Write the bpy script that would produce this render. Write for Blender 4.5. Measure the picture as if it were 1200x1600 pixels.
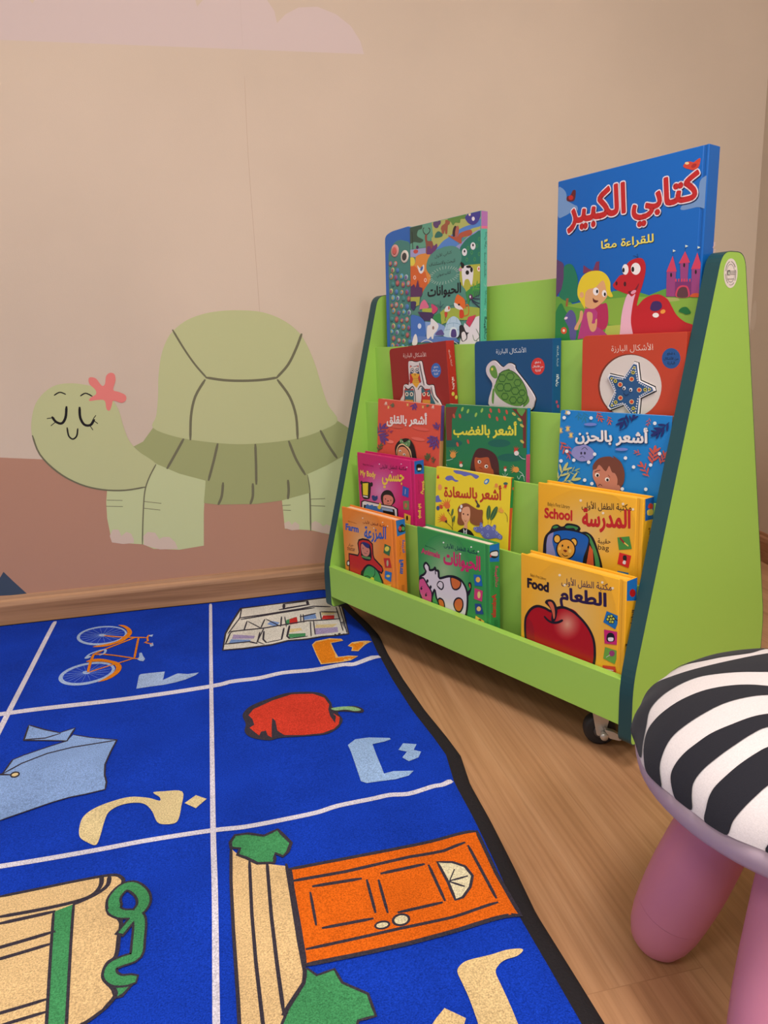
import bpy, bmesh, math, random
from math import sin, cos, pi, radians, atan2, hypot
from mathutils import Vector, Matrix
from mathutils.geometry import tessellate_polygon, delaunay_2d_cdt
import numpy as np

# ------------------------------------------------------------------ scene, camera, light
SC = bpy.context.scene
COL = SC.collection
for o in list(bpy.data.objects):
    bpy.data.objects.remove(o)
SC.view_settings.view_transform = 'Standard'
SC.view_settings.look = 'None'
SC.view_settings.exposure = 0.32
SC.view_settings.gamma = 1.0
SC.view_settings.use_curve_mapping = False

cam = bpy.data.cameras.new('camera')
cam.sensor_fit = 'HORIZONTAL'
cam.sensor_width = 36.0
cam.lens = 1124.49 / 1200 * 36
cam.clip_start = 0.02
camo = bpy.data.objects.new('camera', cam)
COL.objects.link(camo)
cr, cu, cf = Vector((0.97714778, -0.20790875, -0.04422866)), Vector((0.08997795, 0.21606385, 0.97222445)), Vector((0.19257775, 0.95398656, -0.22983352))
camo.matrix_world = Matrix(((cr.x, cu.x, -cf.x, 0), (cr.y, cu.y, -cf.y, 0), (cr.z, cu.z, -cf.z, 0.6686), (0, 0, 0, 1)))
SC.camera = camo

world = bpy.data.worlds.new('room_ambient')
SC.world = world
world.use_nodes = True
world.node_tree.nodes['Background'].inputs[0].default_value = (1.0, 0.99, 0.985, 1)
world.node_tree.nodes['Background'].inputs[1].default_value = 0.58

def ceiling_panel(name, x, y, sx, sy, watts, col=(1.0, 0.985, 0.97)):
    l = bpy.data.lights.new(name, 'AREA')
    l.shape = 'RECTANGLE'; l.size = sx; l.size_y = sy
    l.energy = watts; l.color = col
    o = bpy.data.objects.new(name, l); COL.objects.link(o)
    o.location = (x, y, 2.66)
    return o
ceiling_panel('ceiling_lamp', 0.2, -0.2, 0.6, 0.6, 36)
ceiling_panel('ceiling_lamp', 0.8, -1.5, 0.6, 0.6, 56)
ceiling_panel('ceiling_lamp', -1.2, -0.9, 0.6, 0.6, 24)

# ------------------------------------------------------------------ materials
GAIN = 0.95
def lin(c, k=None):
    k = GAIN if k is None else k
    out = []
    for v in c[:3]:
        v = v / 255.0
        v = v / 12.92 if v <= 0.04045 else ((v + 0.055) / 1.055) ** 2.4
        out.append(min(0.93, v * k))
    return (*out, 1.0)
MATS = {}
def mat(c, rough=0.55, spec=0.4, metal=0.0, name=None):
    key = (tuple(c), rough, spec, metal)
    if key in MATS: return MATS[key]
    m = bpy.data.materials.new(name or 'paint'); m.use_nodes = True
    b = m.node_tree.nodes['Principled BSDF']
    b.inputs['Base Color'].default_value = lin(c)
    b.inputs['Roughness'].default_value = rough
    b.inputs['Specular IOR Level'].default_value = spec
    b.inputs['Metallic'].default_value = metal
    MATS[key] = m
    return m
class N:
    """small helper around a node tree"""
    def __init__(s, name, rough=0.6, spec=0.3):
        s.m = bpy.data.materials.new(name); s.m.use_nodes = True
        s.t = s.m.node_tree; s.b = s.t.nodes['Principled BSDF']
        s.b.inputs['Roughness'].default_value = rough
        s.b.inputs['Specular IOR Level'].default_value = spec
    def new(s, kind, **kw):
        n = s.t.nodes.new(kind)
        for k, v in kw.items():
            if k in n.inputs: n.inputs[k].default_value = v
            else: setattr(n, k, v)
        return n
    def link(s, a, b): s.t.links.new(a, b)
    def coords(s, scale=(1, 1, 1), rot=(0, 0, 0)):
        tc = s.new('ShaderNodeTexCoord'); mp = s.new('ShaderNodeMapping')
        mp.inputs['Scale'].default_value = scale; mp.inputs['Rotation'].default_value = rot
        s.link(tc.outputs['Object'], mp.inputs['Vector'])
        return mp.outputs['Vector']
    def ramp(s, src, stops):
        r = s.new('ShaderNodeValToRGB'); e = r.color_ramp.elements
        while len(e) < len(stops): e.new(0.5)
        for el, (p, c) in zip(e, stops): el.position = p; el.color = c
        s.link(src, r.inputs['Fac'])
        return r.outputs['Color']
    def mix(s, fac, a, b, mode='MIX'):
        n = s.new('ShaderNodeMix'); n.data_type = 'RGBA'; n.blend_type = mode
        for sock, v in ((n.inputs['Factor'], fac), (n.inputs['A'], a), (n.inputs['B'], b)):
            pass
        ins = [i for i in n.inputs if i.enabled]
        for i, v in zip(ins, (fac, a, b)):
            if hasattr(v, 'is_linked'): s.link(v, i)
            else: i.default_value = v
        return [o for o in n.outputs if o.enabled][0]
    def bump(s, src, strength, dist):
        n = s.new('ShaderNodeBump'); n.inputs['Strength'].default_value = strength; n.inputs['Distance'].default_value = dist
        s.link(src, n.inputs['Height']); s.link(n.outputs['Normal'], s.b.inputs['Normal'])
def wall_mat(name, c):
    n = N(name, 0.75, 0.2); v = n.coords()
    t = n.new('ShaderNodeTexNoise', Scale=1.7, Detail=4.0); n.link(v, t.inputs['Vector'])
    a = tuple(x * 0.97 for x in c); b = tuple(min(255, x * 1.025) for x in c)
    n.link(n.ramp(t.outputs['Fac'], [(0.3, lin(a)), (0.7, lin(b))]), n.b.inputs['Base Color'])
    t2 = n.new('ShaderNodeTexNoise', Scale=420.0, Detail=2.0); n.link(v, t2.inputs['Vector'])
    n.bump(t2.outputs['Fac'], 0.12, 0.001)
    return n.m
def wood_mat(name, axis, dark, mid, light, rough=0.45, planks=None):
    n = N(name, rough, 0.35)
    sc = {'x': (1.2, 26, 26), 'y': (26, 1.2, 26)}[axis]
    tc = n.new('ShaderNodeTexCoord')
    base = tc.outputs['Object']
    if planks:
        br = n.new('ShaderNodeTexBrick'); br.offset = 0.37; br.squash = 1.0
        mp = n.new('ShaderNodeMapping'); mp.inputs['Rotation'].default_value = (0, 0, pi / 2); mp.inputs['Location'].default_value = planks[2]
        n.link(base, mp.inputs['Vector']); n.link(mp.outputs['Vector'], br.inputs['Vector'])
        br.inputs['Scale'].default_value = 1.0; br.inputs['Brick Width'].default_value = planks[0]; br.inputs['Row Height'].default_value = planks[1]
        br.inputs['Mortar Size'].default_value = 0.0006; br.inputs['Mortar Smooth'].default_value = 0.2
        br.inputs['Color1'].default_value = (0, 0, 0, 1); br.inputs['Color2'].default_value = (1, 1, 1, 1); br.inputs['Mortar'].default_value = (0.5, 0.5, 0.5, 1)
        off = n.new('ShaderNodeVectorMath', operation='MULTIPLY_ADD'); n.link(br.outputs['Color'], off.inputs[0])
        off.inputs[1].default_value = (3.1, 7.7, 0); n.link(base, off.inputs[2]); base = off.outputs['Vector']
    mp2 = n.new('ShaderNodeMapping'); mp2.inputs['Scale'].default_value = sc; n.link(base, mp2.inputs['Vector'])
    t = n.new('ShaderNodeTexNoise', Scale=1.0, Detail=6.0, Roughness=0.62, Distortion=0.7); n.link(mp2.outputs['Vector'], t.inputs['Vector'])
    col = n.ramp(t.outputs['Fac'], [(0.28, lin(dark)), (0.5, lin(mid)), (0.72, lin(light))])
    mp3 = n.new('ShaderNodeMapping'); mp3.inputs['Scale'].default_value = tuple(k * 7 if k > 5 else k * 2.2 for k in sc); n.link(base, mp3.inputs['Vector'])
    t3 = n.new('ShaderNodeTexNoise', Scale=1.0, Detail=3.0); n.link(mp3.outputs['Vector'], t3.inputs['Vector'])
    fine = n.ramp(t3.outputs['Fac'], [(0.35, (0.72, 0.68, 0.64, 1)), (0.55, (1, 1, 1, 1))])
    col = n.mix(0.55, col, fine, 'MULTIPLY')
    if planks:
        tint = n.ramp(br.outputs['Color'], [(0.0, (0.93, 0.92, 0.91, 1)), (1.0, (1.04, 1.03, 1.02, 1))])
        col = n.mix(1.0, col, tint, 'MULTIPLY')
        col = n.mix(br.outputs['Fac'], col, lin((156, 113, 79)))
    n.link(col, n.b.inputs['Base Color'])
    n.bump(t3.outputs['Fac'], 0.08, 0.0006)
    return n.m
def pile_mat(c):
    key = ('pile', tuple(c))
    if key in MATS: return MATS[key]
    n = N('carpet_pile', 0.95, 0.08); v = n.coords()
    t = n.new('ShaderNodeTexNoise', Scale=520.0, Detail=3.0, Roughness=0.7); n.link(v, t.inputs['Vector'])
    t2 = n.new('ShaderNodeTexNoise', Scale=9.0, Detail=3.0); n.link(v, t2.inputs['Vector'])
    base = lin(c)
    d = tuple(x * 0.58 for x in base[:3]) + (1,); l = tuple(min(0.95, x * 1.42 + 0.004) for x in base[:3]) + (1,)
    col = n.ramp(t.outputs['Fac'], [(0.3, d), (0.7, l)])
    patch = n.ramp(t2.outputs['Fac'], [(0.3, (0.86, 0.86, 0.86, 1)), (0.7, (1.1, 1.1, 1.1, 1))])
    n.link(n.mix(1.0, col, patch, 'MULTIPLY'), n.b.inputs['Base Color'])
    n.bump(t.outputs['Fac'], 0.7, 0.003)
    MATS[key] = n.m
    return n.m
def cloth_mat(c):
    key = ('cloth', tuple(c))
    if key in MATS: return MATS[key]
    n = N('velvet_cover', 0.9, 0.1); v = n.coords()
    t = n.new('ShaderNodeTexNoise', Scale=900.0, Detail=2.0); n.link(v, t.inputs['Vector'])
    b = lin(c); n.link(n.ramp(t.outputs['Fac'], [(0.3, tuple(x * 0.93 for x in b[:3]) + (1,)), (0.7, tuple(min(.93, x * 1.05) for x in b[:3]) + (1,))]), n.b.inputs['Base Color'])
    n.bump(t.outputs['Fac'], 0.2, 0.0008); n.b.inputs['Sheen Weight'].default_value = 0.08
    MATS[key] = n.m
    return n.m

# ------------------------------------------------------------------ object helpers
def link(o, parent=None):
    COL.objects.link(o)
    if parent: o.parent = parent
    return o
def empty(name, loc=(0, 0, 0), mtx=None):
    o = bpy.data.objects.new(name, None); o.empty_display_size = 0.05; link(o)
    if mtx is not None: o.matrix_world = mtx
    else: o.location = loc
    return o
def tag(o, label, cat, group=None):
    o['label'] = label; o['category'] = cat
    if group: o['group'] = group
    return o
class MB:
    """collects faces with one material per face"""
    def __init__(s): s.v = []; s.f = []; s.m = []; s.mats = []; s.sm = []
    def mi(s, m):
        if m not in s.mats: s.mats.append(m)
        return s.mats.index(m)
    def add(s, vs, fs, m, smooth=False):
        b = len(s.v); s.v += [tuple(v) for v in vs]; k = s.mi(m)
        for f in fs: s.f.append([i + b for i in f]); s.m.append(k); s.sm.append(smooth)
    def box(s, a, b, m, bev=0.0):
        bm = bmesh.new(); bmesh.ops.create_cube(bm, size=1)
        for v in bm.verts: v.co = Vector([(a[i] + b[i]) / 2 + v.co[i] * (b[i] - a[i]) for i in range(3)])
        if bev: bmesh.ops.bevel(bm, geom=list(bm.edges), offset=bev, segments=2, profile=0.6, affect='EDGES')
        s.bm(bm, m)
    def bm(s, bm, m, smooth=False):
        bm.verts.index_update()
        s.add([v.co for v in bm.verts], [[v.index for v in f.verts] for f in bm.faces], m, smooth); bm.free()
    def prism(s, pts, lo, hi, m, axis='z', bev=0.0):
        """extrude a 2D outline; axis = direction of the extrusion"""
        bm = bmesh.new()
        mk = {'z': lambda p, h: (p[0], p[1], h), 'y': lambda p, h: (p[0], h, p[1]), 'x': lambda p, h: (h, p[0], p[1])}[axis]
        vs = [bm.verts.new(mk(p, lo)) for p in pts]
        f = bm.faces.new(vs); r = bmesh.ops.extrude_face_region(bm, geom=[f])
        d = Vector(mk((0, 0), hi)) - Vector(mk((0, 0), lo))
        bmesh.ops.translate(bm, verts=[g for g in r['geom'] if isinstance(g, bmesh.types.BMVert)], vec=d)
        bmesh.ops.recalc_face_normals(bm, faces=bm.faces)
        if bev:
            ed = [e for e in bm.edges if abs((e.verts[0].co - e.verts[1].co).normalized().dot(d.normalized())) < 0.5]
            bmesh.ops.bevel(bm, geom=ed, offset=bev, segments=2, profile=0.6, affect='EDGES')
        s.bm(bm, m)
    def lathe(s, prof, m, seg=32, mtx=None, caps=True):
        vs = []; fs = []
        for r, z in prof:
            for i in range(seg):
                a = 2 * pi * i / seg; p = Vector((r * cos(a), r * sin(a), z)); vs.append(mtx @ p if mtx else p)
        for j in range(len(prof) - 1):
            for i in range(seg):
                k = (i + 1) % seg; fs.append([j * seg + i, j * seg + k, (j + 1) * seg + k, (j + 1) * seg + i])
        if caps and prof[0][0] > 1e-5: fs.append(list(range(seg))[::-1])
        if caps and prof[-1][0] > 1e-5: fs.append([(len(prof) - 1) * seg + i for i in range(seg)])
        s.add(vs, fs, m, True)
        for q in range(1, 3):
            if len(fs) >= q and len(fs[-q]) > 4: s.sm[-q] = False
    def build(s, name, parent=None, autosmooth=True):
        me = bpy.data.meshes.new(name); me.from_pydata(s.v, [], s.f)
        for m in s.mats: me.materials.append(m)
        me.polygons.foreach_set('material_index', s.m); me.polygons.foreach_set('use_smooth', s.sm)
        me.update(); me.validate()
        return link(bpy.data.objects.new(name, me), parent)
def rounded(pts, rad, seg=5):
    out = []; n = len(pts)
    for i, p in enumerate(pts):
        r = rad[i] if isinstance(rad, (list, tuple)) else rad
        p = Vector(p); a = Vector(pts[i - 1]) - p; b = Vector(pts[(i + 1) % n]) - p
        if r <= 0: out.append((p.x, p.y)); continue
        r = min(r, a.length * .45, b.length * .45)
        p0 = p + a.normalized() * r; p1 = p + b.normalized() * r
        for k in range(seg + 1):
            t = k / seg; q = p0 * (1 - t) ** 2 + p * 2 * t * (1 - t) + p1 * t * t; out.append((q.x, q.y))
    return out

# ------------------------------------------------------------------ printed artwork: flat shapes in metres on a surface
def catmull(pts, closed, n=4):
    if len(pts) < 3: return pts
    out = []; L = len(pts)
    rng = range(L) if closed else range(L - 1)
    for i in rng:
        if closed: p0, p1, p2, p3 = pts[i - 1], pts[i], pts[(i + 1) % L], pts[(i + 2) % L]
        else: p0, p1, p2, p3 = pts[max(0, i - 1)], pts[i], pts[i + 1], pts[min(L - 1, i + 2)]
        for k in range(n):
            t = k / n; t2 = t * t; t3 = t2 * t
            out.append(tuple(0.5 * (2 * p1[d] + (p2[d] - p0[d]) * t + (2 * p0[d] - 5 * p1[d] + 4 * p2[d] - p3[d]) * t2 + (3 * p1[d] - p0[d] - 3 * p2[d] + p3[d]) * t3) for d in (0, 1)))
    if not closed: out.append(tuple(pts[-1]))
    return out
def clip(pts, rect):
    if rect is None: return pts
    x0, y0, x1, y1 = rect
    for ax, lim, sg in ((0, x0, 1), (0, x1, -1), (1, y0, 1), (1, y1, -1)):
        out = []
        for i in range(len(pts)):
            a, b = pts[i - 1], pts[i]; da, db = (a[ax] - lim) * sg, (b[ax] - lim) * sg
            if (da >= 0) != (db >= 0):
                t = da / (da - db); out.append((a[0] + (b[0] - a[0]) * t, a[1] + (b[1] - a[1]) * t))
            if db >= 0: out.append(b)
        pts = out
        if len(pts) < 3: return []
    return pts
FORMS = {}
for ch, base, n in (('ء', 0xFE80, 1), ('آ', 0xFE81, 2), ('أ', 0xFE83, 2), ('ؤ', 0xFE85, 2), ('إ', 0xFE87, 2), ('ئ', 0xFE89, 4), ('ا', 0xFE8D, 2), ('ب', 0xFE8F, 4), ('ة', 0xFE93, 2), ('ت', 0xFE95, 4), ('ث', 0xFE99, 4), ('ج', 0xFE9D, 4), ('ح', 0xFEA1, 4), ('خ', 0xFEA5, 4), ('د', 0xFEA9, 2), ('ذ', 0xFEAB, 2), ('ر', 0xFEAD, 2), ('ز', 0xFEAF, 2), ('س', 0xFEB1, 4), ('ش', 0xFEB5, 4), ('ص', 0xFEB9, 4), ('ض', 0xFEBD, 4), ('ط', 0xFEC1, 4), ('ظ', 0xFEC5, 4), ('ع', 0xFEC9, 4), ('غ', 0xFECD, 4), ('ف', 0xFED1, 4), ('ق', 0xFED5, 4), ('ك', 0xFED9, 4), ('ل', 0xFEDD, 4), ('م', 0xFEE1, 4), ('ن', 0xFEE5, 4), ('ه', 0xFEE9, 4), ('و', 0xFEED, 2), ('ى', 0xFEEF, 2), ('ي', 0xFEF1, 4)):
    FORMS[ch] = (base, n)
def shape_arabic(s):
    if not any(c in FORMS for c in s): return s
    out = []; i = 0; prev = False
    while i < len(s):
        c = s[i]; nx = s[i + 1] if i + 1 < len(s) else ''
        if c == 'ً': out.append(c); i += 1; continue
        if nx == 'ً': nx = s[i + 2] if i + 2 < len(s) else ''
        if c == 'ل' and nx in 'اأإآ' and nx:
            out.append(chr({'ا': 0xFEFB, 'أ': 0xFEF7, 'إ': 0xFEF9, 'آ': 0xFEF5}[nx] + (1 if prev else 0))); i += 2; prev = False; continue
        if c in FORMS:
            base, n = FORMS[c]; joinnext = n == 4 and nx in FORMS and FORMS[nx][1] > 1
            pj = prev and n > 1
            k = (3 if joinnext else 1) if pj else (2 if joinnext else 0)
            out.append(chr(base + k) if k else c); prev = joinnext
        else: out.append(c); prev = False
        i += 1
    return ''.join(reversed(out))
GLYPH = {}
def text_mesh(s):
    if s in GLYPH: return GLYPH[s]
    cu_ = bpy.data.curves.new('lettering', 'FONT'); cu_.body = shape_arabic(s); cu_.resolution_u = 3; cu_.fill_mode = 'NONE'
    o = bpy.data.objects.new('lettering', cu_); COL.objects.link(o); bpy.context.view_layer.update()
    me = bpy.data.meshes.new_from_object(o.evaluated_get(bpy.context.evaluated_depsgraph_get()))
    P = [(v.co.x, v.co.y) for v in me.vertices]; E = [tuple(e.vertices) for e in me.edges]
    bpy.data.objects.remove(o); bpy.data.curves.remove(cu_); bpy.data.meshes.remove(me)
    # walk the outlines, then keep every triangle with a winding number other than zero
    nb = {}
    for a, b in E: nb.setdefault(a, []).append(b); nb.setdefault(b, []).append(a)
    seen = set(); segs = []
    for st in sorted(nb):
        if st in seen: continue
        loop = [st]; seen.add(st); cur = st; nxt = st + 1 if st + 1 in nb[st] else nb[st][0]
        while nxt is not None and nxt not in seen:
            loop.append(nxt); seen.add(nxt); cur = nxt; nxt = next((k for k in nb[cur] if k not in seen), None)
        segs += list(zip(loop, loop[1:] + loop[:1]))
    r = delaunay_2d_cdt([Vector(p) for p in P], E, [], 0, 1e-6)
    vs = [(v.x, v.y) for v in r[0]]
    sa = np.array([P[a] for a, b in segs]); sb = np.array([P[b] for a, b in segs])
    fs = []
    for f in r[2]:
        cx = sum(vs[i][0] for i in f) / len(f); cy = sum(vs[i][1] for i in f) / len(f)
        up = (sa[:, 1] <= cy) & (sb[:, 1] > cy); dn = (sa[:, 1] > cy) & (sb[:, 1] <= cy)
        side = (sb[:, 0] - sa[:, 0]) * (cy - sa[:, 1]) - (cx - sa[:, 0]) * (sb[:, 1] - sa[:, 1])
        if int((up & (side > 0)).sum()) - int((dn & (side < 0)).sum()) != 0: fs.append(list(f))
    cnt = {}
    for f in fs:
        for a, b in zip(f, f[1:] + f[:1]): k = (min(a, b), max(a, b)); cnt[k] = cnt.get(k, 0) + 1
    rim = [k for k, c in cnt.items() if c == 1]
    used = sorted({i for f in fs for i in f}); ix = {k: n for n, k in enumerate(used)}
    vs = [vs[i] for i in used]; fs = [[ix[i] for i in f] for f in fs]; rim = [(ix[a], ix[b]) for a, b in rim]
    GLYPH[s] = (vs, fs, rim)
    return GLYPH[s]
def bold_text(s, bold):
    """glyph faces, thickened with a small quad over every outline edge; unit box = the plain glyphs' ink"""
    vs, fs, rim = text_mesh(s)
    x0, x1 = min(v[0] for v in vs), max(v[0] for v in vs); y0, y1 = min(v[1] for v in vs), max(v[1] for v in vs)
    V2, F2 = list(vs), list(fs)
    if bold > 0:
        for a, b in rim:
            (ax, ay), (bx, by) = vs[a], vs[b]; dx, dy = bx - ax, by - ay; l = hypot(dx, dy)
            if l < 1e-7: continue
            dx *= bold / l; dy *= bold / l; n = len(V2)
            V2 += [(ax - dx * .7 + dy * .7, ay - dy * .7 - dx * .7), (ax + dy, ay - dx), (bx + dy, by - dx), (bx + dx * .7 + dy * .7, by + dy * .7 - dx * .7), (bx + dx * .7 - dy * .7, by + dy * .7 + dx * .7), (bx - dy, by + dx), (ax - dy, ay + dx), (ax - dx * .7 - dy * .7, ay - dy * .7 + dx * .7)]
            F2.append([n + k for k in range(8)])
    return [((x - x0) / (x1 - x0), (y - y0) / (y1 - y0)) for x, y in V2], F2
class Art:
    def __init__(s, mb, place, matf, rect=None, step=1.2e-5, lift=6e-5, grid=None, dens=None, raise_lines=0.0):
        s.rl = raise_lines
        s.mb = mb; s.place = place; s.matf = matf; s.rect = rect; s.h = lift; s.step = step; s.grid = grid; s.dens = dens
    def poly(s, pts, m):
        pts = clip(pts, s.rect)
        q = []
        for p in pts:
            if not q or hypot(p[0] - q[-1][0], p[1] - q[-1][1]) > 1e-6: q.append(p)
        if len(q) > 2 and hypot(q[0][0] - q[-1][0], q[0][1] - q[-1][1]) < 1e-6: q.pop()
        if len(q) < 3: return
        if s.grid:
            g = s.grid; d = []
            for i in range(len(q)):
                a, b = q[i], q[(i + 1) % len(q)]; k = max(1, int(hypot(b[0] - a[0], b[1] - a[1]) / g))
                d += [(a[0] + (b[0] - a[0]) * t / k, a[1] + (b[1] - a[1]) * t / k) for t in range(k)]
            vs = [Vector(p) for p in d]; ed = [(i, (i + 1) % len(d)) for i in range(len(d))]
            xs = [p[0] for p in d]; ys = [p[1] for p in d]
            for i in range(int(min(xs) / g), int(max(xs) / g) + 1):
                for j in range(int(min(ys) / g), int(max(ys) / g) + 1):
                    vs.append(Vector((i * g + g * .31, j * g + g * .27)))
            r = delaunay_2d_cdt(vs, ed, [], 0, 1e-7)
            V2, F2 = r[0], r[2]; keep = []
            for f in F2:
                cx = sum(V2[i].x for i in f) / len(f); cy = sum(V2[i].y for i in f) / len(f)
                ins = False
                for i in range(len(d)):
                    a, b = d[i], d[i - 1]
                    if (a[1] > cy) != (b[1] > cy) and cx < (b[0] - a[0]) * (cy - a[1]) / (b[1] - a[1]) + a[0]: ins = not ins
                if ins: keep.append(list(f))
            used = sorted({i for f in keep for i in f}); ix = {k: n for n, k in enumerate(used)}
            s.mb.add([s.place(V2[i].x, V2[i].y, s.h) for i in used], [[ix[i] for i in f] for f in keep], m, True)
        else:
            tri = tessellate_polygon([[Vector((p[0], p[1], 0)) for p in q]])
            fix = []
            for t in tri:
                a, b, c = (q[i] for i in t)
                cr_ = (b[0] - a[0]) * (c[1] - a[1]) - (b[1] - a[1]) * (c[0] - a[0])
                fix.append(list(t) if cr_ > 0 else list(t)[::-1])
            s.mb.add([s.place(p[0], p[1], s.h) for p in q], fix, m)
    def stroke(s, pts, w, closed, m):
        if s.grid:
            d = []
            L = len(pts)
            for i in range(L if closed else L - 1):
                a, b = pts[i], pts[(i + 1) % L]; k = max(1, int(hypot(b[0] - a[0], b[1] - a[1]) / s.grid))
                d += [(a[0] + (b[0] - a[0]) * t / k, a[1] + (b[1] - a[1]) * t / k) for t in range(k)]
            if not closed: d.append(pts[-1])
            pts = d
        n = len(pts); left = []; right = []
        for i, p in enumerate(pts):
            a = pts[i - 1] if (closed or i) else p; b = pts[(i + 1) % n] if (closed or i < n - 1) else p
            dx, dy = b[0] - a[0], b[1] - a[1]; l = hypot(dx, dy) or 1; dx /= l; dy /= l
            ex = 0
            q = (p[0] - dx * w * .35, p[1] - dy * w * .35) if (not closed and i == 0) else (p[0] + dx * w * .35, p[1] + dy * w * .35) if (not closed and i == n - 1) else p
            k = w / 2 * (0.62 if (not closed and i in (0, n - 1)) else 1)
            left.append((q[0] - dy * k, q[1] + dx * k)); right.append((q[0] + dy * k, q[1] - dx * k))
        if s.rect:
            for i in range(n if closed else n - 1):
                j = (i + 1) % n; g, s.grid = s.grid, None
                s.poly([right[i], right[j], left[j], left[i]], m); s.grid = g
        else:
            hh = s.h + s.rl
            vs = [s.place(*p, hh) for p in left] + [s.place(*p, hh) for p in right]
            s.mb.add(vs, [[n + i, n + (i + 1) % n, (i + 1) % n, i] for i in range(n if closed else n - 1)], m, bool(s.grid))
    def run(s, items):
        for it in items:
            if it == 'OUTLINE' or it[0] == 'hill': continue
            m = s.matf(PAL[it[1]])
            if it[0] == 'p':
                c = it[3]; pts = [(c[i] * 1e-4, c[i + 1] * 1e-4) for i in range(0, len(c), 2)]
                s.poly(catmull(pts, True) if it[2] else pts, m)
            elif it[0] == 's':
                c = it[5]; pts = [(c[i] * 1e-4, c[i + 1] * 1e-4) for i in range(0, len(c), 2)]
                s.stroke(catmull(pts, bool(it[4])) if it[3] else pts, it[2] * 1e-4, it[4], m)
            elif it[0] == 't':
                c = [k * 1e-4 for k in it[4]]; vs, fs = bold_text(it[2], it[3])
                P = [(c[0] + (c[2] - c[0]) * x + (c[4] - c[0]) * y, c[1] + (c[3] - c[1]) * x + (c[5] - c[1]) * y) for x, y in vs]
                out = []
                for f in fs:
                    ar = sum(P[f[i - 1]][0] * P[f[i]][1] - P[f[i]][0] * P[f[i - 1]][1] for i in range(len(f)))
                    out.append(f if ar > 0 else f[::-1])
                nb_ = len(text_mesh(it[2])[0]); s.h += s.step
                hs = [s.h if i < nb_ else s.h - s.step * (0.25 + 0.2 * (((i - nb_) // 8) % 5)) for i in range(len(P))]
                s.mb.add([s.place(*p, q) for p, q in zip(P, hs)], out, m)
            s.h += s.step
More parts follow.
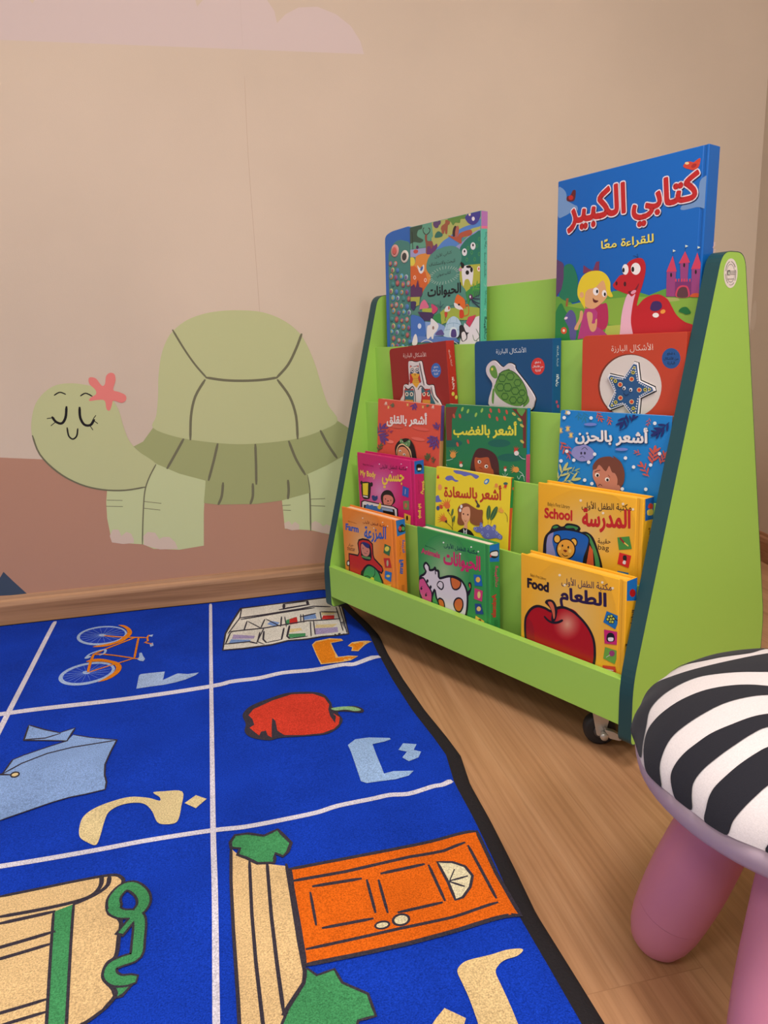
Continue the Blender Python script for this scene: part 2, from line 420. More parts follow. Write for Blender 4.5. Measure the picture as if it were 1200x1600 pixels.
PAL = [(206, 186, 180), (62, 74, 92), (192, 198, 148), (207, 184, 166), (112, 108, 84), (158, 162, 110), (186, 188, 138), (28, 24, 26), (222, 125, 117), (192, 166, 146), (198, 176, 168), (214, 208, 226), (160, 182, 224), (30, 62, 180), (110, 140, 215), (232, 128, 24), (58, 52, 62), (224, 214, 204), (166, 150, 190), (120, 150, 205), (70, 140, 90), (196, 48, 44), (228, 200, 150), (238, 180, 110), (206, 60, 42), (140, 180, 130), (150, 180, 228), (136, 166, 216), (226, 186, 134), (66, 142, 88), (226, 100, 16), (224, 208, 170), (228, 190, 136), (112, 146, 190), (12, 40, 84), (232, 216, 220), (188, 34, 34), (20, 40, 60), (232, 212, 96), (96, 30, 36), (206, 66, 44), (232, 200, 140), (170, 40, 36), (96, 152, 56), (130, 168, 60), (172, 182, 80), (164, 170, 92), (92, 60, 100), (120, 80, 50), (30, 116, 84), (150, 90, 50), (36, 122, 64), (90, 84, 140), (214, 80, 44), (240, 220, 190), (225, 200, 215), (120, 50, 84), (176, 40, 84), (178, 58, 118), (214, 158, 110), (218, 162, 112), (224, 196, 44), (236, 228, 224), (96, 24, 24), (186, 26, 36), (226, 172, 190), (120, 24, 40), (226, 150, 170), (70, 16, 26), (62, 34, 92), (234, 226, 222), (232, 150, 60), (150, 62, 118), (120, 46, 104), (204, 60, 90), (92, 54, 60), (214, 226, 206), (206, 84, 40), (26, 106, 50), (226, 190, 200), (176, 178, 100), (86, 132, 196), (150, 150, 196), (98, 156, 130), (60, 84, 68), (40, 50, 44), (160, 158, 196), (200, 80, 70), (70, 40, 80), (222, 140, 64), (226, 206, 76), (212, 100, 48), (230, 222, 218), (70, 100, 160), (240, 200, 180), (212, 90, 48), (110, 58, 110), (140, 82, 66), (60, 40, 44), (156, 90, 66), (96, 70, 110), (52, 110, 96), (98, 138, 66), (70, 64, 140), (230, 220, 220), (230, 210, 180), (176, 86, 62), (60, 44, 46), (180, 100, 84), (38, 118, 98), (76, 150, 84), (228, 222, 222), (60, 40, 50), (180, 178, 66), (226, 220, 220), (206, 140, 160), (236, 216, 200), (204, 90, 60), (84, 140, 124), (32, 44, 48), (196, 216, 196), (20, 26, 34), (92, 50, 92), (176, 176, 76), (62, 50, 96), (220, 110, 140), (202, 70, 110), (172, 182, 70), (70, 48, 90), (162, 176, 70), (52, 140, 76), (56, 140, 70), (96, 160, 60), (66, 50, 92), (40, 40, 70), (96, 50, 92), (236, 226, 230), (60, 60, 96), (224, 106, 44), (232, 222, 216), (206, 66, 40), (204, 110, 44), (226, 220, 214), (200, 70, 56), (210, 90, 60), (40, 50, 70), (66, 112, 186), (206, 216, 236), (130, 160, 206), (92, 126, 190), (226, 222, 220), (150, 120, 110), (180, 206, 222), (110, 150, 176), (214, 228, 232), (78, 62, 124), (90, 80, 140), (206, 60, 90), (38, 36, 42), (230, 224, 222), (120, 136, 112), (228, 222, 220), (230, 228, 226), (172, 112, 172), (214, 110, 140), (150, 200, 186), (222, 190, 180), (58, 104, 176), (222, 214, 214), (216, 204, 200), (40, 60, 90), (222, 208, 196), (190, 48, 40), (222, 160, 50), (120, 130, 70), (224, 214, 206), (30, 34, 44), (206, 80, 66), (60, 40, 36), (54, 104, 116), (222, 150, 60), (186, 50, 44), (226, 212, 190), (40, 48, 60), (206, 90, 60), (30, 30, 36), (222, 200, 196), (232, 220, 214), (206, 190, 80), (206, 212, 216), (206, 54, 48), (208, 196, 196), (96, 142, 62), (52, 100, 44), (40, 80, 40), (222, 206, 90), (190, 206, 214), (220, 224, 226), (190, 70, 100), (226, 196, 180), (36, 84, 144), (16, 34, 60), (120, 50, 34), (216, 204, 194), (226, 222, 222), (40, 84, 130), (222, 220, 220), (226, 200, 150), (204, 70, 40), (214, 196, 80), (70, 84, 60), (220, 220, 224), (20, 40, 80), (230, 190, 110), (234, 190, 170), (98, 62, 128), (90, 110, 80), (208, 94, 76), (222, 92, 78), (226, 104, 88), (236, 120, 104), (234, 220, 212), (150, 60, 100), (84, 100, 66), (34, 24, 26), (226, 190, 140), (36, 24, 26), (204, 132, 92), (92, 140, 88), (220, 210, 190), (226, 216, 210), (30, 100, 84), (38, 116, 84), (122, 56, 46), (110, 46, 42), (96, 150, 70), (150, 190, 84), (196, 86, 66), (190, 180, 90), (226, 214, 70), (78, 38, 40), (176, 84, 50), (230, 222, 216), (70, 30, 26), (70, 24, 26), (222, 150, 70), (204, 60, 50), (226, 214, 206), (196, 214, 206), (40, 120, 150), (232, 196, 110), (200, 86, 70), (176, 90, 120), (30, 40, 104), (190, 190, 120), (150, 170, 120), (110, 130, 200), (30, 50, 90), (140, 138, 190), (40, 40, 60), (112, 62, 46), (190, 122, 98), (228, 220, 214), (80, 40, 32), (226, 228, 230), (197, 36, 104), (197, 42, 109), (198, 49, 114), (198, 55, 118), (199, 61, 122), (200, 68, 127), (200, 74, 132), (201, 80, 136), (202, 86, 140), (202, 92, 145), (203, 99, 150), (204, 105, 154), (204, 111, 158), (205, 118, 163), (205, 124, 168), (206, 130, 172), (90, 20, 60), (110, 20, 60), (232, 200, 70), (236, 200, 215), (226, 202, 50), (226, 222, 216), (40, 60, 120), (210, 126, 110), (110, 40, 50), (226, 218, 222), (70, 120, 190), (150, 170, 200), (232, 200, 60), (44, 92, 176), (110, 130, 80), (228, 180, 70), (220, 200, 200), (206, 90, 80), (36, 104, 180), (226, 214, 200), (120, 20, 60), (104, 108, 176), (60, 130, 190), (220, 214, 180), (184, 60, 36), (206, 60, 50), (226, 140, 70), (60, 100, 90), (226, 150, 90), (220, 110, 50), (200, 70, 50), (80, 40, 44), (60, 80, 140), (70, 64, 40), (52, 96, 56), (190, 190, 90), (230, 160, 70), (136, 78, 46), (222, 160, 124), (224, 220, 220), (50, 70, 100), (90, 50, 40), (160, 70, 60), (222, 220, 222), (70, 64, 60), (160, 168, 220), (36, 128, 62), (206, 80, 40), (206, 80, 50), (228, 131, 49), (227, 134, 54), (227, 136, 58), (226, 139, 63), (226, 142, 68), (226, 144, 72), (225, 147, 77), (225, 150, 82), (225, 153, 87), (224, 156, 92), (224, 158, 96), (224, 161, 101), (223, 164, 106), (223, 166, 110), (222, 169, 115), (222, 172, 120), (120, 50, 30), (120, 60, 30), (192, 42, 34), (226, 220, 200), (90, 140, 80), (206, 130, 110), (40, 50, 110), (120, 50, 50), (64, 150, 84), (228, 208, 60), (56, 110, 66), (190, 48, 44), (44, 110, 180), (230, 190, 60), (226, 206, 80), (180, 170, 130), (226, 190, 80), (40, 110, 180), (200, 70, 60), (80, 150, 80), (150, 60, 30), (90, 60, 30), (58, 142, 74), (64, 145, 78), (70, 148, 81), (76, 150, 85), (83, 152, 89), (89, 155, 92), (95, 158, 96), (101, 160, 100), (107, 162, 104), (113, 165, 108), (119, 168, 111), (126, 170, 115), (132, 172, 119), (138, 175, 122), (144, 178, 126), (150, 180, 130), (24, 50, 70), (30, 60, 50), (200, 44, 100), (236, 240, 220), (190, 90, 50), (216, 206, 210), (206, 80, 130), (222, 212, 214), (206, 106, 44), (30, 100, 170), (200, 60, 110), (36, 70, 130), (232, 186, 70), (230, 180, 70), (226, 200, 120), (226, 190, 110), (130, 70, 40), (30, 110, 184), (224, 216, 216), (200, 60, 80), (30, 70, 40), (190, 60, 50), (36, 80, 40), (235, 173, 44), (234, 174, 49), (233, 174, 53), (232, 175, 58), (232, 176, 62), (231, 176, 66), (230, 177, 71), (229, 178, 75), (228, 179, 79), (227, 180, 84), (226, 180, 88), (226, 181, 92), (225, 182, 97), (224, 182, 101), (223, 183, 106), (222, 184, 110), (70, 46, 24), (90, 60, 20), (194, 40, 36), (240, 224, 190), (60, 40, 24), (60, 130, 70), (206, 90, 50), (70, 140, 76), (24, 92, 174), (140, 140, 190), (230, 176, 70), (226, 160, 60), (130, 50, 30), (236, 196, 100), (70, 140, 60), (206, 40, 40), (40, 110, 150), (150, 30, 30), (230, 200, 90), (220, 214, 214), (24, 92, 170), (206, 50, 50), (80, 50, 20), (234, 175, 54), (233, 176, 58), (232, 177, 67), (231, 178, 72), (230, 179, 76), (229, 180, 80), (228, 181, 85), (228, 182, 90), (227, 182, 94), (226, 183, 98), (226, 184, 103), (225, 185, 108), (224, 186, 112), (84, 60, 70), (34, 24, 30), (44, 28, 64), (168, 18, 20), (150, 22, 26), (175, 28, 28), (177, 36, 35), (180, 44, 41), (182, 52, 48), (185, 61, 54), (188, 69, 60), (190, 77, 67), (193, 85, 73), (196, 93, 79), (198, 101, 86), (201, 109, 92), (204, 118, 98), (206, 126, 105), (209, 134, 111), (211, 142, 118), (214, 150, 124), (204, 100, 66), (30, 110, 176), (196, 40, 110), (106, 160, 60), (200, 56, 40), (196, 200, 70), (150, 60, 110), (224, 214, 210), (226, 200, 190), (28, 110, 190), (178, 20, 30), (50, 30, 60), (50, 30, 40), (222, 212, 206), (110, 110, 110), (90, 90, 92), (40, 44, 46), (210, 220, 200), (84, 88, 90), (38, 37, 43)]
RUG_EDGE = [(0.244, 1.831), (0.252, 1.772), (0.264, 1.696), (0.28, 1.607), (0.288, 1.543), (0.286, 1.44), (0.29, 1.31), (0.299, 1.177), (0.311, 1.076), (0.316, 1.017), (0.306, 0.939), (0.306, 0.848), (0.303, 0.753), (0.299, 0.673), (0.3, 0.656), (0.304, 0.583), (0.307, 0.523)]
BOOK = {
 'tall': {'O': [0.4005, 1.5989, 0.5819], 'A': [0.433, -0.9014, 0.0], 'N': [-0.9011, -0.4328, 0.0262], 'B': [0.0236, 0.0113, 0.9997], 'w': 0.216, 'h': 0.3249, 'th': 0.018},
 'big': {'O': [0.5748, 1.2352, 0.5818], 'A': [0.433, -0.9014, 0.0], 'N': [-0.9013, -0.4329, 0.0175], 'B': [0.0157, 0.0076, 0.9998], 'w': 0.2705, 'h': 0.341, 'th': 0.03},
 'owl': {'O': [0.3606, 1.6043, 0.4589], 'A': [0.4319, -0.8992, 0.0698], 'N': [-0.9014, -0.433, 0.0], 'B': [-0.0302, 0.0629, 0.9976], 'w': 0.1885, 'h': 0.1939, 'th': 0.023},
 'turtle': {'O': [0.4712, 1.3703, 0.4584], 'A': [0.433, -0.9014, 0.0], 'N': [-0.9014, -0.433, 0.0], 'B': [0.0, 0.0, 1.0], 'w': 0.1922, 'h': 0.2031, 'th': 0.023},
 'star': {'O': [0.5816, 1.1404, 0.4584], 'A': [0.433, -0.9014, 0.0], 'N': [-0.9014, -0.433, 0.0], 'B': [0.0, 0.0, 1.0], 'w': 0.1925, 'h': 0.205, 'th': 0.023},
 'anx': {'O': [0.3119, 1.6169, 0.3426], 'A': [0.4311, -0.9016, -0.0349], 'N': [-0.9002, -0.4324, 0.0523], 'B': [0.0623, -0.0088, 0.998], 'w': 0.2124, 'h': 0.2023, 'th': 0.011},
 'angry': {'O': [0.4158, 1.3999, 0.3349], 'A': [0.433, -0.9014, 0.0], 'N': [-0.9013, -0.4329, 0.0175], 'B': [0.0157, 0.0076, 0.9998], 'w': 0.2136, 'h': 0.2072, 'th': 0.011},
 'sad': {'O': [0.5384, 1.1444, 0.335], 'A': [0.433, -0.9014, 0.0], 'N': [-0.9002, -0.4324, 0.0523], 'B': [0.0472, 0.0227, 0.9986], 'w': 0.2072, 'h': 0.2074, 'th': 0.011},
 'body': {'O': [0.27, 1.6216, 0.2114], 'A': [0.433, -0.9014, 0.0], 'N': [-0.9014, -0.433, 0.0], 'B': [0.0, 0.0, 1.0], 'w': 0.2046, 'h': 0.2137, 'th': 0.0265},
 'happy': {'O': [0.3814, 1.3881, 0.2116], 'A': [0.433, -0.9014, 0.0], 'N': [-0.8992, -0.4319, 0.0698], 'B': [0.0629, 0.0302, 0.9976], 'w': 0.2028, 'h': 0.2071, 'th': 0.0085},
 'school': {'O': [0.5023, 1.1382, 0.2114], 'A': [0.433, -0.9014, 0.0], 'N': [-0.9014, -0.433, 0.0], 'B': [0.0, 0.0, 1.0], 'w': 0.2049, 'h': 0.2107, 'th': 0.027},
 'farm': {'O': [0.2242, 1.6012, 0.0954], 'A': [0.433, -0.9014, 0.0], 'N': [-0.9014, -0.433, 0.0], 'B': [0.0, 0.0, 1.0], 'w': 0.198, 'h': 0.2101, 'th': 0.0265},
 'animals': {'O': [0.3403, 1.3595, 0.0954], 'A': [0.433, -0.9014, 0.0], 'N': [-0.9014, -0.433, 0.0], 'B': [0.0, 0.0, 1.0], 'w': 0.2018, 'h': 0.2104, 'th': 0.0265},
 'food': {'O': [0.4595, 1.1113, 0.0954], 'A': [0.433, -0.9014, 0.0], 'N': [-0.9014, -0.433, 0.0], 'B': [0.0, 0.0, 1.0], 'w': 0.2081, 'h': 0.2115, 'th': 0.0275},
}
ART = {
 'cloud': [
  ('p',0,0,[3864,13453,3787,13731,3577,14042,3232,14280,2797,14419,2355,14386,2039,14235,1824,14042,1783,14287,1606,14547,1269,14797,768,14850,374,14645,33,14309,-38,14665,-280,15096,-887,15428,-1830,15449,-2801,15115,-3246,14667,-3478,14226,-3660,14434,-4082,14629,-4680,14601,-5255,14225,-5672,13499,-4257,13495]),
 ],
 'hill': [
  ('hill',),
  ('p',1,0,[-6035,1457,-5856,1198,-5578,821,-5913,817,-6250,840,-6662,846,-6312,1164,-6139,1315]),
 ],
 'turtle_leg': [
  ('p',2,0,[1067,2753,1834,2906,1792,1777,1087,1891,1079,2355]),
  ('p',2,0,[-3296,3387,-2374,3392,-2603,1828,-3359,1957,-3396,2600,-3366,3018]),
  ('p',2,0,[1798,3390,2327,3566,2757,3794,3220,3933,3271,1512,2292,1610,1792,1777,1828,2818]),
  ('p',2,0,[-2058,3950,-1491,3697,-848,3434,-985,2546,-1075,1636,-1715,1588,-2355,1681,-2603,1828,-2504,2687,-2363,3350]),
  ('p',3,0,[-3359,1957,-3392,2132,-3301,2294,-3161,2280,-3104,2104,-2973,2202,-2862,2140,-2816,1989,-2828,1886,-3091,1887]),
  ('p',3,0,[-2582,1809,-2570,2050,-2446,2150,-2266,2106,-2182,1925,-2079,1975,-1919,1959,-1790,1798,-1744,1617,-2197,1647]),
  ('p',3,0,[1088,1909,1081,2044,1214,2093,1284,1980,1376,2060,1482,1960,1472,1827,1272,1828]),
  ('p',3,0,[1802,1794,1814,1973,1922,2026,2049,1951,2130,1853,2222,1907,2350,1831,2381,1619,2075,1677]),
  ('s',4,25,1,0,[-3336,3074,-2975,3034]),
  ('s',4,25,1,0,[-3371,2918,-2986,2875]),
  ('s',4,25,1,0,[-2448,2961,-2036,2874]),
  ('s',4,25,1,0,[-2468,2785,-2080,2699]),
  ('s',4,26,1,0,[1067,2533,1281,2531]),
  ('s',4,26,1,0,[1092,2407,1279,2381]),
  ('s',4,27,1,0,[1850,2640,2224,2624]),
  ('s',4,27,1,0,[1838,2463,2210,2412]),
  ('s',4,43,1,0,[1792,3303,1828,2818,1783,1778]),
 ],
 'turtle_shell': [
  ('p',5,0,[-2530,4396,-2292,4501,-2013,4831,-1456,4769,540,4550,2698,4700,2988,4485,3328,4315,3310,3970,2753,3724,2324,3522,1794,3329,1828,2818,1061,2674,379,2639,-615,2711,-961,2786,-854,3375,-1499,3614,-2024,3905,-2380,4221]),
  ('p',6,1,[-2013,4831,-1902,5122,-1803,5597,-1742,6068,-1624,6571,-1452,6951,-1249,7196,-902,7428,-463,7566,9,7618,480,7610,952,7547,1419,7357,1804,7050,2025,6680,2199,6186,2317,5687,2468,5137,2698,4700,2212,4460,1607,4307,847,4251,22,4268,-777,4393,-1477,4566]),
  ('s',4,48,1,0,[-1272,7197,-1051,6739,-820,6336,-578,6006]),
  ('s',4,64,1,0,[-578,6006,-150,5919,328,5877,814,5875,1185,5912]),
  ('s',4,65,1,0,[1185,5912,1497,6221,1731,6613,1896,6966]),
  ('s',4,63,1,0,[-624,5945,-901,5544,-1053,5068,-1130,4475]),
  ('s',4,67,1,0,[1205,5846,1477,5404,1607,4897,1607,4307]),
  ('s',4,63,1,0,[-1303,4488,-1521,4157,-1777,3778]),
  ('s',4,65,1,0,[-463,4303,-601,3879,-779,3386]),
  ('s',4,66,1,0,[495,4217,469,3711,433,3182]),
  ('s',4,68,1,0,[1374,4239,1525,3758,1734,3334]),
  ('s',4,68,1,0,[2229,4459,2402,4079,2614,3717]),
  ('s',4,66,1,0,[-422,3271,-487,2933,-589,2726]),
  ('s',4,67,1,0,[341,3181,314,2863,239,2669]),
  ('s',4,68,1,0,[1271,3198,1270,2954,1235,2720]),
 ],
 'turtle_head': [
  ('p',6,1,[-4867,4843,-4836,5154,-4708,5535,-4510,5794,-4228,5986,-3890,6044,-3455,5981,-3101,5829,-2891,5582,-2774,5298,-2720,4935,-2644,4607,-2530,4396,-2380,4221,-2047,3907,-2208,3671,-2381,3334,-2801,3303,-3342,3333,-3856,3517,-4307,3825,-4661,4232,-4829,4603]),
  ('s',4,40,1,0,[-4855,4826,-4753,4359,-4410,3890,-3929,3540,-3416,3356,-2880,3293,-2381,3334]),
  ('s',4,31,1,0,[-2049,3891,-2261,3550,-2406,3185,-2523,2518,-2618,1839]),
  ('s',7,60,1,0,[-4339,5247,-4274,5133,-4147,5085,-4040,5220,-3983,5475]),
  ('s',7,61,1,0,[-3683,5441,-3700,5198,-3627,5019,-3486,5002,-3387,5122]),
  ('s',7,31,1,0,[-4460,5224,-4311,5238]),
  ('s',7,29,1,0,[-4397,5047,-4274,5133]),
  ('s',7,32,1,0,[-3417,5124,-3316,5030]),
  ('s',7,31,1,0,[-3508,5003,-3449,4880]),
  ('s',7,30,1,0,[-3398,5155,-3337,5222]),
  ('s',7,30,1,0,[-4220,5777,-4087,5839,-3962,5785]),
  ('s',7,31,1,0,[-3622,5727,-3496,5782,-3357,5703]),
  ('s',7,38,1,0,[-4037,4967,-4027,4768,-3942,4683,-3842,4755,-3796,4927]),
 ],
 'turtle_flower': [
  ('p',8,1,[-3335,6161,-3213,6123,-3101,5946,-3022,5981,-2968,6172,-2861,6244,-2769,6200,-2766,6045,-2845,5830,-2717,5768,-2575,5681,-2575,5563,-2689,5498,-2871,5565,-2921,5465,-2991,5327,-3061,5371,-3080,5577,-3243,5603,-3432,5590,-3399,5667,-3262,5745,-3263,5854,-3378,6000,-3385,6117]),
 ],
 'seam': [
  ('s',9,12,1,0,[976,12898,912,11159,896,8858,877,6969]),
  ('s',10,11,1,0,[1028,14936,991,13564]),
 ],
 'rug': [
  ('s',11,76,1,0,[-1045,18741,-929,13962,-874,11837,-805,9227,-758,7931,-717,6144,-674,4453]),
  ('s',11,107,1,0,[-4931,18703,-4819,16015,-4719,13796,-4633,11898,-4537,9927]),
  ('s',11,170,1,0,[-8065,13713,-4864,13789,-4181,13797,-2862,13775,-939,13819,-520,13896,34,13874,525,13967,1159,13910,1776,13972,2039,13906,2558,14088]),
  ('s',11,98,1,0,[-5896,9296,-3592,9227,-2440,9223,-1684,9245,-840,9223,-352,9174,228,9188,674,9214,984,9281,1507,9308,1774,9329,2058,9282,2433,9341,2604,9343,2750,9420]),
  ('p',12,1,[-2996,17340,-3024,17039,-3196,16831,-3464,16764,-3761,16853,-4014,17076,-4157,17380,-4148,17689,-3983,17917,-3703,17996,-3387,17900,-3127,17657]),
  ('p',13,1,[-3047,17360,-3075,17111,-3233,16938,-3476,16883,-3743,16957,-3968,17143,-4091,17396,-4077,17650,-3925,17837,-3672,17900,-3391,17821,-3161,17621]),
  ('s',14,21,0,0,[-3571,17378,-3041,17309]),
  ('s',14,18,0,0,[-3571,17378,-3062,17143]),
  ('s',14,14,0,0,[-3571,17378,-3144,17007]),
  ('s',14,10,0,0,[-3571,17378,-3274,16917]),
  ('s',14,7,0,0,[-3571,17378,-3438,16883]),
  ('s',14,10,0,0,[-3571,17378,-3617,16906]),
  ('s',14,15,0,0,[-3571,17378,-3791,16985]),
  ('s',14,20,0,0,[-3571,17378,-3941,17111]),
  ('s',14,22,0,0,[-3571,17378,-4048,17271]),
  ('s',14,21,0,0,[-3571,17378,-4099,17446]),
  ('s',14,18,0,0,[-3571,17378,-4088,17616]),
  ('s',14,15,0,0,[-3571,17378,-4013,17761]),
  ('s',14,10,0,0,[-3571,17378,-3882,17860]),
  ('s',14,7,0,0,[-3571,17378,-3712,17900]),
  ('s',14,10,0,0,[-3571,17378,-3523,17876]),
  ('s',14,16,0,0,[-3571,17378,-3340,17791]),
  ('s',14,21,0,0,[-3571,17378,-3188,17655]),
  ('s',14,22,0,0,[-3571,17378,-3084,17487]),
  ('p',12,1,[-2995,15342,-3006,15041,-3159,14796,-3409,14666,-3691,14679,-3938,14831,-4087,15087,-4096,15385,-3955,15647,-3698,15796,-3395,15786,-3136,15617]),
  ('p',13,1,[-3055,15338,-3069,15098,-3206,14899,-3427,14789,-3674,14794,-3885,14912,-4009,15115,-4009,15352,-3881,15562,-3655,15684,-3394,15681,-3173,15553]),
  ('s',14,17,0,0,[-3553,15253,-3061,15321]),
  ('s',14,16,0,0,[-3553,15253,-3073,15160]),
  ('s',14,13,0,0,[-3553,15253,-3142,15013]),
  ('s',14,9,0,0,[-3553,15253,-3258,14897]),
  ('s',14,6,0,0,[-3553,15253,-3407,14825]),
  ('s',14,8,0,0,[-3553,15253,-3571,14804]),
  ('s',14,12,0,0,[-3553,15253,-3733,14836]),
  ('s',14,15,0,0,[-3553,15253,-3874,14917]),
  ('s',14,17,0,0,[-3553,15253,-3979,15038]),
  ('s',14,17,0,0,[-3553,15253,-4034,15187]),
  ('s',14,16,0,0,[-3553,15253,-4032,15347]),
  ('s',14,13,0,0,[-3553,15253,-3972,15499]),
  ('s',14,9,0,0,[-3553,15253,-3859,15623]),
  ('s',14,6,0,0,[-3553,15253,-3706,15704]),
  ('s',14,8,0,0,[-3553,15253,-3533,15729]),
  ('s',14,12,0,0,[-3553,15253,-3361,15696]),
  ('s',14,15,0,0,[-3553,15253,-3214,15608]),
  ('s',14,17,0,0,[-3553,15253,-3110,15477]),
  ('p',15,1,[-3279,17937,-3116,17862,-2950,17592,-2877,17307,-2922,17066,-3021,16851,-3186,16739,-3386,16651,-3658,16690,-3632,16748,-3373,16799,-3172,16899,-3055,17110,-2994,17344,-3041,17569,-3141,17762]),
  ('p',15,1,[-3671,15868,-3588,15971,-3381,15950,-3153,15792,-2958,15602,-2859,15362,-2859,15118,-2943,14907,-3066,14768,-3231,14713,-3207,14758,-3088,14913,-2989,15119,-2968,15314,-3027,15497,-3169,15668,-3390,15797]),
  ('s',15,61,0,0,[-3508,17327,-3170,17147,-2784,16992,-2479,16873,-2456,17017]),
  ('s',15,63,0,0,[-2782,16971,-3393,16466,-3584,16253]),
  ('s',15,48,0,0,[-2684,16910,-2639,15760]),
  ('s',15,51,0,0,[-3444,16235,-3086,16033,-2673,15753]),
  ('s',15,59,0,0,[-3584,16253,-3575,15795,-3539,15305]),
  ('s',15,65,0,0,[-3581,16234,-3353,16206]),
  ('s',15,52,0,0,[-2563,15692,-2669,15726,-2923,15591,-3142,15492,-3502,15278]),
  ('s',15,45,0,0,[-2479,16873,-2439,16663,-2503,16587,-2327,16435]),
  ('s',12,55,1,0,[-3715,16116,-3675,16282,-3525,16415,-3375,16460,-3345,16267,-3431,16160]),
  ('p',12,1,[-3748,16074,-3728,16191,-3619,16157,-3669,16049]),
  ('p',12,0,[-2564,16001,-2512,16003,-2454,15789,-2395,15613,-2424,15502,-2495,15542,-2578,15671,-2538,15771]),
  ('p',12,0,[-2492,17008,-2354,17034,-2370,16888]),
  ('p',12,0,[-2382,16453,-2317,16528,-2280,16325,-2347,16281]),
  ('p',12,1,[-3486,17350,-3491,17311,-3517,17290,-3558,17292,-3602,17317,-3638,17359,-3657,17406,-3652,17445,-3626,17467,-3585,17464,-3540,17439,-3504,17397]),
  ('p',12,1,[-3484,15248,-3488,15209,-3512,15188,-3551,15189,-3594,15213,-3630,15253,-3648,15299,-3645,15338,-3620,15360,-3581,15358,-3538,15334,-3502,15294]),
  ('p',12,0,[-2433,14773,-2402,14841,-2206,14836,-1910,14815,-1916,14414,-1759,14542,-1635,14636,-1417,14537,-1195,14538,-1250,14438,-1453,14295,-1641,14225,-1891,14183,-2142,14187,-2415,14169]),
  ('p',16,0,[-722,15507,-669,16508,-532,17153,-281,18186,633,18185,1998,18217,2282,17516,2322,17453,2177,15476,1535,15567,1197,15532,760,15577,389,15463,-256,15440]),
  ('p',17,0,[-687,15559,-628,16474,-493,17087,-242,18088,628,18100,1985,18118,2231,17460,2274,17409,2152,15553,1546,15651,1206,15615,767,15661,394,15545,-255,15521]),
  ('p',18,0,[-461,16370,36,16130,-6,15977,-500,16107]),
  ('p',19,0,[-518,16094,-63,15928,-103,15817,-573,15873]),
  ('p',19,0,[457,16958,661,16782,530,16559,350,16777]),
  ('p',20,0,[826,16891,1076,17030,838,16542,773,16606]),
  ('p',21,0,[908,16919,1096,17024,1083,16590,879,16571]),
  ('p',19,0,[1237,17033,1565,17094,1565,16757,1248,16752]),
  ('p',22,0,[1735,17153,2058,16987,2023,16884,1707,16933]),
  ('p',21,0,[1674,16666,1743,16899,2013,16809,1978,16565]),
  ('p',22,0,[1500,16367,2008,16232,1868,16069,1457,16172]),
  ('p',18,0,[1455,16152,1978,16033,1953,15736,1409,15764]),
  ('p',22,0,[856,16296,1123,16282,1146,16130,837,16069]),
  ('p',20,0,[814,16007,1202,15930,1184,15758,792,15749]),
  ('s',16,33,0,0,[-241,18112,-294,17429,-591,16462]),
  ('s',16,79,0,0,[-294,17429,305,17457,1247,17551,1585,17617,1979,17448]),
  ('s',16,79,0,0,[-256,17315,666,17429,1572,17501]),
  ('s',16,35,0,0,[-646,15849,-535,16494,-459,16571]),
  ('s',16,73,0,0,[-534,16575,261,16543,1319,16674,2091,16527]),
  ('s',16,35,0,0,[-214,16543,-123,17150,186,16567,309,17117]),
  ('s',16,30,0,0,[261,16543,57,15718]),
  ('s',16,38,0,0,[347,17105,662,16516,727,17146]),
  ('s',16,27,0,0,[804,17120,794,16473]),
  ('s',16,28,0,0,[1208,17156,1156,16619]),
  ('s',16,28,0,0,[1267,17136,1232,16594]),
  ('s',16,28,0,0,[1696,17166,1667,16613]),
  ('s',16,76,0,0,[1735,17153,2083,17013]),
  ('s',16,27,0,0,[1389,16596,1308,15698]),
  ('s',16,28,0,0,[2135,17372,2069,15748]),
  ('s',16,28,0,0,[2231,17460,2137,15577]),
  ('s',16,34,0,0,[156,16320,77,15759,214,15574]),
  ('s',16,42,0,0,[251,16340,210,15859,272,15649,625,15726,730,16389]),
  ('s',16,50,0,0,[873,16499,765,15874,808,15715,1218,15728]),
  ('s',16,27,0,0,[1471,16624,1409,15764]),
  ('s',16,81,0,0,[723,17668,1478,17775]),
  ('s',16,76,0,0,[854,18048,1467,18065,1457,17782,829,17715,854,18048]),
  ('s',16,62,0,0,[-646,15849,-103,15817,55,15671]),
  ('s',16,73,0,0,[1192,16992,1565,17094]),
  ('p',23,0,[1272,15208,1376,15389,1705,15445,1954,15317,1987,15192,1703,15162,1715,14733,1747,14377,1974,14348,2163,14221,1975,14097,1691,14088,1339,14117,1303,14560]),
  ('p',15,0,[1291,15183,1380,15322,1696,15380,1940,15274,1960,15210,1682,15197,1691,14741,1720,14335,1968,14308,2127,14215,1975,14138,1698,14135,1364,14157,1323,14553]),
  ('p',23,0,[2035,14854,2152,14990,2331,14961,2597,14912,2401,14710,2204,14455,2064,14552,2114,14721]),
  ('p',15,0,[2063,14846,2152,14945,2321,14909,2551,14881,2394,14749,2206,14507,2099,14585,2146,14738]),
  ('p',16,1,[-327,12330,-306,12507,-158,12726,176,12899,555,13027,1032,12923,1235,12740,1319,12399,1345,12200,1703,12168,1856,12010,1814,11875,1530,11996,1388,12002,1436,11736,1351,11519,1229,11387,1049,11308,686,11349,293,11418,94,11393,-195,11573,-305,11803,-281,12069]),
  ('p',24,0,[-222,12371,-127,12565,244,12800,623,12941,1023,12844,1220,12624,1273,12335,1231,12159,1232,11903,1283,11642,1334,11873,1298,11992,1396,11819,1344,11589,1238,11451,1022,11361,690,11393,365,11488,260,11671,249,12017,197,12139,171,11866,148,11474,86,11557,62,11729,-23,11720,-61,11600,-123,11717,-218,11912,-130,11990,-157,12208]),
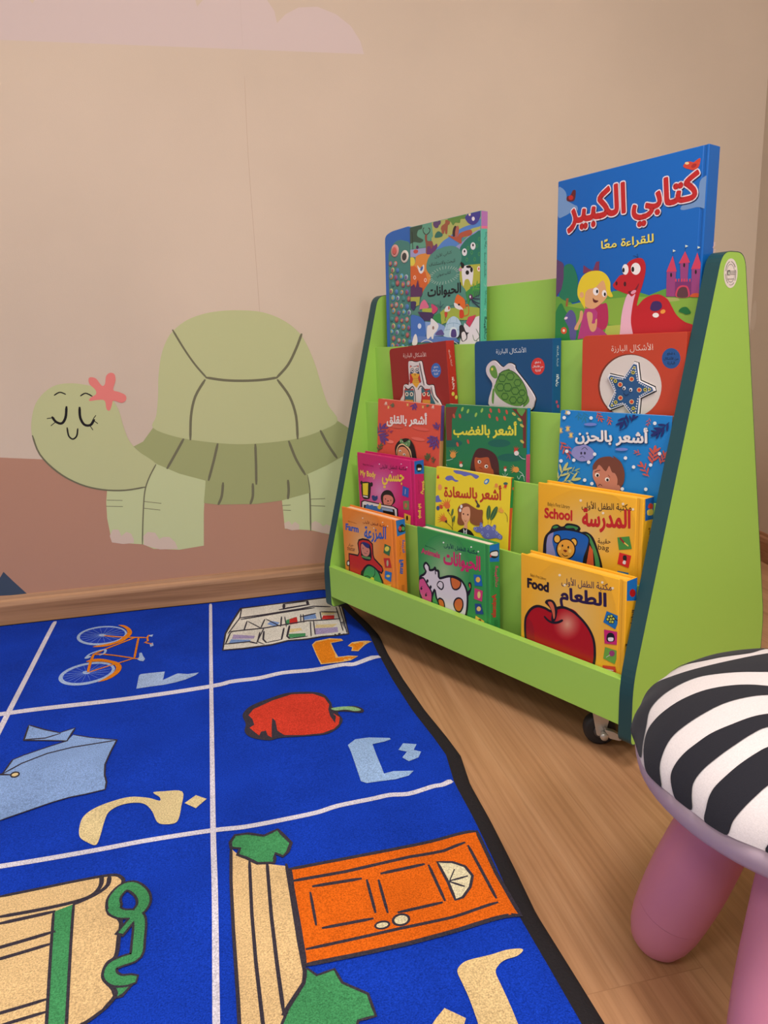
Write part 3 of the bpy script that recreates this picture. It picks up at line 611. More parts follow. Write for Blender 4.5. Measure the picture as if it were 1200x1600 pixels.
  ('p',25,1,[1288,12180,1489,12195,1697,12132,1816,11985,1704,11966,1541,12067,1364,12083]),
  ('p',26,0,[1389,10860,1539,11004,1772,11000,2118,10886,2124,10834,1998,10795,1795,10773,1794,10442,1803,10098,1804,9880,1964,9905,2272,9828,2168,9724,1944,9683,1704,9699,1495,9706,1418,9780,1411,10266,1407,10613]),
  ('p',26,0,[2176,10480,2300,10657,2510,10565,2420,10410,2522,10321,2440,10170,2263,10106,2185,10243,2300,10385]),
  ('p',27,0,[-4645,10364,-5024,11475,-4424,11257,-4207,11630,-4167,12000,-4021,12100,-3600,12302,-3379,12390,-3312,12589,-2987,12399,-2512,12186,-2561,11795,-2590,11410,-2545,11079,-2483,10859,-2475,10660,-2734,10613,-2993,10591,-3239,10521,-3544,10404,-3884,10273]),
  ('p',27,0,[-4147,12625,-4197,13175,-3855,12909,-3570,12728,-3329,12839,-3379,12390,-3766,12515]),
  ('s',16,28,0,0,[-3884,10273,-3544,10404,-3239,10521,-2993,10591,-2734,10613,-2475,10660,-2483,10859,-2545,11079,-2590,11410,-2561,11795,-2512,12186,-2987,12399,-3312,12589]),
  ('s',16,33,0,0,[-4207,11630,-4167,12000,-4021,12100,-3600,12302,-3379,12390,-3329,12839,-3570,12728,-3855,12909,-4197,13175,-4147,12625,-3766,12515,-3379,12390]),
  ('s',16,38,0,0,[-4199,11601,-3982,11836,-3631,12045,-3240,12138,-2885,12155,-2525,12172]),
  ('s',16,40,0,0,[-4142,12643,-3786,12601,-3562,12694]),
  ('s',16,44,0,0,[-4430,11640,-4068,11522]),
  ('s',16,31,0,0,[-4207,11630,-4424,11257]),
  ('p',16,1,[-3931,11526,-3922,11476,-3934,11434,-3964,11412,-4004,11416,-4042,11445,-4070,11490,-4080,11541,-4068,11583,-4039,11605,-3999,11601,-3959,11572]),
  ('p',22,1,[-3954,11520,-3954,11481,-3981,11457,-4020,11463,-4048,11496,-4048,11536,-4021,11559,-3982,11553]),
  ('p',22,1,[-2648,9573,-2695,9828,-2673,10054,-2535,10213,-2316,10310,-2059,10353,-1782,10253,-1613,10136,-1621,10231,-1728,10378,-1579,10370,-1289,10288,-1280,9908,-1301,9611,-1359,9522,-1511,9543,-1607,9632,-1695,9891,-1820,10103,-1986,10186,-2193,10171,-2329,10045,-2358,9818,-2362,9534,-2389,9328,-2524,9422]),
  ('p',22,0,[-1237,9977,-1079,10135,-914,9996,-1066,9804]),
  ('p',28,0,[-4274,8540,-3423,8622,-2974,8638,-2514,8654,-2089,8646,-1945,8554,-1919,8442,-1991,8292,-2056,8113,-2001,7972,-1853,7780,-1842,7542,-1835,7264,-1915,7179,-1928,7003,-1803,6824,-1768,6720,-1863,6582,-2030,6470,-2272,6403,-2951,6309,-3477,6363]),
  ('p',29,0,[-2689,8169,-2470,8238,-2397,7745,-2317,7179,-2256,6774,-2215,6388,-2386,6432,-2527,7234,-2610,7658]),
  ('s',16,50,1,0,[-3423,8622,-2974,8638,-2514,8654,-2089,8646,-1945,8554,-1919,8442,-1991,8292,-2056,8113,-2001,7972,-1853,7780,-1842,7542,-1835,7264,-1915,7179,-1928,7003,-1803,6824,-1768,6720,-1863,6582]),
  ('s',16,58,1,0,[-2210,8661,-2193,8481,-2272,8333,-2476,8272,-2884,8252,-3322,8258]),
  ('s',16,59,1,0,[-2108,8615,-2108,8458,-2227,8338,-2458,8235]),
  ('s',16,58,1,0,[-3290,8142,-2689,8169]),
  ('s',16,34,1,0,[-2689,8169,-2578,7511,-2391,6454]),
  ('s',16,34,1,0,[-2473,8255,-2378,7597,-2191,6403]),
  ('s',16,55,1,0,[-3575,7715,-3180,7750,-2616,7831]),
  ('s',16,52,1,0,[-3519,7541,-3131,7573,-2618,7646]),
  ('s',16,44,1,0,[-3279,6797,-2920,6818,-2484,6868]),
  ('s',16,43,1,0,[-2877,6663,-2449,6709]),
  ('s',16,43,1,0,[-1863,6582,-2030,6470,-2272,6403]),
  ('s',16,196,1,0,[-1950,8005,-1988,8192,-1907,8353,-1791,8356,-1655,8186,-1614,8012,-1663,7882]),
  ('s',16,175,1,0,[-1985,8014,-1870,7906,-1707,7848,-1631,7721,-1611,7425,-1615,7207,-1750,7168,-1856,7125,-1860,7011,-1766,6912,-1614,6885]),
  ('s',16,210,1,0,[-1810,7620,-1721,7775]),
  ('p',16,0,[-1883,6967,-1601,6944,-1579,6839,-1687,6687,-1773,6686]),
  ('s',29,130,1,0,[-1950,8005,-1988,8192,-1907,8353,-1791,8356,-1655,8186,-1614,8012,-1663,7882]),
  ('s',29,117,1,0,[-1985,8014,-1870,7906,-1707,7848,-1631,7721,-1611,7425,-1615,7207,-1750,7168,-1856,7125,-1860,7011,-1766,6912,-1614,6885]),
  ('s',29,105,1,0,[-1810,7620,-1721,7775]),
  ('p',29,0,[-1842,6956,-1618,6919,-1609,6847,-1693,6736,-1757,6705]),
  ('p',28,0,[-557,8744,-463,8590,-218,8367,147,8207,170,7630,191,6928,209,6570,184,6411,-36,6080,-114,5885,-167,5320,-467,5395,-486,5979,-496,6329,-537,7306,-560,8102]),
  ('s',16,41,0,0,[-557,8744,-560,8102,-537,7306,-496,6329,-486,5979,-467,5395]),
  ('s',16,41,0,0,[-320,8425,-319,7497,-299,6787,-253,5920,-252,5341]),
  ('s',16,43,0,0,[-95,8334,-94,7438,-74,6729,-47,6102]),
  ('s',16,44,0,0,[149,8237,170,7630,191,6928,214,6527,191,6389,-53,6066]),
  ('p',29,0,[-567,8879,-501,9014,-325,9001,-109,8890,84,8976,246,8641,189,8477,119,8400,20,8491,-2,8309,-219,8352,-360,8499,-473,8593,-440,8712,-557,8760]),
  ('s',16,50,0,1,[-567,8879,-501,9014,-325,9001,-109,8890,84,8976,246,8641,189,8477,119,8400,20,8491,-2,8309,-219,8352,-360,8499,-473,8593,-440,8712,-557,8760]),
  ('p',29,0,[243,6561,334,6444,530,6477,588,6287,826,6087,857,5817,676,5809,624,5698,354,5580,-96,5694,-78,5946,-1,6108,189,6369]),
  ('s',16,31,0,1,[243,6561,334,6444,530,6477,588,6287,826,6087,857,5817,676,5809,624,5698,354,5580,-96,5694,-78,5946,-1,6108,189,6369]),
  ('p',30,0,[189,8136,833,8145,1495,8155,2744,8188,2717,7340,2754,6671,2174,6660,1403,6612,913,6604,225,6608,210,7191,187,7790]),
  ('s',16,58,0,1,[189,8136,833,8145,1495,8155,2744,8188,2717,7340,2754,6671,2174,6660,1403,6612,913,6604,225,6608,210,7191,187,7790]),
  ('s',16,54,0,0,[211,7915,880,7910,1739,7962,2200,7942,2496,7990]),
  ('s',16,41,0,0,[2531,7916,2560,6960]),
  ('s',16,43,0,0,[2545,6884,1975,6843,1359,6842,708,6824,270,6816]),
  ('s',16,52,0,0,[451,7757,1044,7738]),
  ('s',16,35,0,0,[400,7659,410,7139]),
  ('s',16,45,0,0,[484,7071,1064,7066]),
  ('s',16,37,0,0,[1118,7692,1119,7152]),
  ('s',16,37,0,0,[1261,7653,1259,7115]),
  ('s',16,53,0,0,[1325,7760,1879,7781]),
  ('s',16,46,0,0,[1389,7081,1920,7095]),
  ('s',16,39,0,0,[1940,7744,1967,7118]),
  ('p',31,0,[2062,7772,2243,7703,2372,7569,2409,7384,2325,7220,2188,7094,2091,7085,2091,7393]),
  ('s',16,38,0,1,[2062,7772,2243,7703,2372,7569,2409,7384,2325,7220,2188,7094,2091,7085,2091,7393]),
  ('s',16,25,0,0,[2127,7421,2229,7567]),
  ('s',16,32,0,0,[2122,7404,2344,7401]),
  ('s',16,31,0,0,[2117,7387,2255,7257]),
  ('p',16,1,[1253,6939,1237,6907,1201,6884,1154,6877,1108,6888,1075,6913,1064,6946,1079,6978,1115,7002,1163,7009,1210,6998,1243,6973]),
  ('p',16,1,[1498,6960,1478,6913,1435,6881,1379,6870,1325,6885,1288,6920,1278,6968,1296,7015,1340,7049,1397,7060,1451,7045,1489,7009]),
  ('p',31,1,[1228,6940,1205,6914,1156,6905,1108,6918,1089,6945,1111,6971,1161,6980,1209,6968]),
  ('p',31,1,[1468,6961,1440,6917,1382,6901,1327,6922,1308,6967,1335,7011,1394,7028,1449,7007]),
  ('p',32,1,[1806,6116,1868,6189,1977,6225,2230,6221,2390,6226,2541,6204,2577,6171,2487,6120,2345,6111,2251,6068,2194,5994,2195,5822,2200,5597,2197,5367,2197,5116,1806,5214,1821,5500,1825,5773,1813,5963]),
  ('p',32,0,[1549,5733,1722,5573,1614,5405,1303,5520,1445,5653]),
 ],
 'big': [
  ('p',33,1,[8,3287,97,3283,179,3197,215,3072,358,2978,421,2944,423,2873,299,2869,159,2831,14,2853]),
  ('p',33,1,[2590,2915,2654,2979,2753,2994,2828,2969,2825,2772,2822,2563,2707,2541,2591,2580,2475,2578,2357,2576,2308,2605,2375,2667,2561,2677]),
  ('t',34,'كتابي',0.065,[1527,2437,2617,2463,1485,3037]),
  ('t',34,'الكبير',0.065,[260,2529,1381,2547,223,3104]),
  ('t',35,'كتابي',0.068,[1510,2457,2602,2482,1468,3058]),
  ('t',35,'الكبير',0.068,[241,2551,1364,2567,203,3127]),
  ('t',36,'كتابي',0.036000000000000004,[1510,2457,2602,2482,1468,3058]),
  ('t',36,'الكبير',0.036000000000000004,[241,2551,1364,2567,203,3127]),
  ('t',37,'للقراءة معًا',0.02,[948,2152,1900,2140,940,2330]),
  ('t',38,'للقراءة معًا',0.02,[936,2162,1889,2150,928,2341]),
  ('p',39,1,[199,3075,203,3134,275,3145,319,3208,375,3205,383,3138,356,3049,262,3045]),
  ('p',36,1,[335,3095,322,3070,287,3065,251,3082,235,3112,249,3136,284,3141,320,3124]),
  ('p',40,1,[2317,3190,2361,3232,2420,3230,2479,3208,2523,3229,2579,3241,2573,3158,2542,3115,2474,3102,2403,3132,2355,3152]),
  ('p',41,1,[2407,3208,2398,3197,2375,3197,2351,3207,2341,3222,2350,3233,2373,3234,2397,3223]),
  ('p',42,1,[2525,3172,2525,3152,2502,3136,2470,3134,2447,3148,2448,3168,2471,3184,2503,3186]),
  ('p',43,0,[4,1515,210,1500,416,1329,638,1381,1011,1441,1189,1512,1416,1514,1613,1478,1856,1398,2083,1461,2216,1489,2734,1446,2743,1313,2733,853,2640,345,36,357]),
  ('p',44,0,[215,1342,582,1384,1065,1394,1520,1403,2225,1341,2671,1299,2648,857,1789,892,1136,983,1075,1180]),
  ('p',45,0,[1084,964,1443,969,1789,892,1798,726,1041,748]),
  ('p',46,0,[2135,1348,2359,1322,2383,1281,2207,1273]),
  ('p',47,1,[-12,2090,76,2102,165,2038,184,1881,258,1807,247,1697,133,1629,62,1556,-2,1538]),
  ('p',48,0,[-2,1538,19,1536,7,1401,-10,1402]),
  ('p',49,1,[180,2003,308,2033,395,1959,471,1788,490,1633,550,1518,512,1411,357,1389,153,1459,78,1532,133,1640,171,1815]),
  ('p',50,0,[240,1464,292,1467,273,1327,230,1330]),
  ('p',51,1,[12,1241,126,1393,217,1274,337,1132,454,1036,515,921,577,762,-36,780,-12,1012]),
  ('p',52,1,[349,769,314,952,223,1092,220,1161,333,1267,435,1194,469,1036,464,765]),
  ('p',53,1,[269,920,251,878,206,863,160,882,140,925,157,966,203,982,249,962]),
  ('p',54,1,[231,921,224,904,205,897,186,905,178,923,185,941,204,947,223,939]),
  ('p',55,1,[279,1146,279,1129,258,1114,230,1109,210,1118,210,1135,231,1151,260,1155]),
  ('p',56,0,[582,1853,588,1982,685,1918,781,1876,842,2008,903,2012,906,1822]),
  ('p',57,1,[832,1281,990,1324,1082,1318,1119,1134,1110,984,1034,901,847,908]),
  ('p',58,0,[592,1119,647,1266,832,1270,903,1189,885,972,1035,879,1117,811,506,764]),
  ('p',59,1,[429,947,523,1100,546,1232,602,1218,593,1096,527,988,501,922]),
  ('p',59,1,[687,1158,713,1211,795,1185,807,1097,794,1020,856,1018,867,1072,899,1081,887,929,821,876,751,934]),
  ('p',60,1,[577,1538,708,1679,998,1739,1108,1603,1089,1456,1027,1375,912,1297,806,1256,668,1291,581,1406]),
  ('p',61,1,[481,1502,494,1676,580,1810,728,1867,915,1857,1048,1787,1131,1664,1142,1536,1193,1427,1089,1456,1000,1696,846,1603,685,1573,634,1468,647,1270,569,1363]),
  ('p',60,1,[614,1496,602,1463,571,1451,539,1467,525,1503,537,1536,568,1548,600,1531]),
  ('p',62,1,[915,1529,900,1485,859,1469,817,1491,797,1538,813,1583,854,1598,896,1576]),
  ('p',62,1,[1067,1485,1055,1447,1025,1433,992,1452,977,1492,989,1530,1020,1544,1052,1525]),
  ('p',7,1,[902,1530,897,1509,882,1502,866,1512,859,1533,865,1554,879,1562,895,1552]),
  ('p',7,1,[1057,1473,1052,1453,1037,1445,1022,1455,1015,1476,1020,1497,1035,1505,1050,1495]),
  ('p',63,1,[799,1435,841,1399,914,1379,869,1352,815,1368]),
  ('p',64,1,[1221,1656,1305,1742,1391,1764,1411,1865,1468,1940,1587,1978,1707,1964,1771,1867,1772,1727,1730,1550,1678,1391,1655,1249,1765,1344,1903,1395,2041,1395,2182,1315,2268,1190,2353,1067,2491,961,2657,891,2667,739,2469,626,1559,648,1454,736,1528,1237,1520,1403,1368,1481,1239,1539,1185,1607]),
  ('p',65,1,[1464,1438,1545,1401,1611,1437,1585,1337,1557,1152,1556,985,1614,773,1659,603,1359,610,1359,888,1382,1183]),
  ('p',66,1,[1479,1485,1588,1501,1667,1596,1648,1516,1579,1450,1518,1434]),
  ('p',67,1,[1623,1488,1621,1466,1593,1446,1557,1439,1532,1450,1534,1471,1562,1491,1598,1498]),
  ('p',62,1,[1469,1824,1455,1768,1414,1748,1371,1776,1350,1836,1365,1893,1406,1912,1449,1884]),
  ('p',62,1,[1687,1812,1665,1750,1605,1729,1542,1762,1513,1830,1535,1892,1595,1912,1658,1879]),
  ('p',7,1,[1398,1821,1393,1795,1378,1786,1361,1799,1353,1825,1359,1851,1374,1860,1390,1848]),
  ('p',7,1,[1574,1815,1568,1787,1549,1777,1530,1791,1521,1821,1527,1849,1545,1859,1565,1845]),
  ('p',68,1,[1275,1626,1270,1603,1257,1594,1242,1605,1235,1629,1239,1653,1253,1661,1268,1650]),
  ('p',68,1,[1438,1603,1433,1578,1416,1568,1397,1581,1389,1608,1395,1634,1412,1643,1430,1630]),
  ('s',7,6,1,0,[1623,1984,1585,2012,1542,2023]),
  ('s',7,7,1,0,[1635,1986,1621,2020,1617,2044]),
  ('p',69,1,[1891,1194,1921,1283,1989,1302,2071,1273,2094,1201,2032,1155,1940,1154]),
  ('p',70,1,[2050,1083,2036,1058,1997,1050,1957,1063,1939,1089,1954,1114,1993,1123,2033,1110]),
  ('p',71,1,[2156,1148,2156,1124,2132,1106,2099,1104,2076,1119,2076,1143,2100,1162,2133,1164]),
  ('p',72,0,[2145,1730,2301,1715,2300,1560,2560,1537,2551,1728,2694,1714,2712,1315,2157,1356]),
  ('p',72,0,[2359,1824,2499,1819,2496,1543,2383,1553]),
  ('p',73,0,[2295,1561,2560,1537,2570,1326,2302,1345]),
  ('p',74,0,[2139,1721,2232,1944,2312,1710]),
  ('p',74,0,[2338,1823,2430,1988,2520,1817]),
  ('p',74,0,[2543,1719,2626,1946,2719,1711]),
  ('p',74,0,[2293,1604,2319,1605,2322,1562,2295,1563]),
  ('p',74,0,[2339,1599,2365,1601,2368,1558,2342,1558]),
  ('p',74,0,[2385,1595,2411,1597,2413,1554,2387,1554]),
  ('p',74,0,[2430,1591,2456,1592,2459,1550,2433,1550]),
  ('p',74,0,[2476,1587,2501,1588,2504,1546,2478,1546]),
  ('p',74,0,[2521,1583,2546,1584,2549,1542,2524,1542]),
  ('p',74,1,[2325,1340,2329,1451,2380,1495,2445,1497,2512,1465,2536,1324]),
  ('p',75,1,[2347,1338,2352,1435,2393,1471,2447,1474,2494,1447,2514,1326]),
  ('p',7,1,[2238,1667,2235,1645,2224,1637,2213,1647,2207,1670,2210,1692,2221,1700,2232,1689]),
  ('p',7,1,[2443,1787,2440,1766,2430,1758,2419,1768,2413,1790,2416,1811,2426,1819,2438,1809]),
  ('p',7,1,[2635,1672,2632,1651,2622,1643,2611,1653,2605,1675,2608,1696,2618,1704,2629,1694]),
  ('s',7,4,0,0,[2232,1944,2232,2017]),
  ('p',76,0,[2230,2036,2280,2011,2233,1998]),
  ('s',7,4,0,0,[2430,1988,2430,2059]),
  ('p',76,0,[2428,2078,2477,2054,2431,2040]),
  ('s',7,4,0,0,[2626,1946,2626,2016]),
  ('p',76,0,[2624,2035,2671,2011,2627,1998]),
  ('p',77,1,[2553,1323,2593,1366,2677,1365,2712,1311]),
  ('p',78,1,[2382,1124,2423,1171,2498,1180,2555,1133,2580,1084,2506,1068,2461,1090]),
 ],
 'big_spine': [
  ('t',79,'كتابي الكبير',0.02,[279,1908,254,2096,364,1912]),
 ],
 'tall': [
  ('p',80,0,[671,3257,1221,3254,2151,3254,2165,2832,1867,2817,1439,2818,710,2706,714,2942]),
  ('p',81,1,[851,2674,1037,2812,1218,2875,1483,2967,1719,3018,2031,3042,2153,3105,2154,2970,1866,2942,1613,2781,1439,2675,1127,2714]),
  ('p',82,1,[1439,2661,1656,2747,1867,2845,2154,2915,2165,2832,1867,2789,1613,2611]),
  ('p',83,0,[-26,3238,718,3264,761,2965,520,2789,-29,2795]),
  ('p',84,1,[12,3248,384,3252,406,3162,284,3142,257,3033,451,2932,352,2885,155,2925,-9,2915,-29,3102]),
  ('s',85,35,0,0,[85,3132,102,2779]),
  ('p',86,0,[-30,2787,568,2760,590,2631,273,2607,-33,2641]),
  ('p',87,1,[121,2746,177,2770,271,2744,262,2699,187,2685,126,2715]),
  ('p',88,1,[297,2801,283,2777,251,2770,220,2785,208,2812,221,2836,253,2843,284,2828]),
  ('p',89,1,[198,2615,372,2656,662,2630,588,2511,538,2381,584,2270,679,2170,605,2025,-42,2081,-20,2438,171,2495]),
  ('p',90,1,[171,2526,156,2483,117,2455,64,2448,11,2466,-27,2503,-41,2549,-25,2592,15,2621,68,2627,121,2609,158,2572]),
  ('p',91,0,[-21,2431,169,2434,292,2329,512,2277,581,2058,504,1819,-22,1859]),
  ('p',92,1,[244,2442,342,2370,454,2435,464,2327,389,2259,303,2290]),
  ('p',93,1,[423,2346,391,2317,357,2312,339,2334,349,2370,381,2399,416,2404,433,2382]),
  ('p',94,1,[197,2192,183,2163,151,2153,119,2169,106,2201,120,2230,153,2240,184,2224]),
  ('p',95,1,[174,2194,167,2177,151,2172,135,2180,129,2199,136,2215,152,2221,168,2212]),
  ('p',94,1,[548,2106,535,2077,503,2068,473,2083,460,2114,474,2143,505,2153,536,2138]),
  ('p',95,1,[526,2108,519,2092,504,2086,488,2094,482,2112,489,2129,505,2135,520,2126]),
  ('p',96,1,[542,2651,568,2783,641,2818,652,2772,736,2851,782,2771,876,2803,886,2729,756,2626,614,2620]),
  ('p',97,1,[500,2970,525,3027,572,3020,582,2900,736,2865,746,2761,687,2723,676,2769,580,2781,562,2664,530,2668,533,2817]),
  ('s',98,18,1,0,[525,3027,465,3079,442,3142,479,3167]),
  ('s',98,18,1,0,[560,3022,644,3055,669,3110,622,3146]),
  ('p',99,1,[1005,3077,1040,3130,1131,3160,1153,3221,1276,3189,1264,3126,1220,3104,1196,2957,1140,2965,1130,3031,1095,2971,1038,2979,1028,3038]),
  ('p',100,1,[935,3185,939,3131,895,3105,829,3121,778,3172,774,3226,818,3252,885,3235]),
  ('p',100,1,[1001,3182,965,3156,920,3156,892,3183,898,3221,933,3246,978,3246,1006,3219]),
  ('p',101,1,[819,2928,855,3011,947,3035,1061,2961,1015,2917]),
  ('p',102,1,[1221,3232,1698,3257,1730,3169,1592,3176,1570,3110,1440,3129,1375,3089,1309,3162]),
  ('p',103,1,[1730,3197,1865,3259,2141,3249,2152,3160,2072,3050,1949,3016,1824,3059,1740,3140]),
  ('p',104,1,[1990,3119,1978,3094,1949,3087,1920,3103,1907,3132,1919,3157,1949,3164,1978,3148]),
  ('p',105,1,[1882,3218,1873,3198,1849,3193,1825,3205,1816,3228,1825,3248,1849,3253,1872,3241]),
  ('p',106,1,[1219,2918,1483,2854,1570,2913,1846,2938,1919,2886,1867,2831,1634,2820,1613,2710,1439,2789]),
  ('p',107,1,[1474,2955,1452,2907,1421,2875,1389,2868,1365,2889,1355,2931,1362,2984,1384,3032,1415,3064,1447,3070,1471,3049,1481,3007]),
  ('p',108,1,[1539,2941,1520,2888,1492,2853,1463,2844,1440,2864,1430,2909,1436,2965,1455,3017,1483,3053,1512,3061,1534,3041,1544,2997]),
  ('p',109,1,[1569,2602,1656,2705,1783,2786,1971,2845,2175,2844,2183,2252,1826,2261,1612,2326]),
  ('s',110,13,1,1,[2086,2733,2115,2762,2143,2725,2115,2696]),
  ('s',110,13,1,1,[1775,2605,1804,2635,1834,2598,1805,2568]),
  ('s',110,13,1,1,[1880,2509,1910,2539,1939,2502,1910,2471]),
  ('s',110,13,1,1,[2088,2456,2116,2486,2145,2450,2117,2420]),
  ('s',110,13,1,1,[1965,2373,1993,2403,2023,2366,1994,2336]),
  ('s',110,13,1,1,[1743,2390,1773,2421,1803,2384,1773,2353]),
  ('s',110,13,1,1,[2025,2616,2054,2646,2083,2609,2054,2580]),
  ('p',111,1,[1779,2527,1758,2480,1707,2465,1655,2492,1634,2545,1655,2592,1707,2607,1758,2580]),
  ('p',112,1,[1732,2550,1725,2533,1707,2528,1689,2537,1681,2556,1689,2573,1707,2578,1725,2569]),
  ('p',111,1,[2017,2613,1997,2567,1947,2552,1897,2579,1876,2631,1896,2677,1946,2691,1996,2665]),
  ('p',112,1,[1972,2636,1964,2619,1947,2614,1929,2623,1922,2642,1929,2659,1947,2664,1964,2654]),
  ('p',113,0,[1569,2274,1826,2282,2183,2265,2192,1888,1870,1859,1828,1575,1656,1804,1569,2029]),
  ('p',114,1,[1634,2224,1763,2282,1869,2257,1953,2192,1943,1995,1902,1885,1827,2005,1720,2001,1677,1889,1645,2022]),
  ('p',7,1,[1536,2363,1612,2362,1699,2303,1677,2234,1612,2255,1602,2313]),
  ('p',7,1,[1839,2135,1825,2106,1789,2097,1752,2113,1737,2145,1752,2174,1788,2183,1824,2167]),
  ('p',7,1,[1945,2178,1934,2144,1907,2131,1880,2149,1869,2186,1880,2221,1907,2233,1933,2215]),
  ('p',7,1,[1902,2239,1880,2223,1827,2221,1772,2234,1750,2255,1772,2271,1826,2272,1880,2259]),
  ('p',115,1,[1634,2212,1620,2190,1586,2183,1552,2196,1538,2222,1552,2245,1586,2252,1620,2238]),
  ('p',116,1,[2155,2174,2143,2140,2111,2128,2079,2146,2065,2183,2078,2217,2110,2229,2142,2211]),
  ('p',117,1,[2131,2176,2125,2159,2111,2153,2096,2162,2090,2181,2096,2198,2110,2204,2125,2195]),
  ('p',118,1,[851,2674,1036,2696,1306,2706,1526,2636,1613,2526,1612,2383,1525,2249,1525,2091,1590,1940,1720,1828,1807,1648,1699,1583,1435,1557,1118,1518,743,1603,403,1687,406,1842,506,1957,653,2067,679,2200,561,2303,551,2425,637,2565]),
  ('t',119,'كتابي الأول',0.0,[825,2492,1339,2526,815,2593]),
  ('t',119,'للبحث والاستكشاف',0.005,[638,2358,1438,2359,635,2446]),
  ('t',119,'كتاب صوتي',0.01,[879,2114,1308,2140,880,2204]),
  ('s',120,10,0,0,[1473,2134,1559,2125]),
  ('s',120,10,0,0,[1450,2109,1530,2090]),
  ('s',120,10,0,0,[1411,2086,1483,2058]),
  ('s',120,11,0,0,[1360,2065,1419,2030]),
  ('s',120,12,0,0,[1297,2048,1342,2007]),
  ('s',120,14,0,0,[1226,2036,1254,1990]),
  ('s',120,16,0,0,[1150,2028,1159,1979]),
  ('s',120,16,0,0,[1071,2026,1060,1977]),
  ('s',120,16,0,0,[993,2029,963,1982]),
  ('s',120,14,0,0,[919,2038,872,1994]),
  ('s',120,13,0,0,[854,2051,790,2014]),
  ('s',120,12,0,0,[800,2070,723,2040]),
  ('s',120,12,0,0,[759,2092,672,2071]),
  ('s',120,11,0,0,[734,2117,641,2106]),
  ('s',120,11,0,0,[735,2170,642,2180]),
  ('s',120,11,0,0,[761,2196,674,2216]),
  ('s',120,11,0,0,[802,2220,726,2249]),
  ('s',120,11,0,0,[856,2240,794,2277]),
  ('s',120,13,0,0,[922,2257,876,2300]),
  ('s',120,14,0,0,[995,2269,967,2315]),
  ('s',120,16,0,0,[1073,2276,1064,2324]),
  ('s',120,16,0,0,[1151,2277,1161,2325]),
  ('s',120,15,0,0,[1228,2273,1256,2318]),
  ('s',120,14,0,0,[1299,2263,1343,2305]),
  ('s',120,13,0,0,[1361,2249,1420,2284]),
  ('s',120,12,0,0,[1412,2231,1483,2259]),
  ('s',120,11,0,0,[1450,2209,1530,2229]),
  ('s',120,11,0,0,[1473,2185,1559,2195]),
  ('t',121,'الحيوانات',0.03,[587,1709,1601,1720,591,1953]),
  ('p',122,0,[-11,1791,7,2010,136,2061,185,1979,263,2143,310,1985,408,1961,411,1822,356,1780]),
  ('p',123,0,[-11,1798,331,1781,302,1612,151,1590,-13,1712]),
  ('p',124,1,[-13,1696,203,1681,124,1513,22,1567]),
  ('p',125,1,[300,1487,353,1640,478,1709,598,1593,597,1531,326,1517]),
  ('p',126,1,[717,1478,695,1602,790,1580,908,1497,836,1425,728,1400]),
  ('p',127,0,[400,1528,718,1524,716,1431,399,1465]),
  ('p',128,0,[249,1474,716,1431,787,1366,714,1262,421,1276]),
  ('p',129,0,[977,1416,1117,1484,1568,1486,1828,1484,2175,1433,2177,1262,1829,1222,1568,1235,1253,1220,1022,1171]),
  ('p',130,1,[763,1352,977,1401,999,1263,975,1173,786,1274]),
  ('p',131,0,[1742,1764,1870,1826,2161,1915,2173,1703,1871,1625,1828,1484]),
  ('s',132,8,1,0,[1934,1778,2054,1837,2172,1895]),
  ('p',132,1,[1980,1915,1988,1895,1984,1850,1972,1807,1958,1790,1950,1810,1954,1855,1966,1899]),
  ('p',132,1,[2192,1792,2164,1788,2099,1792,2033,1803,2006,1813,2034,1817,2100,1813,2165,1802]),
  ('p',132,1,[2076,1961,2083,1941,2079,1897,2067,1853,2054,1837,2046,1857,2050,1902,2062,1945]),
  ('p',132,1,[2285,1838,2258,1834,2193,1839,2128,1850,2101,1860,2129,1864,2194,1859,2259,1848]),
  ('p',132,1,[2170,2007,2177,1987,2174,1943,2162,1900,2148,1883,2141,1903,2144,1948,2156,1990]),
  ('p',132,1,[2284,1950,2272,1931,2227,1904,2174,1883,2143,1881,2155,1900,2201,1927,2254,1948]),
  ('s',133,18,1,0,[1986,1760,2018,1643]),
  ('s',134,20,1,0,[1883,1639,2018,1620,2172,1604]),
  ('s',133,18,1,0,[2036,1756,2068,1640]),
  ('s',134,20,1,0,[1909,1608,2061,1543,2173,1519]),
  ('s',133,18,1,0,[2086,1752,2118,1636]),
  ('s',134,22,1,0,[1934,1578,2103,1466,2173,1433]),
  ('s',133,18,1,0,[2136,1748,2168,1632]),
  ('p',135,1,[1839,1656,1860,1712,1934,1699,1955,1634,1892,1617]),
  ('p',136,1,[1900,1666,1895,1648,1881,1642,1868,1650,1862,1669,1868,1687,1881,1693,1895,1685]),
  ('s',137,19,1,0,[978,1447,991,1643]),
  ('s',137,14,1,0,[978,1492,909,1588]),
  ('s',137,13,1,0,[983,1522,1083,1576]),
  ('p',138,1,[1435,1641,1502,1739,1590,1711,1721,1621,1732,1490,1656,1436,1546,1531,1435,1582]),
  ('p',139,1,[1413,1584,1546,1531,1656,1465,1666,1421,1546,1443,1435,1494]),
  ('p',140,1,[1579,1426,1677,1420,1699,1287,1579,1279]),
  ('s',141,25,1,0,[1699,1302,1829,1339,1828,1498,1764,1517,1753,1445]),
  ('p',7,1,[1586,1536,1577,1522,1555,1517,1533,1525,1524,1540,1533,1554,1555,1558,1577,1551]),
  ('p',142,1,[1117,1439,1175,1525,1278,1519,1289,1443,1209,1418]),
  ('p',143,1,[1117,1408,1209,1403,1185,1314,1139,1317]),
  ('p',144,1,[1282,1489,1274,1464,1255,1454,1235,1466,1227,1492,1236,1517,1255,1526,1274,1514]),
  ('s',145,21,1,0,[1151,1316,1134,1241]),
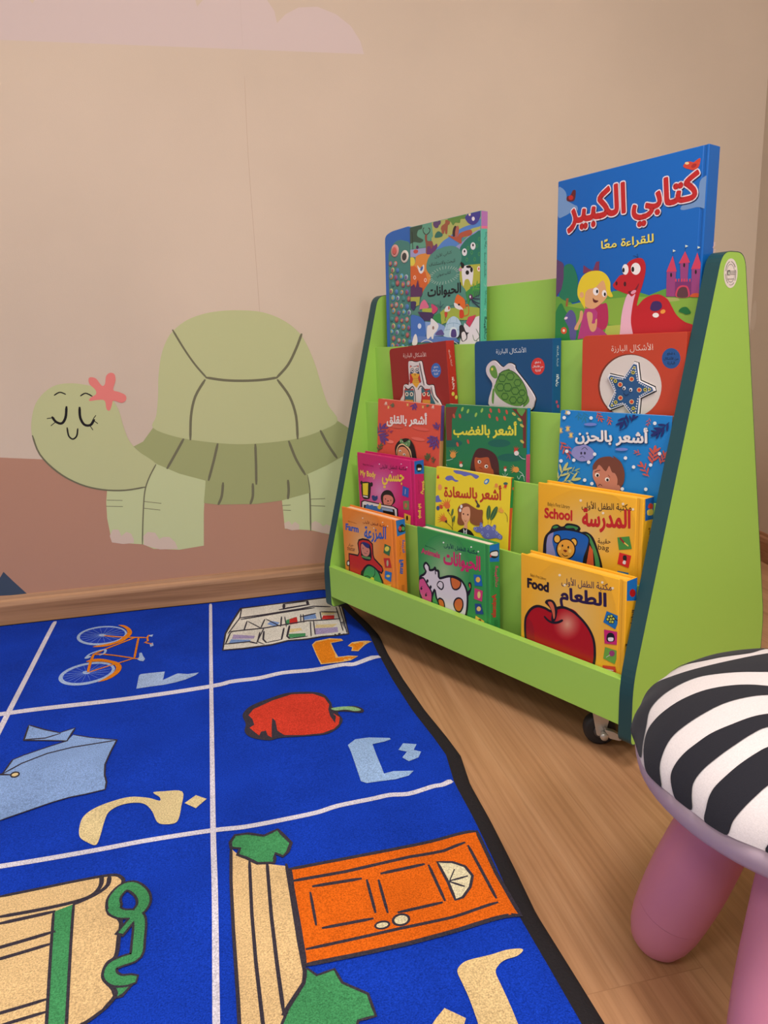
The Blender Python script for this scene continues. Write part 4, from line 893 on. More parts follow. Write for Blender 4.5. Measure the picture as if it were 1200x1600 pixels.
  ('p',146,1,[5,1377,197,1398,372,1341,494,1226,516,1068,464,928,7,927]),
  ('p',147,1,[369,1165,350,1126,308,1111,265,1130,248,1171,267,1210,310,1225,352,1206]),
  ('p',148,0,[494,1257,928,1206,1115,1136,1206,950,538,926]),
  ('p',149,0,[8,959,1433,912,1567,803,1567,788,5,830]),
  ('p',150,1,[550,910,566,1144,665,1187,690,1309,810,1257,928,1160,879,1054,782,980,757,888,709,889,685,937,611,892]),
  ('p',151,1,[794,1111,784,1086,760,1076,736,1087,726,1114,737,1140,761,1150,784,1138]),
  ('p',152,1,[1101,923,1137,1105,1231,1252,1390,1318,1546,1251,1634,1113,1634,906]),
  ('s',153,8,1,0,[1114,1045,1389,1064,1634,1025]),
  ('s',153,8,1,0,[1161,1164,1389,1184,1612,1144]),
  ('s',153,11,1,0,[1299,1293,1276,1189]),
  ('s',153,11,1,0,[1479,1284,1501,1179]),
  ('s',153,11,1,0,[1207,1162,1183,1042]),
  ('s',153,11,1,0,[1389,1184,1389,1094]),
  ('s',153,11,1,0,[1590,1145,1612,1025]),
  ('p',154,1,[1286,909,1298,1068,1389,1102,1490,1060,1512,902]),
  ('p',155,1,[1320,908,1332,1036,1400,1061,1467,1031,1478,903]),
  ('p',156,1,[830,963,903,1038,1021,1064,1090,1000,1090,954]),
  ('p',114,0,[1721,1169,1872,1074,2041,1269,2176,1291,2191,728,1567,743,1611,877]),
  ('p',157,0,[1829,1280,2051,1312,1872,1074,1764,1167]),
  ('p',158,1,[1567,1102,1634,1136,1699,1096,1765,990,1851,972,1808,937,1787,842,1656,801,1589,892,1500,873,1567,953]),
  ('p',159,1,[1634,965,1721,992,1776,871,1667,815]),
  ('s',160,18,1,0,[1958,924,2001,821,2086,804]),
  ('s',160,19,1,0,[2053,1037,2148,889,2065,819]),
  ('p',161,1,[55,780,111,955,189,1001,237,887,210,776]),
  ('s',162,16,1,0,[362,820,537,863,732,810]),
  ('s',162,16,1,0,[1205,782,1388,808,1522,759]),
 ],
 'tall_spine': [
  ('p',163,0,[4,3260,195,3278,198,2978,6,2962]),
  ('p',164,0,[6,2962,198,2978,194,2930,6,2915]),
  ('t',119,'كتابي الأول',0,[79,2550,96,2867,165,2555]),
  ('t',119,'للبحث والاستكشاف',0,[79,2020,75,2480,150,2023]),
  ('t',119,'كتاب صوتي',0,[98,1493,96,1770,172,1495]),
  ('t',119,'الحيوانات',0.02,[89,844,86,1264,178,844]),
  ('s',165,9,1,0,[84,1904,122,1849,163,1907]),
  ('s',165,9,1,0,[89,1379,126,1422,169,1380]),
 ],
 'owl': [
  ('t',166,'الأشكال البارزة',0,[480,1695,1241,1646,484,1824]),
  ('p',167,1,[1680,1357,1651,1284,1589,1233,1510,1217,1435,1242,1384,1301,1371,1377,1401,1451,1464,1502,1543,1516,1618,1490,1667,1432]),
  ('t',168,'٤ قطع',0.02,[1462,1414,1600,1400,1467,1461]),
  ('t',168,'من الأشكال',0.02,[1403,1348,1643,1329,1408,1399]),
  ('t',168,'البارزة',0.02,[1454,1275,1577,1264,1460,1326]),
 ],
 'owl_foam': [
  'OUTLINE',
  ('p',169,1,[682,1592,754,1618,864,1591,976,1582,1064,1594,1109,1559,1138,1385,1186,1178,1202,1099,1295,1070,1380,1074,1436,1040,1464,867,1569,754,1629,659,1618,550,214,585,296,799,404,911,446,1089,512,1131,612,1105,662,1191,666,1384]),
  ('p',170,1,[742,1523,827,1493,1004,1504,1020,1393,1046,1234,1034,1139,683,1158,714,1301]),
  ('p',171,0,[741,1515,851,1484,1003,1497,1018,1377,882,1323,726,1397]),
  ('p',172,0,[697,1366,824,1262,787,1169,679,1126]),
  ('p',172,0,[1015,1346,1058,1170,1009,1133,943,1208]),
  ('p',173,0,[738,1348,886,1354,1031,1321,959,1239,1010,1140,897,1035,827,1086,760,1154,807,1231]),
  ('s',174,11,0,0,[822,1247,996,1230]),
  ('s',174,11,0,0,[817,1208,991,1192]),
  ('s',174,11,0,0,[813,1170,986,1154]),
  ('p',170,1,[865,1410,842,1374,796,1362,753,1380,739,1418,762,1454,809,1466,851,1448]),
  ('p',175,1,[847,1411,831,1385,797,1376,767,1389,757,1417,773,1443,807,1452,837,1439]),
  ('p',176,1,[825,1412,816,1398,800,1393,784,1400,780,1415,788,1430,805,1434,820,1427]),
  ('p',170,1,[1018,1399,996,1364,950,1352,908,1370,895,1408,917,1443,963,1455,1005,1437]),
  ('p',175,1,[1001,1401,985,1375,952,1366,922,1379,912,1407,929,1432,961,1441,991,1428]),
  ('p',176,1,[979,1402,971,1388,954,1383,939,1390,935,1405,943,1419,959,1424,974,1417]),
  ('p',177,0,[719,1485,743,1531,790,1496]),
  ('p',177,0,[964,1484,1018,1519,1020,1472]),
  ('p',178,0,[863,1332,903,1329,879,1299]),
  ('p',179,1,[482,1006,642,1031,790,992,779,798,749,653,425,663,448,843]),
  ('p',180,0,[482,801,752,783,736,654,464,661]),
  ('p',181,0,[477,1006,516,1061,638,999,770,1033,790,992]),
  ('p',182,1,[606,915,586,884,544,872,505,887,492,920,513,952,555,963,594,948]),
  ('p',183,1,[578,917,567,900,546,893,527,901,521,919,531,936,553,942,572,934]),
  ('p',182,1,[765,909,745,878,703,866,665,881,653,913,673,945,715,956,752,941]),
  ('p',183,1,[737,910,727,893,706,887,687,895,681,912,691,929,712,935,731,927]),
  ('p',181,1,[1065,979,1215,1004,1356,966,1346,778,1318,637,1013,646,1034,821]),
  ('p',180,0,[1066,780,1320,763,1306,637,1050,645]),
  ('p',181,0,[1060,979,1096,1033,1211,972,1336,1006,1356,966]),
  ('p',182,1,[1182,891,1163,861,1123,849,1087,864,1075,896,1094,927,1134,938,1170,923]),
  ('p',183,1,[1155,893,1146,876,1126,870,1108,878,1102,895,1112,911,1131,917,1150,910]),
  ('p',182,1,[1332,885,1313,855,1274,843,1238,858,1226,890,1245,920,1284,931,1320,917]),
  ('p',183,1,[1306,886,1296,870,1276,864,1258,872,1253,888,1262,905,1282,911,1300,903]),
  ('p',179,1,[1051,964,1077,1042,1185,958,1333,982,1348,903,1418,775,1465,664,1318,637,1321,873,1208,949,1069,915]),
  ('s',184,21,1,0,[469,1006,457,810,412,663]),
  ('s',185,24,1,0,[1059,1548,1089,1388,1151,1086]),
  ('s',185,22,1,0,[493,1087,614,1016,775,1073,833,925,822,732]),
  ('s',185,19,1,0,[943,1001,1051,1075,1187,973]),
  ('s',185,22,1,0,[1375,1027,1425,838,1564,708]),
 ],
 'owl_spine': [
  ('t',186,'الأشكال البارزة',0,[102,1423,40,1747,159,1429]),
  ('t',187,'الأرقام',0.02,[89,950,70,1195,178,956]),
  ('p',188,1,[143,854,127,825,97,815,68,830,59,861,74,890,105,900,133,885]),
  ('p',188,1,[220,779,206,749,178,739,153,754,144,785,158,814,186,825,212,810]),
 ],
 'turtle': [
  ('t',189,'الأشكال البارزة',0,[577,1769,1318,1778,569,1896]),
  ('p',190,1,[1747,1555,1727,1481,1672,1426,1595,1406,1517,1425,1459,1480,1438,1556,1459,1631,1516,1685,1593,1705,1670,1684,1726,1629]),
  ('t',168,'٤ قطع',0.02,[1524,1598,1663,1593,1524,1646]),
  ('t',168,'من الأشكال',0.02,[1473,1529,1714,1526,1472,1580]),
  ('t',168,'البارزة',0.02,[1532,1459,1656,1457,1532,1510]),
 ],
 'turtle_foam': [
  'OUTLINE',
  ('p',191,1,[457,1642,576,1658,761,1540,921,1613,1055,1573,1086,1490,1340,1247,1534,1024,1534,909,1428,757,939,700,446,799,399,919,449,1060,500,1233,358,1403,345,1540]),
  ('p',192,1,[470,1557,551,1574,612,1506,643,1371,581,1330,487,1376,431,1479]),
  ('p',192,1,[555,1097,528,854,481,915,513,1130]),
  ('p',192,1,[1362,1051,1427,928,1275,823]),
  ('p',192,1,[667,1422,920,1513,933,1467,759,1406]),
  ('p',192,1,[595,1252,713,1432,897,1490,1077,1441,1244,1305,1362,1123,1362,946,1209,841,985,845,755,925,592,1046,546,1165]),
  ('s',193,23,0,1,[860,1340,809,1275,707,1274,657,1337,708,1402,810,1403]),
  ('s',193,23,0,1,[1063,1375,1014,1311,915,1310,865,1373,915,1437,1014,1438]),
  ('s',193,22,0,1,[1231,1262,1187,1204,1099,1202,1054,1259,1099,1317,1187,1318]),
  ('s',193,23,0,1,[813,1171,762,1105,659,1103,608,1166,660,1232,763,1234]),
  ('s',193,23,0,1,[1004,1175,950,1104,840,1101,785,1170,841,1241,950,1243]),
  ('s',193,23,0,1,[1183,1112,1134,1048,1035,1045,986,1107,1036,1172,1134,1174]),
  ('s',193,22,0,1,[1332,1083,1293,1031,1214,1028,1174,1079,1214,1132,1292,1133]),
  ('s',193,23,0,1,[917,1005,871,945,779,941,733,999,780,1059,872,1062]),
  ('s',193,23,0,1,[1120,944,1075,884,985,881,940,938,986,998,1076,1001]),
  ('s',193,23,0,1,[1288,950,1249,897,1169,894,1129,944,1169,998,1249,1000]),
  ('s',194,16,1,0,[595,1252,713,1432,897,1490,1077,1441,1244,1305,1362,1123,1362,946,1209,841]),
  ('p',195,1,[531,1506,523,1487,503,1479,483,1487,474,1506,483,1525,503,1533,523,1525]),
 ],
 'turtle_spine': [
  ('t',196,'الأشكال البارزة',0,[106,1549,100,1901,175,1545]),
  ('t',197,'الألوان',0.03,[92,1203,89,1409,182,1197]),
  ('p',198,1,[152,921,143,901,122,894,101,905,92,926,100,945,121,952,143,942]),
  ('p',198,1,[188,844,180,821,158,814,137,825,128,849,136,871,157,878,179,867]),
 ],
 'star': [
  ('t',199,'الأشكال البارزة',0,[573,1761,1319,1769,563,1902]),
  ('p',200,1,[1776,1668,1760,1593,1709,1538,1634,1518,1556,1538,1497,1594,1473,1671,1490,1747,1543,1801,1618,1820,1695,1799,1752,1743]),
  ('t',201,'٤ قطع',0.02,[1555,1713,1692,1706,1553,1761]),
  ('t',201,'من الأشكال',0.02,[1508,1643,1745,1638,1505,1695]),
  ('t',201,'البارزة',0.02,[1570,1573,1692,1569,1567,1625]),
  ('p',202,1,[1474,1257,1414,1011,1223,821,944,738,648,793,420,975,330,1235,405,1496,618,1682,905,1746,1186,1677,1391,1498]),
  ('p',203,1,[1488,1253,1429,1012,1241,826,967,745,677,798,454,976,365,1230,438,1486,647,1668,928,1731,1204,1663,1406,1489]),
 ],
 'star_foam': [
  'OUTLINE',
  ('p',204,0,[1013,1621,1076,1606,1125,1335,1380,1236,1401,1183,1145,1061,1121,758,1056,724,851,944,597,851,544,893,670,1152,528,1383,563,1430,834,1381]),
  ('p',205,0,[1008,1590,1067,1577,1112,1324,1350,1232,1370,1182,1131,1069,1108,787,1048,756,857,961,622,874,573,913,689,1153,558,1369,590,1412,842,1367]),
  ('p',206,1,[1048,1545,1044,1537,1035,1534,1026,1537,1022,1545,1025,1553,1034,1556,1044,1553]),
  ('p',206,1,[1057,1510,1054,1502,1045,1499,1036,1502,1032,1510,1035,1518,1044,1521,1053,1518]),
  ('p',206,1,[1067,1476,1064,1468,1055,1465,1045,1468,1041,1476,1045,1484,1054,1487,1063,1484]),
  ('p',206,1,[1077,1441,1073,1433,1064,1430,1055,1433,1051,1441,1054,1449,1063,1452,1073,1449]),
  ('p',206,1,[1086,1407,1083,1399,1074,1396,1065,1399,1061,1407,1064,1415,1073,1418,1082,1415]),
  ('p',206,1,[1096,1372,1093,1364,1084,1361,1074,1364,1070,1372,1074,1380,1083,1383,1092,1380]),
  ('p',206,1,[1106,1338,1102,1330,1093,1326,1084,1330,1080,1337,1083,1345,1092,1349,1102,1346]),
  ('p',206,1,[1033,1547,1029,1540,1020,1536,1011,1540,1007,1547,1011,1555,1020,1559,1029,1555]),
  ('p',206,1,[1008,1519,1004,1511,995,1508,986,1511,982,1519,986,1527,995,1530,1004,1527]),
  ('p',206,1,[983,1490,979,1482,970,1479,961,1482,957,1490,960,1498,969,1501,979,1498]),
  ('p',206,1,[958,1461,954,1453,945,1450,936,1453,932,1461,935,1469,944,1472,953,1469]),
  ('p',206,1,[932,1432,929,1424,920,1421,910,1424,906,1432,910,1440,919,1443,928,1440]),
  ('p',206,1,[907,1403,903,1395,894,1392,885,1395,881,1403,884,1411,893,1414,903,1411]),
  ('p',206,1,[881,1374,878,1366,868,1362,859,1365,855,1373,858,1381,868,1385,877,1382]),
  ('p',207,1,[1028,1356,1016,1330,986,1318,955,1329,942,1355,953,1382,983,1393,1014,1383]),
  ('p',208,1,[1017,1356,1008,1337,986,1328,963,1336,953,1356,962,1375,984,1383,1007,1376]),
  ('p',209,1,[1039,1458,1031,1439,1009,1431,986,1439,976,1458,985,1477,1007,1485,1029,1478]),
  ('p',210,1,[1025,1458,1021,1448,1009,1443,996,1447,991,1458,995,1469,1007,1473,1020,1469]),
  ('p',209,1,[1048,1533,1042,1519,1026,1513,1009,1519,1002,1533,1008,1547,1024,1553,1040,1547]),
  ('p',210,1,[1037,1533,1034,1526,1025,1522,1016,1526,1012,1533,1016,1541,1024,1544,1033,1541]),
  ('p',206,1,[1335,1198,1332,1190,1323,1186,1314,1189,1310,1197,1314,1205,1322,1208,1331,1205]),
  ('p',206,1,[1305,1180,1302,1172,1293,1169,1284,1172,1280,1179,1283,1187,1292,1191,1301,1188]),
  ('p',206,1,[1275,1162,1271,1154,1263,1151,1254,1154,1250,1162,1253,1170,1262,1173,1271,1170]),
  ('p',206,1,[1244,1145,1241,1137,1232,1133,1223,1136,1219,1144,1222,1152,1231,1155,1240,1152]),
  ('p',206,1,[1214,1127,1210,1119,1202,1115,1192,1118,1188,1126,1192,1134,1201,1138,1210,1135]),
  ('p',206,1,[1183,1109,1180,1101,1171,1097,1162,1100,1157,1108,1161,1116,1170,1120,1179,1117]),
  ('p',206,1,[1152,1091,1149,1083,1140,1079,1131,1082,1126,1090,1130,1098,1139,1102,1148,1099]),
  ('p',206,1,[1334,1212,1331,1204,1322,1200,1313,1203,1309,1211,1313,1219,1321,1222,1330,1219]),
  ('p',206,1,[1301,1227,1298,1219,1290,1215,1281,1218,1277,1226,1280,1234,1289,1237,1297,1234]),
  ('p',206,1,[1269,1242,1265,1234,1257,1230,1248,1233,1244,1241,1247,1249,1256,1252,1265,1249]),
  ('p',206,1,[1236,1257,1232,1249,1224,1245,1215,1248,1211,1256,1214,1264,1223,1267,1232,1264]),
  ('p',206,1,[1203,1272,1199,1264,1191,1260,1182,1263,1178,1271,1181,1279,1190,1283,1199,1280]),
  ('p',206,1,[1170,1287,1166,1279,1157,1276,1148,1279,1144,1287,1148,1294,1157,1298,1166,1295]),
  ('p',206,1,[1136,1302,1133,1294,1124,1291,1115,1294,1111,1302,1114,1310,1123,1313,1132,1310]),
  ('p',207,1,[1172,1191,1160,1164,1131,1152,1100,1163,1086,1189,1098,1216,1128,1227,1158,1217]),
  ('p',208,1,[1160,1191,1152,1171,1130,1162,1108,1170,1098,1189,1106,1209,1128,1217,1150,1210]),
  ('p',209,1,[1264,1198,1256,1179,1234,1170,1212,1178,1202,1197,1211,1216,1232,1225,1254,1217]),
  ('p',210,1,[1250,1198,1246,1187,1234,1182,1222,1187,1216,1197,1221,1208,1232,1212,1245,1208]),
  ('p',209,1,[1331,1203,1325,1189,1310,1183,1294,1189,1287,1202,1293,1217,1308,1223,1324,1217]),
  ('p',210,1,[1321,1203,1318,1196,1310,1192,1301,1195,1297,1203,1300,1210,1309,1214,1317,1211]),
  ('p',206,1,[1070,809,1067,801,1058,797,1048,800,1044,808,1048,816,1057,820,1066,817]),
  ('p',206,1,[1042,834,1038,826,1029,822,1020,825,1016,833,1019,841,1028,845,1038,842]),
  ('p',206,1,[1013,859,1010,851,1001,847,991,850,987,858,990,866,1000,870,1009,867]),
  ('p',206,1,[984,884,981,876,972,872,962,875,958,883,962,891,971,895,980,892]),
  ('p',206,1,[956,909,952,901,943,897,934,900,929,908,933,916,942,920,951,917]),
  ('p',206,1,[927,934,923,926,914,922,905,925,900,933,904,942,913,945,923,942]),
  ('p',206,1,[898,960,894,951,885,948,876,951,871,959,875,967,884,971,894,968]),
  ('p',206,1,[1085,815,1082,807,1073,803,1064,806,1059,814,1063,822,1072,826,1081,823]),
  ('p',206,1,[1092,855,1089,846,1080,843,1070,846,1066,853,1070,862,1079,865,1088,863]),
  ('p',206,1,[1099,894,1095,886,1086,882,1077,885,1073,893,1076,901,1085,905,1095,902]),
  ('p',206,1,[1105,933,1102,925,1093,921,1084,924,1080,932,1083,940,1092,944,1101,941]),
  ('p',206,1,[1112,972,1109,964,1100,960,1090,963,1086,971,1090,979,1099,983,1108,980]),
  ('p',206,1,[1119,1011,1115,1003,1106,999,1097,1002,1093,1010,1096,1018,1105,1022,1114,1019]),
  ('p',206,1,[1125,1050,1122,1042,1113,1038,1104,1041,1099,1049,1103,1057,1112,1061,1121,1058]),
  ('p',207,1,[1046,1002,1034,975,1004,962,973,972,959,999,971,1026,1001,1038,1032,1028]),
  ('p',208,1,[1034,1001,1026,981,1004,972,981,980,971,999,979,1019,1002,1028,1024,1021]),
  ('p',209,1,[1068,900,1059,880,1037,871,1014,878,1004,898,1013,918,1035,927,1058,920]),
  ('p',210,1,[1054,900,1049,889,1037,884,1024,888,1019,898,1023,909,1035,914,1048,910]),
  ('p',209,1,[1084,825,1078,811,1062,804,1045,809,1038,823,1044,838,1060,844,1076,839]),
  ('p',210,1,[1073,825,1070,817,1061,813,1052,816,1048,823,1051,832,1060,835,1069,832]),
  ('p',206,1,[640,927,636,919,626,915,616,918,612,926,616,935,625,939,635,935]),
  ('p',206,1,[652,962,648,953,639,949,629,952,625,961,628,969,638,973,648,970]),
  ('p',206,1,[664,996,661,987,651,984,641,987,637,995,641,1003,650,1007,660,1004]),
  ('p',206,1,[677,1030,673,1022,663,1018,654,1021,649,1029,653,1037,663,1041,672,1038]),
  ('p',206,1,[689,1064,685,1056,676,1052,666,1055,662,1063,665,1071,675,1075,685,1072]),
  ('p',206,1,[701,1098,698,1089,688,1086,678,1089,674,1097,678,1105,687,1109,697,1106]),
  ('p',206,1,[713,1131,710,1123,700,1120,691,1123,686,1131,690,1139,699,1143,709,1140]),
  ('p',206,1,[649,917,645,908,636,904,626,907,622,915,625,924,635,928,645,925]),
  ('p',206,1,[683,926,680,917,670,914,660,917,656,925,660,933,669,937,679,934]),
  ('p',206,1,[718,935,714,927,705,923,695,926,691,934,694,942,704,946,714,943]),
  ('p',206,1,[752,944,748,936,739,932,729,935,725,943,729,951,738,955,748,952]),
  ('p',206,1,[786,953,782,945,773,941,763,944,759,952,763,961,772,964,782,961]),
  ('p',206,1,[820,962,816,954,807,950,797,953,793,961,796,970,806,973,815,970]),
  ('p',206,1,[853,971,850,963,840,959,831,962,827,970,830,979,839,982,849,979]),
  ('p',207,1,[840,1057,828,1029,797,1017,765,1027,751,1054,763,1081,795,1094,826,1083]),
  ('p',208,1,[829,1056,820,1036,797,1027,774,1035,763,1054,772,1074,795,1083,818,1076]),
  ('p',209,1,[742,985,733,965,710,956,686,963,676,983,685,1003,708,1013,732,1005]),
  ('p',210,1,[727,985,722,974,709,969,696,973,691,983,696,995,708,1000,721,996]),
  ('p',209,1,[668,932,661,917,644,910,627,916,619,930,626,945,643,952,660,946]),
  ('p',210,1,[657,932,653,923,644,920,634,923,630,930,634,939,643,942,653,939]),
  ('p',206,1,[629,1375,625,1367,615,1363,606,1366,601,1374,605,1383,615,1386,624,1383]),
  ('p',206,1,[664,1371,660,1363,651,1360,641,1363,637,1371,640,1379,650,1383,660,1379]),
  ('p',206,1,[699,1368,695,1360,686,1356,676,1360,672,1368,676,1376,685,1379,695,1376]),
  ('p',206,1,[734,1365,730,1357,721,1353,711,1356,707,1364,711,1373,720,1376,730,1373]),
  ('p',206,1,[769,1362,765,1353,756,1350,746,1353,742,1361,746,1369,755,1373,765,1370]),
  ('p',206,1,[804,1358,800,1350,791,1347,781,1350,777,1358,781,1366,790,1370,800,1366]),
  ('p',206,1,[838,1355,835,1347,825,1344,816,1347,812,1355,815,1363,825,1366,834,1363]),
  ('p',206,1,[620,1363,616,1355,607,1351,597,1354,593,1363,596,1371,606,1374,616,1371]),
  ('p',206,1,[635,1332,631,1324,622,1320,612,1323,608,1332,612,1340,621,1343,631,1340]),
  ('p',206,1,[650,1301,647,1293,637,1289,627,1292,623,1301,627,1309,636,1312,646,1309]),
  ('p',206,1,[666,1270,662,1262,652,1258,643,1262,638,1270,642,1278,652,1281,661,1278]),
  ('p',206,1,[681,1239,677,1231,668,1227,658,1231,654,1239,657,1247,667,1250,677,1247]),
  ('p',206,1,[696,1208,692,1200,683,1197,673,1200,669,1208,673,1216,682,1220,692,1216]),
  ('p',206,1,[711,1178,708,1169,698,1166,688,1169,684,1177,688,1185,697,1189,707,1186]),
  ('p',207,1,[830,1269,818,1242,787,1230,755,1241,741,1267,753,1295,784,1306,816,1296]),
  ('p',208,1,[818,1269,810,1249,787,1240,763,1248,753,1268,762,1288,785,1296,808,1288]),
  ('p',209,1,[726,1322,717,1302,694,1294,671,1302,660,1321,669,1341,692,1350,716,1342]),
  ('p',210,1,[711,1322,706,1311,694,1306,681,1311,675,1322,680,1333,693,1337,706,1333]),
  ('p',209,1,[648,1362,642,1348,625,1341,608,1347,600,1362,607,1376,624,1382,641,1376]),
  ('p',210,1,[638,1362,634,1354,625,1351,615,1354,611,1362,615,1370,624,1373,633,1370]),
  ('p',211,1,[891,1213,883,1191,862,1182,841,1190,832,1212,840,1233,860,1243,881,1234]),
  ('p',7,1,[870,1205,866,1192,856,1187,846,1192,841,1204,845,1217,855,1222,865,1217]),
  ('p',211,1,[1013,1191,1006,1169,986,1160,965,1168,956,1189,963,1211,983,1220,1004,1212]),
  ('p',7,1,[994,1183,990,1170,980,1165,969,1170,965,1182,968,1194,978,1200,989,1195]),
  ('s',212,11,1,0,[852,1136,889,1099,947,1121]),
 ],
 'anx': [
  ('p',213,0,[393,1857,330,1882,379,1847]),
  ('p',213,0,[395,1855,355,1894,377,1849]),
  ('p',213,0,[396,1853,384,1900,376,1851]),
  ('p',213,0,[396,1850,414,1899,376,1853]),
  ('p',213,0,[393,1848,439,1890,378,1856]),
  ('p',213,1,[413,1854,406,1841,386,1835,367,1838,358,1850,366,1862,385,1869,405,1865]),
  ('p',213,0,[380,1847,435,1825,392,1856]),
  ('p',213,0,[378,1849,413,1814,394,1854]),
  ('p',213,0,[377,1851,387,1809,395,1852]),
  ('p',213,0,[378,1853,361,1810,394,1850]),
  ('p',213,0,[379,1855,339,1817,393,1848]),
  ('p',213,1,[410,1854,403,1843,386,1837,369,1840,362,1850,368,1861,385,1867,403,1864]),
  ('p',213,0,[1062,1963,1003,1988,1049,1954]),
  ('p',213,0,[1065,1961,1026,2000,1047,1956]),
  ('p',213,0,[1065,1959,1054,2005,1046,1958]),
  ('p',213,0,[1065,1957,1082,2004,1047,1960]),
  ('p',213,0,[1063,1955,1105,1996,1049,1962]),
  ('p',213,1,[1082,1960,1074,1948,1056,1942,1038,1946,1030,1957,1037,1969,1055,1975,1074,1971]),
  ('p',213,0,[1050,1954,1102,1932,1062,1963]),
  ('p',213,0,[1048,1956,1082,1922,1064,1961]),
  ('p',213,0,[1047,1958,1057,1918,1064,1959]),
  ('p',213,0,[1048,1960,1033,1919,1064,1957]),
  ('p',213,0,[1050,1962,1012,1926,1062,1955]),
  ('p',213,1,[1078,1960,1072,1950,1056,1944,1040,1947,1033,1957,1039,1967,1055,1973,1071,1970]),
  ('p',213,0,[1571,1954,1514,1979,1558,1945]),
  ('p',213,0,[1573,1953,1536,1990,1556,1947]),
  ('p',213,0,[1573,1951,1562,1995,1555,1949]),
  ('p',213,0,[1573,1948,1588,1994,1556,1951]),
  ('p',213,0,[1571,1946,1611,1986,1558,1953]),
  ('p',213,1,[1589,1952,1582,1940,1565,1934,1548,1937,1540,1948,1546,1960,1564,1966,1581,1962]),
  ('p',213,0,[1559,1946,1608,1924,1570,1954]),
  ('p',213,0,[1557,1947,1589,1915,1572,1952]),
  ('p',213,0,[1556,1949,1566,1910,1572,1950]),
  ('p',213,0,[1557,1951,1543,1911,1572,1948]),
  ('p',213,0,[1558,1953,1523,1918,1570,1947]),
  ('p',213,1,[1586,1951,1580,1941,1565,1936,1549,1939,1543,1948,1549,1959,1564,1964,1579,1961]),
  ('p',214,0,[289,1939,368,1891,314,1951]),
  ('p',214,0,[287,1942,328,1877,316,1948]),
  ('p',214,0,[286,1945,283,1873,316,1944]),
  ('p',214,0,[288,1949,241,1880,314,1941]),
  ('p',214,0,[292,1952,208,1896,311,1938]),
  ('p',214,1,[342,1948,331,1929,302,1920,273,1925,261,1942,272,1960,301,1970,330,1964]),
  ('p',214,0,[1877,1982,1945,1938,1898,1993]),
  ('p',214,0,[1875,1985,1911,1925,1900,1991]),
  ('p',214,0,[1874,1988,1873,1922,1900,1987]),
  ('p',214,0,[1876,1992,1837,1928,1898,1984]),
  ('p',214,0,[1879,1994,1808,1943,1895,1982]),
  ('p',214,1,[1922,1991,1913,1974,1888,1965,1863,1970,1852,1985,1862,2002,1886,2011,1911,2006]),
  ('s',215,14,1,0,[1310,2025,1290,1985,1270,1946]),
  ('p',215,1,[1374,1917,1349,1926,1318,1957,1299,1993,1304,2012,1328,2003,1359,1972,1378,1936]),
  ('p',215,1,[1140,1925,1155,1942,1205,1967,1261,1985,1290,1985,1276,1968,1227,1943,1170,1925]),
  ('p',215,1,[1347,1865,1322,1873,1291,1904,1272,1940,1277,1959,1302,1950,1333,1919,1351,1884]),
  ('p',215,1,[1227,1860,1214,1879,1224,1918,1252,1955,1281,1967,1294,1948,1284,1909,1256,1873]),
  ('s',216,11,1,0,[543,1969,536,1941,529,1913]),
  ('p',216,1,[605,1906,586,1909,559,1926,541,1947,541,1960,560,1957,586,1939,605,1918]),
  ('p',216,1,[446,1892,452,1904,481,1924,516,1939,536,1941,530,1929,502,1909,467,1894]),
  ('p',216,1,[596,1868,577,1872,550,1889,531,1910,532,1922,551,1919,577,1902,596,1881]),
  ('p',216,1,[515,1856,502,1867,501,1893,514,1917,533,1927,546,1916,547,1891,534,1866]),
  ('s',216,10,1,0,[1724,2028,1721,2015,1718,2002]),
  ('p',216,1,[1769,1981,1754,1983,1734,1995,1721,2011,1723,2022,1738,2020,1758,2007,1771,1991]),
  ('p',216,1,[1657,1972,1659,1982,1679,1997,1704,2008,1720,2008,1717,1998,1697,1983,1672,1972]),
  ('p',216,1,[1709,1959,1697,1968,1695,1987,1705,2005,1721,2012,1733,2004,1735,1985,1725,1967]),
  ('p',217,1,[918,1454,879,1436,779,1423,643,1420,509,1426,412,1441,380,1460,421,1478,525,1491,661,1494,794,1487,887,1473]),
  ('p',218,1,[1788,1485,1749,1468,1650,1456,1516,1453,1382,1459,1285,1473,1252,1492,1293,1509,1396,1521,1531,1524,1663,1517,1756,1503]),
  ('p',219,1,[1676,1262,1642,1244,1557,1231,1442,1226,1328,1231,1246,1244,1218,1263,1254,1281,1342,1294,1458,1298,1570,1293,1650,1279]),
  ('p',220,1,[617,1096,594,1077,541,1063,471,1057,403,1062,356,1076,342,1095,365,1114,420,1128,490,1134,557,1129,604,1115]),
  ('t',221,'أشعر بالقلق',0.038,[353,1430,1708,1536,343,1725]),
  ('s',215,17,1,0,[-11,1216,88,1299,185,1382]),
  ('p',215,1,[-5,1396,13,1387,29,1360,38,1321,38,1280,29,1250,14,1237,-4,1245,-20,1273,-29,1312,-29,1352,-20,1383]),
  ('p',215,1,[322,1325,307,1312,262,1297,198,1282,132,1273,83,1272,63,1278,78,1291,124,1307,189,1321,254,1330,303,1331]),
  ('p',215,1,[94,1478,112,1469,127,1442,136,1403,136,1363,127,1333,112,1320,95,1328,79,1356,70,1395,70,1435,79,1465]),
  ('p',215,1,[417,1406,403,1394,358,1378,295,1365,230,1356,181,1354,161,1361,176,1374,222,1389,286,1403,350,1411,398,1413]),
  ('p',215,1,[316,1492,322,1475,305,1445,270,1409,224,1376,181,1356,152,1354,146,1370,163,1401,200,1437,245,1470,288,1490]),
  ('s',215,17,1,0,[26,1205,131,1180,235,1155]),
  ('p',215,1,[329,1268,315,1253,268,1233,200,1213,130,1198,75,1193,52,1199,66,1214,114,1234,183,1254,253,1268,307,1273]),
